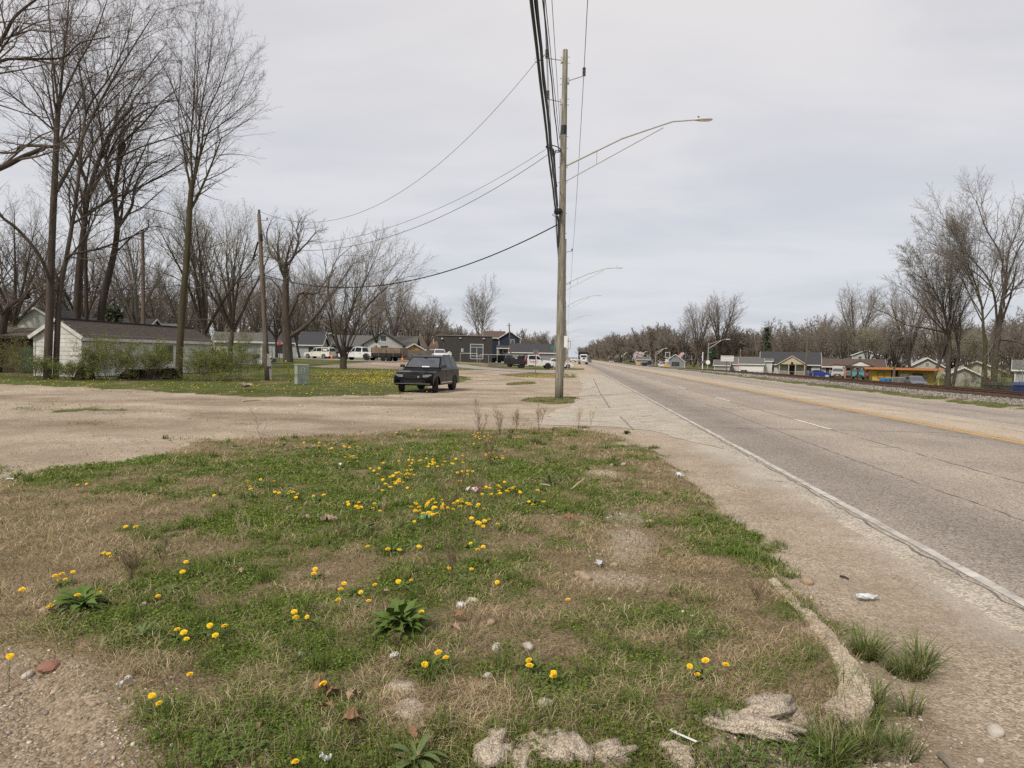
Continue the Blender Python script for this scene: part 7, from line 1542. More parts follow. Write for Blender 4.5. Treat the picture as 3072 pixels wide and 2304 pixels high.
# flatbed work pickup
def ram(t, S):
    L, W_ = S['L'], S['W']; x0, x1 = -L / 2 - .25, -1.15
    mb = MB(); mb.box(((x0 + x1) / 2, 0, 1.0), (x1 - x0, W_ + .16, .78)); mb.build('service_body', PLAS, t)
    mb = MB(); mb.box((x1 - .35, 0, 1.62), (.10, W_, .50)); mb.box((x1 - .7, .6, 1.6), (.5, .4, .5)); mb.box((x1 - 1.0, 0, 1.55), (.6, .5, .35)); mb.build('headache_rack', PLAS, t)
    mb = MB(); mb.bar((x1 - .9, .2, 1.4), (x1 - .95, .2, 2.0), .08, .08); mb.build('crane_post', PLAS, t)
    for s_ in (-1, 1):
        mb = MB(); mb.box((x1 - .25, s_ * (W_ / 2 + .10), 1.28), (.30, .03, .34)); mb.build('red_marker', SIGNR, t)
        mb = MB(); mb.box((-.18, s_ * (W_ / 2 + .006), .98), (.82, .012, .38)); mb.build('logo_ground', SIGNW, t)
        text('GBC', .44, SIGNR, t, (-.18, s_ * (W_ / 2 + .02), 1.0), (R(90), 0, 0 if s_ < 0 else R(180)), 'logo', .01, 1.3)
    mb = MB(); mb.box((L / 2 + .12, 0, .80), (.30, W_ * .95, .42)); mb.bar((L / 2 + .2, -.5, .9), (L / 2 + .2, -.5, 1.4), .07, .07); mb.bar((L / 2 + .2, .5, .9), (L / 2 + .2, .5, 1.4), .07, .07); mb.bar((L / 2 + .2, -.85, 1.35), (L / 2 + .2, .85, 1.35), .07, .07); mb.build('grille_guard', PLAS, t)
    mb = MB(); mb.box((.9 - 1.3, 0, S['H'] + .03), (.5, 1.3, .06)); mb.build('light_bar', PLAS, t)
vehicle('flatbed_pickup', 'white crew cab work pickup with a black service body and red door logo, facing right', 'pickup', vp(1602, 106), R(4.7 + 6), 'pickup', P_WHITE, RIMD, extra=ram, L=6.3)
mb = MB(); b = vp(1528, 107); t = thing('small_trailer', 'small black equipment trailer hitched behind the flatbed pickup', 'trailer', b, R(8)); mb.box((0, 0, .95), (1.5, 1.6, .9)); mb.build('box_body', PLAS, t); [wheel(t, .1, s_ * .85, .36, .22, RIMD, s_) for s_ in (-1, 1)]
vehicle('parked_car', 'white sedan behind the flatbed pickup, near its bonnet', 'car', vp(1675, 116), R(4.7 + 12), 'sedan', P_WHITE, RIMS, H=1.55, L=4.8)
vehicle('parked_car', 'white hatchback seen over the black bed of the flatbed pickup', 'car', vp(1570, 122), R(4.7 + 14), 'sedan', P_WHITE, RIMS)
vehicle('parked_pickup', 'dark pickup under the porch of the navy house', 'pickup', vp(1515, 132), R(180 - 30), 'pickup', P_DARK, RIMD)
vehicle('parked_pickup', 'white pickup whose roof shows above the black vehicle', 'pickup', vp(1318, 121), R(-75), 'pickup', P_WHITE, RIMD)
# white bucket beam above the black vehicle
mb = MB(); b = vp(1345, 110); b.z -= .5; t = thing('white_trailer_arm', 'angular white boom end seen over the roof of the black vehicle', 'boom', b, R(10)); mb.bar((-1.2, 0, 1.2), (.3, 0, 2.1), .3, .4); mb.bar((.3, 0, 2.1), (.4, 0, 1.0), .3, .3); mb.box((-.4, 0, .5), (1.6, 1.2, 1.0)); mb.build('boom', P_WHITE, t)
# dump truck coming down the highway
def dump_truck():
    p = gp(1750, 1092.5, -.15); b = gD(1750, 205); t = thing('dump_truck', 'white dump truck with a black tipping body driving towards the camera', 'truck', b, R(-88))
    mb = MB(); mb.box((2.9, 0, 1.45), (1.3, 1.35, .95)); mb.box((3.35, 0, 1.15), (.5, 2.1, .5)); mb.build('hood', P_WHITE, t)
    mb = MB(); mb.box((1.6, 0, 2.0), (1.5, 1.95, 1.5)); mb.box((1.6, 0, 2.78), (1.3, 1.75, .12)); mb.build('cab', P_WHITE, t)
    mb = MB(); mb.box((2.37, 0, 2.25), (.04, 1.6, .55)); mb.build('windscreen', GLASS, t)
    mb = MB(); mb.box((3.57, 0, 1.45), (.05, .75, .7)); mb.build('grille', PLAS, t)
    mb = MB(); mb.box((3.65, 0, .72), (.2, 2.3, .3)); mb.build('bumper', CHR, t)
    for s_ in (-1, 1):
        mb = MB(); mb.box((3.62, s_ * .85, 1.18), (.06, .3, .2)); mb.build('headlight', LITE, t)
        mb = MB(); mb.box((2.2, s_ * 1.22, 2.3), (.08, .16, .5)); mb.bar((2.2, s_ * .95, 2.3), (2.2, s_ * 1.2, 2.3), .04, .04); mb.build('mirror', CHR, t)
        wheel(t, 2.9, s_ * 1.0, .52, .32, RIMS, s_); wheel(t, -1.8, s_ * .98, .52, .5, RIMD, s_); wheel(t, -3.1, s_ * .98, .52, .5, RIMD, s_)
    mb = MB(); mb.box((-1.9, 0, 2.35), (5.0, 2.5, 2.1)); mb.box((.95, 0, 3.32), (.9, 2.5, .25)); mb.build('tipping_body', PLAS, t); mb = MB(); mb.box((-.5, 0, .85), (7.0, .9, .3)); mb.build('chassis', PLAS, t)
dump_truck()
TRF = 'distant oncoming traffic on the highway'
for px, D, k, pt, lab in [(1719, 285, 'pickup', P_WHITE, 'white pickup following behind the dump truck on its left'), (1733, 330, 'sedan', P_WHITE, 'distant white car right behind the dump truck'), (1708, 380, 'sedan', P_SILV, 'distant pale car at the far left of the traffic'), (1727, 420, 'suv', P_DARK, 'distant dark car between the white ones'), (1712, 520, 'suv', P_WHITE, 'farthest white vehicle climbing the far end of the highway')]:
    b = gD(px, D); vehicle('distant_vehicle', lab, 'car', b, R(-88), k, pt, RIMD, group=TRF)
vehicle('distant_vehicle', 'dark car driving away just right of the dump truck', 'car', gD(1767, 275), R(90), 'sedan', P_GREY, RIMD, group=TRF)
# right-hand vehicles
vehicle('parked_car', 'blue car parked behind the railway in front of the white houses, facing right', 'car', gD(2461, 140), R(-12), 'sedan', P_BLUE, RIMS, H=1.4)
vehicle('parked_pickup', 'white van-like truck behind the blue car', 'truck', gD(2478, 152), R(-90 - 20), 'pickup', P_WHITE, RIMS)
def rack(t, S):
    mb = MB()
    for y in (-.9, .9): mb.bar((.4, y, 2.25), (-2.6, y, 2.25), .05, .05); [mb.bar((x, y, 1.2), (x, y, 2.25), .05, .05) for x in (.4, -1.0, -2.6)]
    for x in (.4, -1.0, -2.6): mb.bar((x, -.9, 2.25), (x, .9, 2.25), .05, .05)
    mb.build('ladder_rack', SIGNW, t)
vehicle('parked_pickup', 'old tan pickup with a white ladder rack facing the camera', 'pickup', gD(2516, 128), R(-90 - 22), 'pickup', P_TAN, RIMD, extra=rack)
vehicle('parked_pickup', 'teal pickup standing under the brown carport', 'pickup', gD(2575, 124), R(-90 - 18), 'pickup', P_TEAL, RIMD)
vehicle('parked_car', 'dark car in the shade between the tan and the teal pickups', 'car', gD(2548, 132), R(-110), 'sedan', P_DARK, RIMD)
vehicle('parked_car', 'red car partly hidden between the carport and the yellow building', 'car', gD(2630, 128), R(-20), 'sedan', P_RED, RIMD)
vehicle('parked_car', 'dark grey car with its nose towards the track beside the yellow building', 'car', gD(2749, 90), R(-90 - 12), 'sedan', P_GREY, RIMD)
vehicle('parked_car', 'red car far right in front of the low pale garage', 'car', gD(2932, 100), R(-150), 'sedan', P_RED, RIMD)
def dumpster(px, D, label, w_, hh_, m_):
    b = gD(px, D); t = thing('dumpster', label, 'dumpster', b, face_cam(b)); mb = MB(); mb.prism([(-w_ / 2, -.7, .12), (w_ / 2, -.7, .12), (w_ / 2 + .06, -.7, hh_ * .85), (-w_ / 2 - .06, -.7, hh_ * .85)], (0, 0, 0), (0, 1.4, 0)); mb.build('bin', m_, t)
    mb = MB(); mb.prism([(-w_ / 2 - .08, -.75, hh_ * .85), (w_ / 2 + .08, -.75, hh_ * .85), (w_ / 2 + .08, .75, hh_), (-w_ / 2 - .08, .75, hh_)], (0, 0, 0), (0, 0, .07)); mb.build('lid', m_ if m_ != BIN_B else BIN_B, t)
BIN_B = M('blue_dumpster', (.015, .035, .13), (.012, .028, .10), 3, .5); BIN_D = M('dark_dumpster', (.06, .062, .06), (.04, .04, .04), 3, .6)
dumpster(3072, 62, 'bright blue dumpster at the right edge', 2.2, 1.5, BIN_B); dumpster(2995, 61, 'dark dumpster hidden in the scrub at right', 2.0, 1.5, BIN_D)
# ---------------------------------------------------------------- buildings
SHW = M('peeling_white_board', (.66, .65, .62), (.46, .44, .40), 3.0, .75, bump=.3, detail=8); SHR = M('brown_shingle', (.105, .084, .072), (.055, .044, .038), 6, .95, bump=.6, bscale=30, detail=8)
OLIVE = M('olive_board', (.13, .125, .05), (.09, .085, .035), 3, .8); ROTT = M('rotten_dark_wood', (.05, .038, .03), (.025, .02, .016), 4, .95, bump=.5)
WG = siding('white_siding', (.60, .60, .585)); GS = siding('grey_blue_siding', (.40, .42, .44)); NAVY = siding('navy_siding', (.03, .038, .062)); YEL_ = M('yellow_render', (.50, .35, .08), (.43, .30, .07), 2, .8); ORF = M('orange_fascia', (.50, .20, .08), (.40, .16, .07), 3, .7); GYS = siding('grey_siding', (.25, .25, .27)); TANS = siding('tan_siding', (.55, .46, .34)); DKB = M('dark_painted_block', (.055, .05, .048), (.045, .041, .04), 2.0, .75); BRK = M('dull_brick', (.22, .10, .07), (.15, .075, .055), 6, .9); CBL = M('grey_block', (.34, .33, .31), (.25, .24, .23), 3, .9)
RFD = M('dark_shingle_roof', (.060, .060, .066), (.04, .04, .045), 4, .95, bump=.3, bscale=12); RFG = M('grey_shingle_roof', (.14, .135, .13), (.10, .095, .09), 4, .95, bump=.3, bscale=12); RFB = M('brown_shingle_roof', (.12, .085, .07), (.08, .06, .05), 4, .95, bump=.3, bscale=12); RFM = M('pale_metal_roof', (.40, .38, .35), (.32, .30, .28), 2, .5); RFR = M('reddish_roof', (.20, .08, .055), (.14, .06, .045), 4, .95)
TRW = M('white_trim', (.66, .65, .63), (.55, .54, .52), 4, .6); TRK = M('dark_trim', (.03, .03, .032), (.04, .04, .04), 4, .7); WGL = M('window_glass', (.05, .055, .06), (.03, .035, .04), 2, .08, spec=.8); WOODF = M('grey_fence_board', (.20, .175, .15), (.13, .115, .10), 2, .9); ORW = M('orange_gable', (.45, .25, .09), (.38, .2, .08), 3, .8); BRW = M('brown_paint', (.11, .06, .045), (.08, .045, .035), 3, .8); ORP = M('salmon_post', (.45, .20, .12), (.36, .16, .1), 3, .8)
def winpart(t, x, y, z, w_, hh_, fm, axis='y', sgn=-1, mull=True, glass=None):
    """window frame with panes, on a wall facing local -y (axis 'y') or +-x (axis 'x')"""
    mb = MB(); f = .09
    def bx(u, v, du, dv, dd, off):
        if axis == 'y': mb.box((x + u, y + sgn * off, z + v), (du, dd, dv))
        else: mb.box((x + sgn * off, y + u, z + v), (dd, du, dv))
    bx(0, hh_ / 2 + f / 2, w_ + 2 * f, f, .08, .03); bx(0, -hh_ / 2 - f / 2, w_ + 2 * f, f, .10, .04); bx(-w_ / 2 - f / 2, 0, f, hh_, .08, .03); bx(w_ / 2 + f / 2, 0, f, hh_, .08, .03)
    if mull: bx(0, 0, w_, .05, .05, .025)
    fr_ = mb.build('window', fm, t); mb = MB(); 
    if axis == 'y': mb.box((x, y + sgn * .012, z), (w_ - .01, .02, hh_ - .01))
    else: mb.box((x + sgn * .012, y, z), (.02, w_ - .01, hh_ - .01))
    mb.build('pane', glass or WGL, fr_); return fr_
def house(name, label, px, D, rz, Lx, Wy, wh, rh, wm, rm, over=.4, ridge='x', wins=(), doors=(), trim=TRW, cat='house', group=None, dz=0, chim=None, th=.14, gablem=None, p=None, cor=True):
    """box house: front wall on local y=0 facing -y, centre of the front at the origin"""
    b = p if p is not None else gD(px, D); b = Vector((b.x, b.y, b.z + dz)); t = thing(name, label, cat, b, rz, group)
    mb = MB(); mb.box((0, Wy / 2, wh / 2 - .3), (Lx, Wy, wh + .6)); 
    if rh > 0:
        if ridge == 'x':
            for s_ in (-1, 1): mb.prism([(s_ * (Lx / 2), 0, wh), (s_ * Lx / 2, Wy, wh), (s_ * Lx / 2, Wy / 2, wh + rh)], (0, 0, 0), (-s_ * .12, 0, 0))
        else:
            for y_, s_ in ((0, 1), (Wy, -1)): mb.prism([(-Lx / 2, y_, wh), (Lx / 2, y_, wh), (0, y_, wh + rh)], (0, 0, 0), (0, s_ * .12, 0))
    mb.build('wall', wm, t)
    if rh > 0:
        if ridge == 'x':
            k = rh / (Wy / 2)
            for s_ in (-1, 1):
                e = (Wy / 2 - s_ * (Wy / 2 + over)); P = [(-Lx / 2 - over, e, wh - over * k), (-Lx / 2 - over, Wy / 2, wh + rh), (-Lx / 2 - over, Wy / 2, wh + rh + th), (-Lx / 2 - over, e, wh - over * k + th)]
                mb = MB(); mb.prism(P, (0, 0, 0), (Lx + 2 * over, 0, 0)); mb.build('roof', rm, t)
            mb = MB(); mb.box((0, -over - .02, wh - over * k + .02), (Lx + 2 * over, .05, .20)); mb.build('fascia', trim, t)
            for s_ in (-1, 1):
                mb = MB(); x_ = s_ * (Lx / 2 + over + .02); mb.bar((x_, -over, wh - over * k + .02), (x_, Wy / 2, wh + rh + .03), .05, .2); mb.bar((x_, Wy + over, wh - over * k + .02), (x_, Wy / 2, wh + rh + .03), .05, .2); mb.build('barge_board', trim, t)
        else:
            k = rh / (Lx / 2)
            for s_ in (-1, 1):
                e = s_ * (Lx / 2 + over); P = [(e, -over, wh - over * k), (0, -over, wh + rh), (0, -over, wh + rh + th), (e, -over, wh - over * k + th)]
                mb = MB(); mb.prism(P, (0, 0, 0), (0, Wy + 2 * over, 0)); mb.build('roof', rm, t)
                mb = MB(); mb.bar((e, -over - .02, wh - over * k + .02), (0, -over - .02, wh + rh + .03), .05, .2); mb.build('barge_board', trim, t)
    if cor:
        for s_ in (-1, 1): mb = MB(); mb.box((s_ * Lx / 2, -.01, wh / 2), (.14, .12, wh)); mb.build('corner_board', trim, t)
    for w_ in wins:
        side, x, z, ww, hh_ = w_[:5]; fm = w_[5] if len(w_) > 5 else trim
        if side == 'f': winpart(t, x, 0, z, ww, hh_, fm)
        elif side == 'r': winpart(t, Lx / 2, x, z, ww, hh_, fm, 'x', 1)
        elif side == 'l': winpart(t, -Lx / 2, x, z, ww, hh_, fm, 'x', -1)
    for x, ww, hh_, m_ in doors: mb = MB(); mb.box((x, -.02, hh_ / 2 + .05), (ww, .06, hh_)); mb.build('door', m_, t)
    if chim: mb = MB(); mb.box((chim[0], chim[1], wh + rh * .8), (.5, .5, 1.4)); mb.build('chimney', BRK, t)
    return t
# --- white garage at left, boards one by one
g0 = gD(244, 42); g1 = gD(631, 56.3); gv = (g1 - g0).to_2d(); GL = gv.length; gth = math.atan2(gv.y, gv.x); GW = 2.9; EH = 2.42; RH = .92
G = thing('garage', 'long low white clapboard garage with a brown shingle roof and peeling paint', 'garage', (g0.x, g0.y, g0.z - .02), gth)
mb = MB(); mb.box((GL / 2, GW / 2, EH / 2), (GL - .1, GW - .1, EH)); mb.prism([(.05, .05, EH), (.05, GW - .05, EH), (.05, GW / 2, EH + RH - .05)], (0, 0, 0), (GL - .1, 0, 0)); mb.build('wall_core', ROTT, G)
bp_ = .245; nb = 10
for k in range(nb):                       # long wall towards the road (local y = 0), boards in two lengths
    z = .06 + k * bp_ + bp_ / 2
    for a, b in ((0, 4.2 + (k % 3) * .7), (4.2 + (k % 3) * .7, 9.4 + (k % 2) * .8), (9.4 + (k % 2) * .8, GL)):
        mb = MB(); mb.box(((a + b) / 2, .0, 0), (b - a - .01, .022, bp_ + .02), rot=Matrix.Rotation(R(-4), 3, 'X')); o = mb.build('siding_board', SHW, G); o.location = (0, .012, z)
k = 0; z = .06
while z < EH + RH - .15:                  # gable end (local x = 0)
    hw = GW / 2 if z + bp_ < EH + .05 else max(.05, GW / 2 * (1 - (z + bp_ / 2 - EH) / RH))
    mb = MB(); mb.box((0, GW / 2, z + bp_ / 2), (.022, 2 * hw - .02, bp_ + .02), rot=Matrix.Rotation(R(4), 3, 'Y')); mb.build('siding_board', SHW, G); z += bp_
for x, y in ((-.01, -.01), (-.01, GW + .01), (GL + .01, -.01)): mb = MB(); mb.box((x, y, EH / 2), (.09, .09, EH)); mb.build('corner_board', SHW, G)
kk = RH / (GW / 2); ov = .22; slope_l = math.hypot(GW / 2 + ov, (GW / 2 + ov) * kk)
for s_ in (-1, 1):
    mb = MB(); e = GW / 2 - s_ * (GW / 2 + ov); mb.prism([(-.2, e, EH - ov * kk), (-.2, GW / 2, EH + RH), (-.2, GW / 2, EH + RH + .06), (-.2, e, EH - ov * kk + .06)], (0, 0, 0), (GL + .4, 0, 0)); mb.build('roof_deck', ROTT, G)
    rs = random.Random(6); mb = MB(); nc = 13
    for i in range(nc):
        q0, q1 = i / nc, (i + 1.12) / nc; x = -.22
        while x < GL + .2:
            w_ = rs.uniform(.28, .34); x1 = min(x + w_, GL + .22)
            ya = e + (GW / 2 - e) * q0; yb_ = e + (GW / 2 - e) * min(q1, 1); za = EH - ov * kk + .06 + (RH + ov * kk) * q0 + rs.uniform(0, .012); zb_ = EH - ov * kk + .06 + (RH + ov * kk) * min(q1, 1)
            mb.prism([(x, ya, za + .006), (x1 - .012, ya, za + .006), (x1 - .012, yb_, zb_ + .004), (x, yb_, zb_ + .004)], (0, 0, 0), (0, 0, .018)); x = x1
    mb.build('roof_shingles', SHR, G, kind='stuff')
mb = MB(); mb.bar((-.2, GW / 2, EH + RH + .10), (GL + .2, GW / 2, EH + RH + .10), .22, .05); mb.build('ridge_cap', SHR, G)
for a, b in ((-.2, 5), (5.02, 10), (10.02, GL + .2)): mb = MB(); mb.box(((a + b) / 2, -ov - .02, EH - ov * kk - .02 + random.Random(int(a * 7)).uniform(-.03, .01)), (b - a, .04, .19)); mb.build('fascia', SHW, G)
mb = MB(); mb.bar((-.23, -ov, EH - ov * kk), (-.23, GW / 2, EH + RH), .04, .20); mb.build('barge_board', SHW, G); mb = MB(); mb.bar((-.23, GW + ov, EH - ov * kk), (-.23, GW / 2, EH + RH), .04, .20); mb.build('barge_board', SHW, G)
mb = MB(); mb.box((8.3, -.02, 1.45), (1.9, .05, 1.1)); mb.build('boarded_window', OLIVE, G)
# rubbish heap at the foot of the garage
def heap(px, D, w_, hh_, label, seed):
    b = gD(px, D); t = thing('debris_heap', label, 'rubbish', b, face_cam(b)); rs = random.Random(seed)
    mb = MB(); mb.prism([(-w_ / 2, 0, -.05), (w_ / 2, 0, -.05), (w_ / 2 * .9, .2, hh_), (-w_ / 2 * .7, .2, hh_ * .8)], (0, 0, 0), (0, .7, 0)); mb.build('dark_core', ROTT, t)
    for i in range(9):
        mb = MB(); a = Vector((rs.uniform(-w_ / 2, w_ / 2), -.1, rs.uniform(0, hh_ * .8))); mb.bar(a, a + Vector((rs.uniform(-.9, .9), rs.uniform(-.1, .3), rs.uniform(-.1, .5))), .14, .03); mb.build('plank', ROTT if i % 3 else WOODF, t)
    mb = MB(); mb.bar((-w_ / 2 * .8, .1, hh_ * .85), (w_ / 2, .15, hh_ + .04), .5, .03); mb.build('board', WOODF, t)
heap(440, 41, 3.2, .62, 'dark heap of rotting boards along the garage wall', 1); heap(252, 39.5, 1.1, .5, 'small leaning dark board pile at the garage corner', 2)
# dark brown shed at the left edge
ds = house('shed', 'dark brown lean-to shed left of the white garage', 20, 47, R(4.7 + 8), 9.0, 4, 2.35, .5, M('dark_brown_board', (.055, .032, .024), (.035, .022, .018), 3, .9), SHR, .3, 'x', (), ((1.5, 1.4, 1.6, M('green_tarp', (.02, .06, .045), (.015, .045, .035), 4, .6)),), trim=ROTT, cat='shed')
# houses behind
house('house', 'white house with two steep gables behind the dark shed', 110, 82, R(4.7 + 5), 9, 8, 3.1, 2.8, WG, RFD, .4, 'y', (('f', -2, 1.6, 1, 1.2),))
house('house', 'white gabled house peeking out at the far left edge', -30, 85, R(10), 6, 8, 3.2, 2.4, WG, RFG, .4, 'y')
house('house', 'dark-roofed house right behind the garage ridge', 260, 86, R(4.7), 12, 8, 2.9, 2.2, WG, RFD)
house('house', 'grey-roofed house behind the garage, left of the grey pole', 370, 90, R(0), 9.5, 8, 2.8, 1.8, GS, RFG)
house('garage', 'pale garage with a bright white door between the slender tree and the leaning pole', 714, 82, R(4.7 + 14), 5.0, 4, 2.6, 0.9, GS, RFG, .3, 'x', (), ((-1.7, 1.2, 1.9, SIGNW),), cat='garage')
house('house', 'grey-blue house with dark framed windows behind the gnarled tree', 858, 146, R(4.7 + 4), 13.5, 9, 3.0, 2.2, GS, RFD, .45, 'x', (('f', -4.8, 1.6, 1.1, 1.5, TRK), ('f', 3.2, 1.6, 1.3, 1.6, TRK), ('f', -1.0, 1.6, 1.0, 1.4, TRK)))
house('house', 'white wing of the grey-blue house behind the cream white vehicle', 928, 143, R(4.7 + 4), 4.6, 7, 2.6, 1.7, GS, RFD, .4, 'x', (('f', .3, 1.4, .7, 1.2, TRK),))
house('house', 'pale gabled house with a stained front left of the vase-shaped tree', 990, 165, R(4.7 + 30), 9, 10, 2.9, 2.6, M('stained_plaster', (.42, .40, .33), (.30, .28, .23), 2, .9), RFG, .5, 'y')
house('house', 'white cottage with a dark-trimmed front gable behind the trailer', 1150, 150, R(4.7 + 2), 8.2, 9, 2.9, 2.5, WG, RFG, .5, 'y', (('f', .2, 1.7, 1.3, 1.7, TRK), ('f', 0, 4.2, .8, .7, TRK)), trim=TRK)
house('house', 'long dark-roofed wing left of the white cottage', 1082, 154, R(4.7 + 2), 11, 8, 2.6, 2.2, WG, RFG, .5, 'x', (('f', 3.4, 1.5, 1.0, 1.6, TRK), ('f', .5, 1.5, 1.6, 1.7, TRK), ('f', -2.6, 1.5, 1.2, 1.7, TRK)), trim=TRK)
house('house', 'white wing with a dark awning right of the cottage gable', 1196, 152, R(4.7 + 2), 6.5, 8, 2.5, 2.2, WG, RFG, .5, 'x', (('f', 0.2, 1.7, 2.6, .8, TRK),), trim=TRK)
house('shed', 'low garage with an orange wooden gable beside the board fence', 1242, 146, R(4.7 + 14), 4.0, 6, 2.0, 1.1, ORW, RFG, .4, 'y', (('f', 0, .9, 2.4, 1.5, BRW),), cat='garage')
house('house', 'low brown-roofed building left of the dark block building', 1290, 160, R(4.7), 10, 7, 2.2, 1.0, GYS, RFB, .4)
house('house', 'tan-roofed house far behind the orange gable', 1250, 190, R(4.7 + 10), 8, 7, 3.6, 2.2, GYS, RFB, .4, 'x', (('f', 2.8, 3.6, .6, .9),))
house('house', 'reddish-roofed house left behind the dark block building', 1305, 200, R(0), 10, 7, 3.0, 1.6, GYS, RFR)
# board fence between trailer and dark building
fb = thing('board_fence', 'weathered grey board fence running behind the trailer', 'fence', gD(1262, 128), face_cam(gD(1262, 128), 6)); fm = None
for i in range(56):
    if fm is None: o = MB().box((0, 0, .85), (.17, .03, 1.8)).build('board', WOODF, fb); fm = o.data
    else: o = bpy.data.objects.new('board', fm); COL.objects.link(o); o.parent = fb
    o.location = (-5.2 + i * .19, 0, random.Random(i).uniform(-.05, .05))
for z in (.4, 1.3): mb = MB(); mb.box((0, .05, z), (10.6, .05, .09)); mb.build('rail', WOODF, fb)
# dark block building
dp = gD(1396, 125); DBD = thing('shop_building', 'flat-roofed dark brown block building with white-framed double doors', 'building', dp, R(4.7 + 6))
BW, BH = 9.2, 4.45; mb = MB(); mb.box((0, 6, BH / 2 - .3), (BW, 12, BH + .6)); mb.build('wall', DKB, DBD)
mb = MB(); mb.box((0, 6, BH + .06), (BW + .3, 12.3, .12)); mb.build('roof_edge', M('grey_roof_edge', (.24, .22, .21), (.18, .17, .16), 3, .6), DBD)
dx = 1.95; GFR = M('grey_white_frame', (.46, .46, .46), (.36, .36, .36), 3, .6)
mb = MB(); mb.box((dx, -.04, 1.05), (2.1, .10, .12)); mb.box((dx, -.04, 3.05), (2.3, .10, .14)); mb.box((dx, -.04, 2.55), (2.1, .10, .10)); mb.box((dx - 1.08, -.04, 1.75), (.14, .10, 2.5)); mb.box((dx + 1.08, -.04, 1.75), (.14, .10, 2.5)); mb.box((dx, -.04, 1.5), (.10, .08, 2.0)); mb.box((dx, -.04, .55), (2.3, .10, .12)); mb.build('door_frame', GFR, DBD)
for x in (dx - .54, dx + .54): mb = MB(); mb.box((x, -.015, 1.55), (.92, .04, 1.9)); mb.build('door', WGL, DBD)
mb = MB(); mb.box((dx, -.015, 2.8), (2.0, .04, .4)); mb.build('transom', WGL, DBD)
mb = MB(); mb.box((-.55, -.03, 2.0), (.36, .05, .5)); mb.build('notice', SIGNW, DBD)
mb = MB(); mb.box((-.55, -.06, 2.02), (.14, .02, .26)); mb.build('notice_symbol', SIGNK, DBD)
for x in (-.9, 3.1): mb = MB(); mb.box((x, -.12, 4.05), (.36, .22, .14)); mb.build('wall_light', LUM, DBD)
mb = MB(); mb.lathe([(.05, .2), (.12, .1), (.2, 0)], (-4.0, -.18, 3.85), n=10); mb.build('wall_light', LUM, DBD)
for k in range(3): winpart(DBD, BW / 2, 1.6 + 2.4 * k, 1.9, 1.5, 2.2, GFR, 'x', 1)
mb = MB(); mb.box((BW / 2 + .1, .6, 4.1), (.2, .3, .14)); mb.build('wall_light', LUM, DBD)
# metal frame fence in front of it
def frame_fence(label, px0, px1, D, hgt, n, group=None):
    a = gD(px0, D); b = gD(px1, D - 1); t = thing('pipe_fence', label, 'fence', a, math.atan2(b.y - a.y, b.x - a.x), group); L = (b - a).length
    for i in range(n + 1): mb = MB(); mb.cyl((L * i / n, 0, 0), (L * i / n, 0, hgt), .05, 6); mb.build('post', GALV, t)
    mb = MB(); mb.cyl((0, 0, hgt - .03), (L, 0, hgt - .03), .035, 6); mb.build('top_rail', GALV, t)
    mb = MB(); k = int(L / .3)
    for i in range(k): mb.bar((L * i / k, 0, .1), (L * i / k + .9 * (1 if i % 2 else -1) * .3, 0, hgt), .006, .006)
    mb.build('wire_mesh', WIRE, t, kind='stuff')
frame_fence('galvanised pipe fence in front of the dark building doors', 1381, 1432, 108, 1.6, 1); frame_fence('galvanised pipe fence in front of the navy house', 1440, 1570, 121, 1.5, 5)
mb = MB(); b = gD(1488, 102); t = thing('planter_box', 'low weathered trough standing before the pipe fence', 'planter', b, R(5)); mb.box((0, 0, .35), (2.2, .8, .6)); mb.build('trough', WOODF, t); [MB().box((x, 0, .1), (.15, .7, .25)).build('foot', GALV, t) for x in (-.9, .9)]
# navy two-storey house
nh = house('house', 'navy blue two-storey house with a white-trimmed gable and brown roof', 1528, 195, R(4.7 + 2), 5.7, 11, 6.0, 1.8, NAVY, RFB, .45, 'y', (('f', .8, 4.6, .8, 2.0), ('f', -1.2, 2.0, 1.4, 1.2)), cat='house')
mb = MB(); mb.prism([(-3.5, -2.6, 3.2), (4.1, -2.6, 3.2), (4.1, 0, 3.95), (-3.5, 0, 3.95)], (0, 0, 0), (0, 0, .14)); mb.build('porch_roof', RFD, nh)
mb = MB(); mb.box((.3, -2.65, 3.2), (7.6, .08, .24)); mb.build('porch_fascia', TRW, nh)
for x in (-3.3, -.2, 3.4): mb = MB(); mb.box((x, -2.5, 1.6), (.16, .16, 3.2)); mb.build('porch_post', TRW, nh)
house('house', 'long brown-roofed wing behind the navy house', 1482, 199, R(4.7 + 2), 5.5, 9, 6.0, 1.8, NAVY, RFB)
house('house', 'dark-roofed house right of the navy house', 1600, 170, R(4.7 - 6), 11, 9, 2.6, 2.0, GYS, RFD)
house('house', 'house with a bright white gable above the white sedan', 1645, 190, R(4.7 + 3), 5.5, 7, 1.9, 1.3, WG, RFD, .5, 'y')
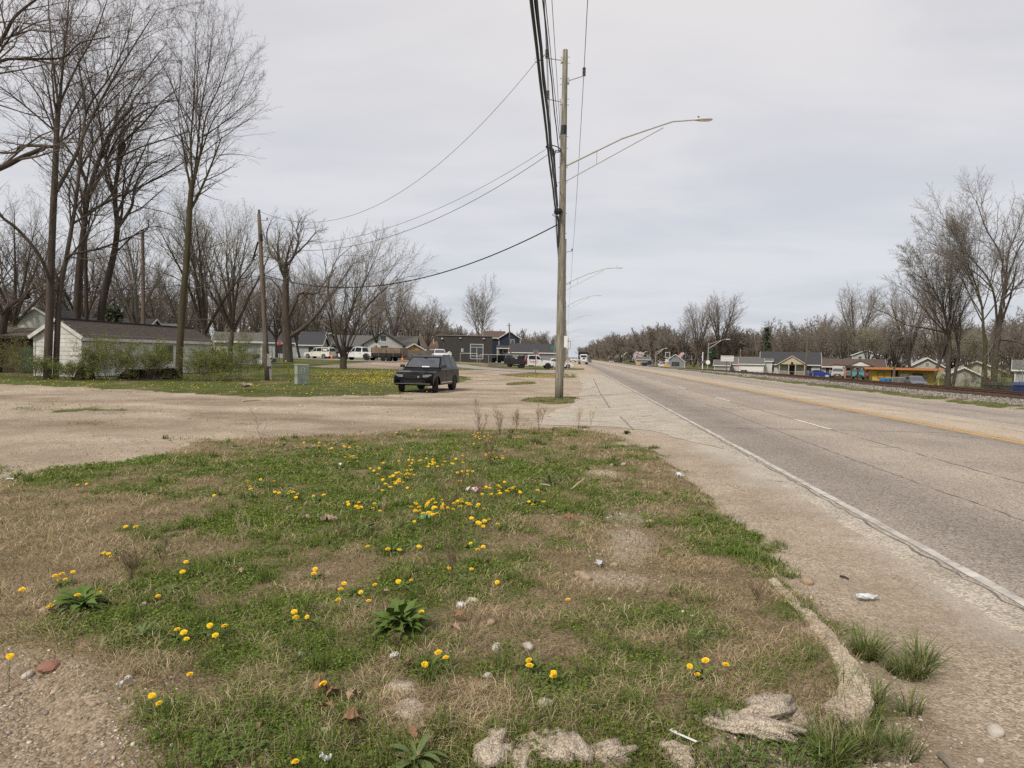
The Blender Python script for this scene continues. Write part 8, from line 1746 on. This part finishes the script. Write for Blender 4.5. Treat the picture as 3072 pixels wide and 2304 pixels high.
# --- right side
wh_ = house('house', 'white house with a dark roof and a tan gabled porch beyond the railway', 2372, 150, R(4.7 - 19), 11.0, 8, 2.5, 2.3, WG, RFD, .5, 'x', (('f', -3.7, 1.5, .8, 1.3, TRK), ('f', 3.3, 1.4, 1.2, 1.4, TRK)))
mb = MB(); P = [(-2.3, -2.2, 2.35), (2.7, -2.2, 2.35), (.2, -2.2, 3.9)]; mb.prism(P, (0, 0, 0), (0, .12, 0)); mb.build('porch_gable', TANS, wh_)
for s_ in (-1, 1): mb = MB(); mb.prism([(.2 + s_ * 3.0, -2.4, 2.15), (.2, -2.4, 4.0), (.2, -2.4, 4.12), (.2 + s_ * 3.0, -2.4, 2.27)], (0, 0, 0), (0, 3.6, 0)); mb.build('porch_roof', RFD, wh_); mb = MB(); mb.bar((.2 + s_ * 3.0, -2.43, 2.2), (.2, -2.43, 4.06), .05, .16); mb.build('porch_barge_board', TANS, wh_)
for x in (-2.2, -.4, .9, 2.6): mb = MB(); mb.box((x, -2.1, 1.1), (.16, .16, 2.4)); mb.build('porch_post', TANS, wh_)
for a, b in ((-2.2, -.4), (.9, 2.6)):
    mb = MB(); mb.box(((a + b) / 2, -2.1, .95), (b - a, .06, .08))
    n = int((b - a) / .16)
    for i in range(n): mb.box((a + (i + .5) * (b - a) / n, -2.1, .5), (.06, .05, .85))
    mb.build('porch_railing', TANS, wh_)
mb = MB(); mb.box((.25, -.02, 1.1), (.95, .06, 2.1)); mb.build('door', TRK, wh_); mb = MB(); mb.lathe([(.25, 0), (.25, .05)], (.2, -2.26, 2.6), (0, -1, 0), 12); mb.build('gable_plaque', TRK, wh_)
mb = MB(); mb.box((3.3, -.15, 1.0), (.6, .4, .4)); mb.build('window_air_conditioner', LUM, wh_)
house('garage', 'low white garage joined to the left of the porch house', 2255, 150, R(4.7 - 17), 4.6, 5, 2.3, 1.1, SIGNW, RFG, .3, cat='garage'); house('house', 'narrow white wing between the low garage and the porch house', 2288, 151, R(4.7 - 17), 3.6, 6, 2.9, 0.6, WG, RFG, .3)
house('garage', 'grey-roofed white garage left of the low white one', 2228, 168, R(4.7 - 30), 6.0, 6, 2.1, 1.6, WG, RFG, .3, 'x', cat='garage'); house('garage', 'small block garage with stained wall behind the billboard post', 2166, 165, R(4.7 - 20), 3.2, 5, 1.8, 1.1, CBL, RFG, .3, 'x', cat='garage')
house('house', 'white house with a dark roof just right of the porch house', 2472, 165, R(4.7 - 30), 4.5, 6, 2.3, 1.7, WG, RFD, .4, 'x', ((('f'), -1, 1.2, .9, 1.3),))
bh = house('house', 'brown-roofed brick house behind the carport', 2562, 138, R(4.7 - 22), 10, 8, 2.2, 1.3, BRW, RFB, .6, 'x', (('f', -3.5, 1.3, 1.2, 1.0), ('f', 3.8, 1.3, 1.2, 1.0)))
mb = MB(); mb.prism([(-1.2, -1.6, 2.3), (3.2, -1.6, 2.3), (1.0, -1.6, 3.2)], (0, 0, 0), (0, .1, 0)); mb.build('entrance_gable', TRW, bh)
for s_ in (-1, 1): mb = MB(); mb.prism([(1.0 + s_ * 2.5, -1.8, 2.15), (1.0, -1.8, 3.25), (1.0, -1.8, 3.36), (1.0 + s_ * 2.5, -1.8, 2.26)], (0, 0, 0), (0, 3, 0)); mb.build('entrance_roof', RFB, bh)
house('house', 'grey-blue two-storey house behind the brown-roofed one', 2598, 185, R(4.7 - 30), 6.4, 8, 4.8, 1.3, GS, RFG, .4, 'y', (('f', -1.4, 4.0, .8, 1.0), ('f', 1.6, 4.0, .8, 1.0)))
house('house', 'pale house with a small gable window left of the twisted tree', 2782, 150, R(4.7 - 25), 6, 8, 2.4, 1.7, M('cream_plaster', (.42, .39, .34), (.34, .31, .27), 2, .9), RFM, .5, 'y', (('f', 0, 2.8, .7, .5),))
house('garage', 'low grey garage with a pale roof behind the twisted tree', 2893, 98, R(4.7 - 28), 4.0, 6, 1.9, 1.0, CBL, RFM, .4, 'y', cat='garage', dz=-.35); house('house', 'cream house with a wide pale roof behind the red car', 2930, 125, R(4.7 - 32), 7, 8, 2.1, 1.4, M('cream_wall', (.50, .46, .38), (.4, .37, .31), 2, .9), RFM, .6, 'y')
house('house', 'blue-grey house at the right edge behind the scrub', 3105, 95, R(4.7 - 35), 4.2, 8, 2.4, 1.2, GS, RFG)
# yellow shop with orange roof edge
yb = gD(2708, 99); yb.z -= .45; Y = thing('yellow_shop', 'low yellow flat-roofed building with an orange roof edge', 'building', yb, R(4.7 - 21)); 
mb = MB(); mb.box((-2.5, 2.5, 1.3 - .3), (2.3, 5, 3.2)); mb.box((1.3, 3.2, 1.3 - .3), (5.3, 4.6, 3.2)); mb.build('wall', YEL_, Y)
mb = MB(); mb.box((0, 2.4, 2.68), (9.4, 6.6, .14)); mb.build('roof_slab', RFG, Y); mb = MB(); mb.box((0, -.95, 2.68), (9.5, .08, .30)); mb.build('fascia', ORF, Y)
winpart(Y, -2.6, 0, 1.75, .75, .62, M('brown_frame', (.30, .15, .06), (.24, .12, .05), 3, .8), glass=YEL_); winpart(Y, 2.0, .9, 1.6, 1.0, .8, TRK)
mb = MB(); mb.box((.3, .86, 1.6), (1.0, .06, .8)); mb.build('pale_panel', SIGNW, Y); mb = MB(); mb.box((-.8, .86, 1.3), (.8, .06, 2.2)); mb.build('door', TRK, Y)
for x in (-1.0, 4.2): mb = MB(); mb.box((x, -.8, 1.1), (.15, .15, 3.0)); mb.build('post', TRK if x < 0 else YEL_, Y)
mb = MB(); mb.box((5.1, 1.5, 2.62), (1.2, 2.0, .2)); mb.build('awning', RFG, Y)
def barrel(px, D, label, m_, r=.36, hh_=.95):
    b = gD(px, D); mb = MB(); mb.lathe([(r * .85, 0), (r, .1), (r * 1.02, hh_ * .35), (r, hh_ * .38), (r * 1.02, hh_ * .7), (r * .97, hh_ * .95), (r * .85, hh_)], n=14); o = mb.build('barrel', m_); o.location = b; tag(o, label, 'barrel')
BLB = M('blue_barrel', (.03, .16, .36), (.025, .12, .28), 4, .5)
barrel(2652, 95, 'left one of two blue barrels at the yellow wall', BLB, .48, 1.0); barrel(2665, 95, 'right one of two blue barrels at the yellow wall', BLB, .45, 1.0); barrel(2627, 101, 'dark blue barrel left of the yellow wall', BIN_B, .4, 1.0); barrel(2483, 120, 'light blue barrel in front of the blue car', M('light_blue_barrel', (.25, .45, .62), (.2, .38, .52), 4, .5), .33, .8); barrel(2722, 94, 'dark bin between the cabinets and the grey car', BIN_D, .35, .9)
b = gD(2697, 94); t = thing('air_conditioner', 'grey upright air conditioning units before the yellow building', 'air conditioner', b, R(-16)); [MB().box((x, 0, .6), (.75, .7, 1.2)).build('cabinet', GALV, t) for x in (-.4, .4)]; [MB().box((x, -.36, .6), (.6, .02, 1.0)).build('louvre_panel', INS, t) for x in (-.4, .4)]
# carport
cp_ = gD(2565, 108); cp_.z -= .45; C = thing('carport', 'brown open carport on arched posts left of the yellow building', 'carport', cp_, R(4.7 - 24)); CX0, CX1 = -2.9, 2.5
mb = MB(); mb.prism([(CX0, -.3, 2.95), (CX1, -.3, 2.55), (CX1, -.3, 2.75), (CX0, -.3, 3.15)], (0, 0, 0), (0, 5, 0)); mb.build('roof', BRW, C)
for i, x in enumerate((-1.3, -.4, .5, 1.4, 2.2, 3.0)):
    zt = 2.95 - .4 * (x - CX0) / (CX1 - CX0)
    mb = MB(); mb.box((x, 0, zt / 2 - .1), (.20, .2, zt)); mb.build('post', ORP if i in (0,) else BRW, C); mb = MB(); mb.bar((x, 0, zt - .7), (x - .3, 0, zt - .05), .1, .12); mb.bar((x, 0, zt - .7), (x + .3, 0, zt - .05), .1, .12); mb.build('brace', BRW, C)
for x in (-1.3, .5, 2.2): mb = MB(); mb.box((x, 4.5, 1.2), (.16, .16, 2.7)); mb.build('post', BRW, C)
# person by the grey car
def person(px, D, label, cols, hgt=1.75):
    b = gD(px, D); t = thing('person', label, 'person', b, face_cam(b)); s = hgt / 1.75
    me = bpy.data.meshes.new('body'); J = [((0, 0, .95), .15), ((0, 0, 1.20), .15), ((0, 0, 1.42), .17), ((0, 0, 1.52), .065), ((0, -.01, 1.64), .10), ((.09, 0, .88), .10), ((.11, -.02, .48), .065), ((.12, .02, .08), .05), ((.12, -.12, .03), .04), ((-.09, 0, .88), .10), ((-.12, .03, .48), .065), ((-.13, .06, .08), .05), ((-.13, -.08, .03), .04), ((.20, 0, 1.40), .06), ((.25, -.02, 1.13), .045), ((.22, -.16, .95), .035), ((-.20, 0, 1.40), .06), ((-.26, .0, 1.13), .045), ((-.24, -.12, .92), .035)]
    E = [(0, 1), (1, 2), (2, 3), (3, 4), (0, 5), (5, 6), (6, 7), (7, 8), (0, 9), (9, 10), (10, 11), (11, 12), (2, 13), (13, 14), (14, 15), (2, 16), (16, 17), (17, 18)]
    me.from_pydata([tuple(c * s for c in j[0]) for j in J], E, []); o = bpy.data.objects.new('body', me); COL.objects.link(o); o.parent = t
    o.modifiers.new('Skin', 'SKIN'); 
    for v, j in zip(me.skin_vertices[0].data, J): v.radius = (j[1] * s, j[1] * s)
    me.skin_vertices[0].data[0].use_root = True; o.modifiers.new('Sub', 'SUBSURF').levels = 1; me.materials.append(cols[0])
    mb = MB(); mb.lathe([(.10, 0), (.115, .05), (.10, .10), (.04, .14)], (0, .01, 1.63 * s), n=10); mb.build('hair', cols[1], t)
person(2775, 90, 'person in dark clothes standing right of the grey car', (M('dark_clothes', (.03, .03, .035), (.05, .045, .05), 6, .9), ROTT))
# shop with flag, crates, tents in the middle distance
fs_ = house('shop', 'small grey gabled shop with a dark opening beside the flag', 2026, 235, R(4.7 - 12), 6.0, 6, 2.2, 2.3, GYS, RFD, .3, 'y', (('f', .1, 1.4, 2.2, 1.1, TRK),), cat='shop')
fb_ = gD(2044, 222); fl = thing('flag', 'striped flag hanging from a slanted pole at the grey shop', 'flag', fb_, R(0)); mb = MB(); mb.cyl((0, 0, 0), (.3, 0, 5.8), .04, 6); mb.build('pole', GALV, fl)
FR, FW_ = SIGNR, SIGNW
for i in range(6):
    mb = MB(); a = Vector((.28, 0, 5.6)); d = Vector((-1.3, 0, -1.5)); o_ = Vector((.10, 0, -.14)) * i; P = [a + o_, a + o_ + Vector((.10, 0, -.14)), a + o_ + Vector((.10, 0, -.14)) + d * .5 + Vector((0, -.15, 0)), a + o_ + d * .5 + Vector((0, -.15, 0))]; mb.prism(P, (0, 0, 0), (0, .02, 0)); P = [P[3], P[2], P[2] + d * .5 + Vector((0, .25, 0)), P[3] + d * .5 + Vector((0, .25, 0))]; mb.prism(P, (0, 0, 0), (0, .02, 0)); mb.build('stripe', FR if i % 2 == 0 else FW_, fl)
mb = MB(); mb.prism([(.27, -.06, 5.62), (.52, -.06, 5.27), (.20, -.10, 4.85), (-.08, -.10, 5.2)], (0, 0, 0), (0, .04, 0)); mb.build('canton', BIN_B, fl)
YC = M('yellow_crate', (.55, .36, .12), (.45, .30, .1), 3, .8)
for px, D, w_, hh_, m_, lab in [(2001, 222, 1.9, 1.2, YC, 'yellow-orange shed panel under the framed shop sign'), (1917, 262, 1.6, 1.3, YC, 'yellow-orange panel in front of the blossoming tree'), (1934, 262, 2.0, 1.1, WOODF, 'pale board panel right of the left yellow panel'), (1964, 240, 2.2, 1.1, WOODF, 'pale board panel by the crossing signs')]:
    b = gD(px, D); t = thing('board_screen', lab, 'screen', b, face_cam(b)); n = 5
    for i in range(n): MB().box((-w_ / 2 + w_ * (i + .5) / n, 0, hh_ / 2), (w_ / n * .92, .06, hh_)).build('board', m_, t)
    MB().box((0, .08, hh_ * .8), (w_, .06, .1)).build('rail', m_, t)
house('shed', 'grey-roofed shed behind the left yellow panel', 1930, 275, R(0), 5, 4, 2.3, .9, GYS, RFG, .3, cat='shed')
vehicle('parked_truck', 'dark pickup parked behind the crossing signs', 'pickup', gD(1950, 255), R(10), 'pickup', P_DARK, RIMD); vehicle('parked_truck', 'white van near the framed shop sign', 'van', gD(1985, 250), R(190), 'bigsuv', P_WHITE, RIMD)
b = gD(1836, 420); t = thing('low_wall', 'low white barrier pieces by the far side of the highway', 'barrier', b, R(60)); [MB().box((x, 0, .4), (1.6, .4, .9)).build('barrier_block', SIGNW, t) for x in (-2.2, 0, 2.2)]
# wheelie bins by the low garages
for px, lab in [(2199, 'dark wheelie bin left of the stop sign by the low garages'), (2228, 'left one of two dark wheelie bins right of the stop sign'), (2238, 'right one of two dark wheelie bins right of the stop sign')]:
    b = gD(px, 148); t = thing('wheelie_bin', lab, 'bin', b, face_cam(b)); MB().prism([(-.25, -.3, .05), (.25, -.3, .05), (.3, -.3, .95), (-.3, -.3, .95)], (0, 0, 0), (0, .6, 0)).build('bin_body', BIN_D, t); MB().box((0, 0, 1.0), (.66, .7, .08)).build('lid', BIN_D, t)
frame_fence('low pipe fence in front of the white houses beyond the railway', 2245, 2440, 140, 1.0, 14)
# mailbox left
b = gD(768, 62); t = thing('mailbox', 'black mailbox behind the shrubs left of the leaning pole', 'mailbox', b, R(10)); MB().cyl((0, 0, 0), (0, 0, 1.1), .05, 6).build('post', POLED, t); mb = MB(); mb.prism([(-.3, -.15, 1.1), (-.3, .15, 1.1), (-.3, .15, 1.28), (-.3, .08, 1.38), (-.3, -.08, 1.38), (-.3, -.15, 1.28)], (0, 0, 0), (.6, 0, 0)); mb.build('box', PLAS, t)
# ---------------------------------------------------------------- litter, stones, leaves in the near grass
LEAFB = M('dead_brown_leaf', (.30, .16, .09), (.20, .11, .065), 18, .75, bump=.3); LEAFP = M('pale_dead_leaf', (.40, .27, .17), (.30, .20, .13), 16, .8, bump=.3); PAPW = M('crumpled_white_paper', (.74, .74, .74), (.6, .6, .6), 14, .7); BAGG = M('pale_green_plastic', (.35, .52, .30), (.24, .42, .2), 14, .35, spec=.5); KRAFT = M('brown_paper', (.36, .27, .20), (.27, .20, .145), 10, .9); REDW = M('red_print', (.50, .08, .08), (.42, .06, .06), 10, .5); PLSW = M('clear_white_plastic', (.55, .58, .60), (.45, .48, .5), 10, .2, spec=.6); BRICK = M('brick_fragment', (.30, .15, .10), (.24, .12, .085), 12, .9, bump=.5); STN = M('pale_stone', (.50, .46, .40), (.36, .32, .27), 14, .9, bump=.4); STB = M('tan_stone', (.38, .28, .19), (.28, .2, .14), 14, .9, bump=.4)
def crumple(label, px, py, w_, d_, hh_, mats, seed, cat='litter', name='crumpled_paper', n=7):
    rs = random.Random(seed); p = gH(px, py); mb = MB(); vs = []
    for i in range(n):
        for j in range(n):
            e = 1 - .35 * (i in (0, n - 1)) * rs.random() - .35 * (j in (0, n - 1)) * rs.random(); vs.append(((i / (n - 1) - .5) * w_ * e + rs.gauss(0, w_ * .03), (j / (n - 1) - .5) * d_ * e + rs.gauss(0, d_ * .03), .012 + rs.random() * hh_))
    fs = [(i * n + j, i * n + j + 1, (i + 1) * n + j + 1, (i + 1) * n + j) for i in range(n - 1) for j in range(n - 1)]
    mb.add(vs, fs); mb.m = [1 if len(mats) > 1 and rs.random() < .3 else 0 for _ in mb.f]; o = mb.build(name, list(mats)); o.location = p + Vector((0, 0, .012)); o.rotation_euler[2] = rs.random() * 3; tag(o, label, cat)
crumple('red and white food wrapper lying right of the thick flower patch', 1418, 1480, .22, .09, .07, (PAPW, REDW), 1, name='food_wrapper'); crumple('pale green plastic bag crumpled below the flower patch', 1275, 1568, .13, .10, .07, (BAGG,), 2, name='plastic_bag')
crumple('white crumpled paper at the far left side of the flower patch', 1019, 1402, .08, .05, .05, (PAPW,), 3); crumple('white and grey crumpled packet near the gravel edge at right', 2038, 1434, .16, .08, .06, (PAPW, PLSW), 4); crumple('large crumpled brown paper scrap left of the middle', 985, 1570, .18, .13, .07, (KRAFT,), 5); crumple('smaller brown paper scrap left of the large one', 918, 1562, .10, .06, .04, (KRAFT,), 6)
crumple('clear plastic scrap in the thin stony grass', 1796, 1700, .10, .07, .03, (PLSW,), 7, name='plastic_scrap'); crumple('flattened white bottle lying on the dirt shoulder', 2600, 1803, .20, .075, .03, (PLSW, PAPW), 8, name='flat_bottle'); crumple('white cardboard flap behind the brown oak leaf', 1385, 1833, .07, .045, .04, (PAPW,), 9); crumple('small white wrapper in front of the largest dandelion plant', 1182, 1982, .085, .03, .02, (PAPW, PLSW), 10, name='wrapper'); crumple('open tan cardboard lying in the lawn by the gravel lot', 736, 1169, .9, .5, .35, (KRAFT,), 11, name='cardboard', n=3); crumple('white scrap at the left edge of the lower grass', 28, 1444, .10, .04, .02, (PAPW,), 12); crumple('grey-white scrap in the flowers near the gravel', 1060, 1340 + 40, .06, .04, .03, (PLSW,), 13); crumple('white rag scrap at the lower left', 372, 2063, .10, .03, .03, (PAPW, KRAFT), 14); crumple('white scrap at the bottom edge left of the plantain', 975, 2300, .05, .03, .03, (PAPW,), 15)
for i, (px, py, sz, m_, lab) in enumerate([(960, 2092, .095, LEAFB, 'brown oak leaf, topmost left of the fallen leaf group'), (1008, 2105, .08, LEAFB, 'folded brown leaf right of the topmost left leaf'), (1070, 2110, .085, LEAFP, 'lobed tan leaf at the right of the fallen leaf group'), (975, 2155, .085, LEAFB, 'curled brown leaf in the middle of the fallen leaf group'), (1060, 2195, .11, LEAFB, 'large curled brown leaf lowest in the leaf group'), (1050, 2175, .07, LEAFP, 'pale upright leaf above the large curled one'), (1378, 1868, .08, LEAFB, 'dark oak leaf below the white cardboard flap'), (1366, 1905, .075, LEAFP, 'pale curled leaf below the dark oak leaf'), (1712, 1572, .14, LEAFB, 'reddish brown leaf lying left of the stony strip'), (1225, 2010, .05, LEAFB, 'small brown leaf near the flower pair'), (1460, 1700, .06, LEAFB, 'small orange-brown leaf right of the middle tangle'), (715, 1730, .07, LEAFP, 'brown leaf in the clover at left'), (1155, 1790, .05, LEAFP, 'tan leaf among straw above the largest plant'), (1235, 2230, .07, LEAFB, 'dark leaf behind the plantain'), (790, 2200, .06, LEAFB, 'brown leaf in the lower left grass'), (2330, 1560, .05, LEAFP, 'tan leaf at the gravel edge')]):
    rs = random.Random(i + 50); mb = MB(); n = 9; vs = []
    for k in range(n):
        q = k / (n - 1); wd = sz * .42 * math.sin(math.pi * min(.97, q * .93 + .03)) * (1.25 if k % 2 else .65); z = .015 + .35 * sz * math.sin(q * 2.4) * rs.uniform(.6, 1.2)
        for j in (-1, 0, 1): vs.append(((q - .5) * sz, j * wd, z + abs(j) * wd * rs.uniform(.2, .9)))
    mb.add(vs, [(k * 3 + j, k * 3 + j + 1, (k + 1) * 3 + j + 1, (k + 1) * 3 + j) for k in range(n - 1) for j in (0, 1)]); o = mb.build('fallen_leaf', m_); o.location = gH(px, py) + Vector((0, 0, .012)); o.rotation_euler = (rs.uniform(-.4, .4), rs.uniform(-.3, .3), rs.random() * 6.28); tag(o, lab, 'leaf', 'fallen brown leaves')
for i, (px, py, sz, m_, lab) in enumerate([(148, 2005, .075, BRICK, 'flat reddish brick fragment at the lower left'), (135, 1838, .05, STB, 'dark stone below the left dandelion clump'), (970, 2200, .035, STN, 'small pale stone left of the curled leaves'), (907, 1966, .028, STN, 'small pale stone left of the largest dandelion plant'), (1633, 2120, .05, STN, 'white stone standing in the grass at the bottom'), (1490, 1945, .04, STN, 'pale rounded stone in straw, left of two'), (1585, 1945, .042, STN, 'pale rounded stone in straw, right of two'), (1463, 2030, .03, STN, 'small flat stone at the left of the thin grass'), (1950, 1569, .05, STB, 'single larger pebble in the stony strip'), (1740, 1728, .055, STB, 'flat tan pebble left of the clear plastic scrap'), (1757, 1738, .05, STB, 'tan pebble just right of the flat one'), (1842, 1698, .04, STB, 'tan pebble right of the clear plastic scrap'), (435, 1765 + 50, .03, STN, 'small stone right of the left dandelion clump'), (85, 2010 + 20, .035, STN, 'white chip stone at the left by the gravel'), (1475, 1870, .04, STB, 'tan stone in dry grass right of the oak leaf'), (1415, 1808, .045, STN, 'flat white stone in dry grass'), (1060, 2080, .035, STN, 'grey stone chip above the leaf group'), (1870, 1395, .05, STN, 'white stone near the far tip of the grass'), (1720, 2035 + 180, .03, STN, 'round pebble on the broken kerb'), (2420, 1745 + 5, .06, STB, 'flat grey stone in the gutter gravel'), (2985, 2200, .05, STN, 'white chip in the gravel at the lower right')]):
    mb = MB(); mb.blob((0, 0, 0), (sz, sz * .75, sz * (.3 if m_ == BRICK else .6)), random.Random(i), 2, .28); o = mb.build('stone', m_, smooth=m_ != BRICK); o.location = gH(px, py) + Vector((0, 0, sz * .2)); tag(o, lab, 'stone')
for px0, py0, px1, py1, r, m_, lab in [(1715, 1470, 1745, 1432, .012, STRM, 'bleached stick standing in the wide tuft'), (1622, 1456, 1650, 1460, .014, STRM, 'short bleached stick lying left of the tuft'), (2520, 1732, 2546, 1740, .010, CHR if False else M('dark_stick', (.05, .04, .035), (.03, .025, .02), 5, .8), 'dark short stick lying on the dirt shoulder'), (2820, 2275, 2860, 2320, .018, M('grey_stick', (.22, .19, .15), (.15, .13, .1), 5, .9), 'grey stick at the bottom right in the gravel'), (728, 1206, 780, 1203, .04, STRM, 'pale stick lying on the gravel lot')]:
    a = gH(px0, py0); b = gH(px1, py1) if 'standing' not in lab else a + Vector((.16, .0, .14)); mb = MB(); mb.tube([a + Vector((0, 0, r)) - a, (b - a) * .5 + Vector((0, 0, r + .006)), b - a + Vector((0, 0, r))], [r, r * .9, r * .6], 6); o = mb.build('stick', m_); o.location = a; tag(o, lab, 'stick')
# plastic fork on the broken concrete
p = gH(2045, 2235); fk = thing('plastic_fork', 'broken white plastic fork lying between the concrete lumps', 'fork', p + Vector((0, 0, .045)), R(-40)); MB().bar((-.02, 0, 0), (.075, 0, .0), .010, .004).build('handle', PAPW, fk)
for k in (-1, 0, 1): MB().bar((-.02, k * .006, 0), (-.06, k * .009, .006), .004, .003).build('tine', PAPW, fk)
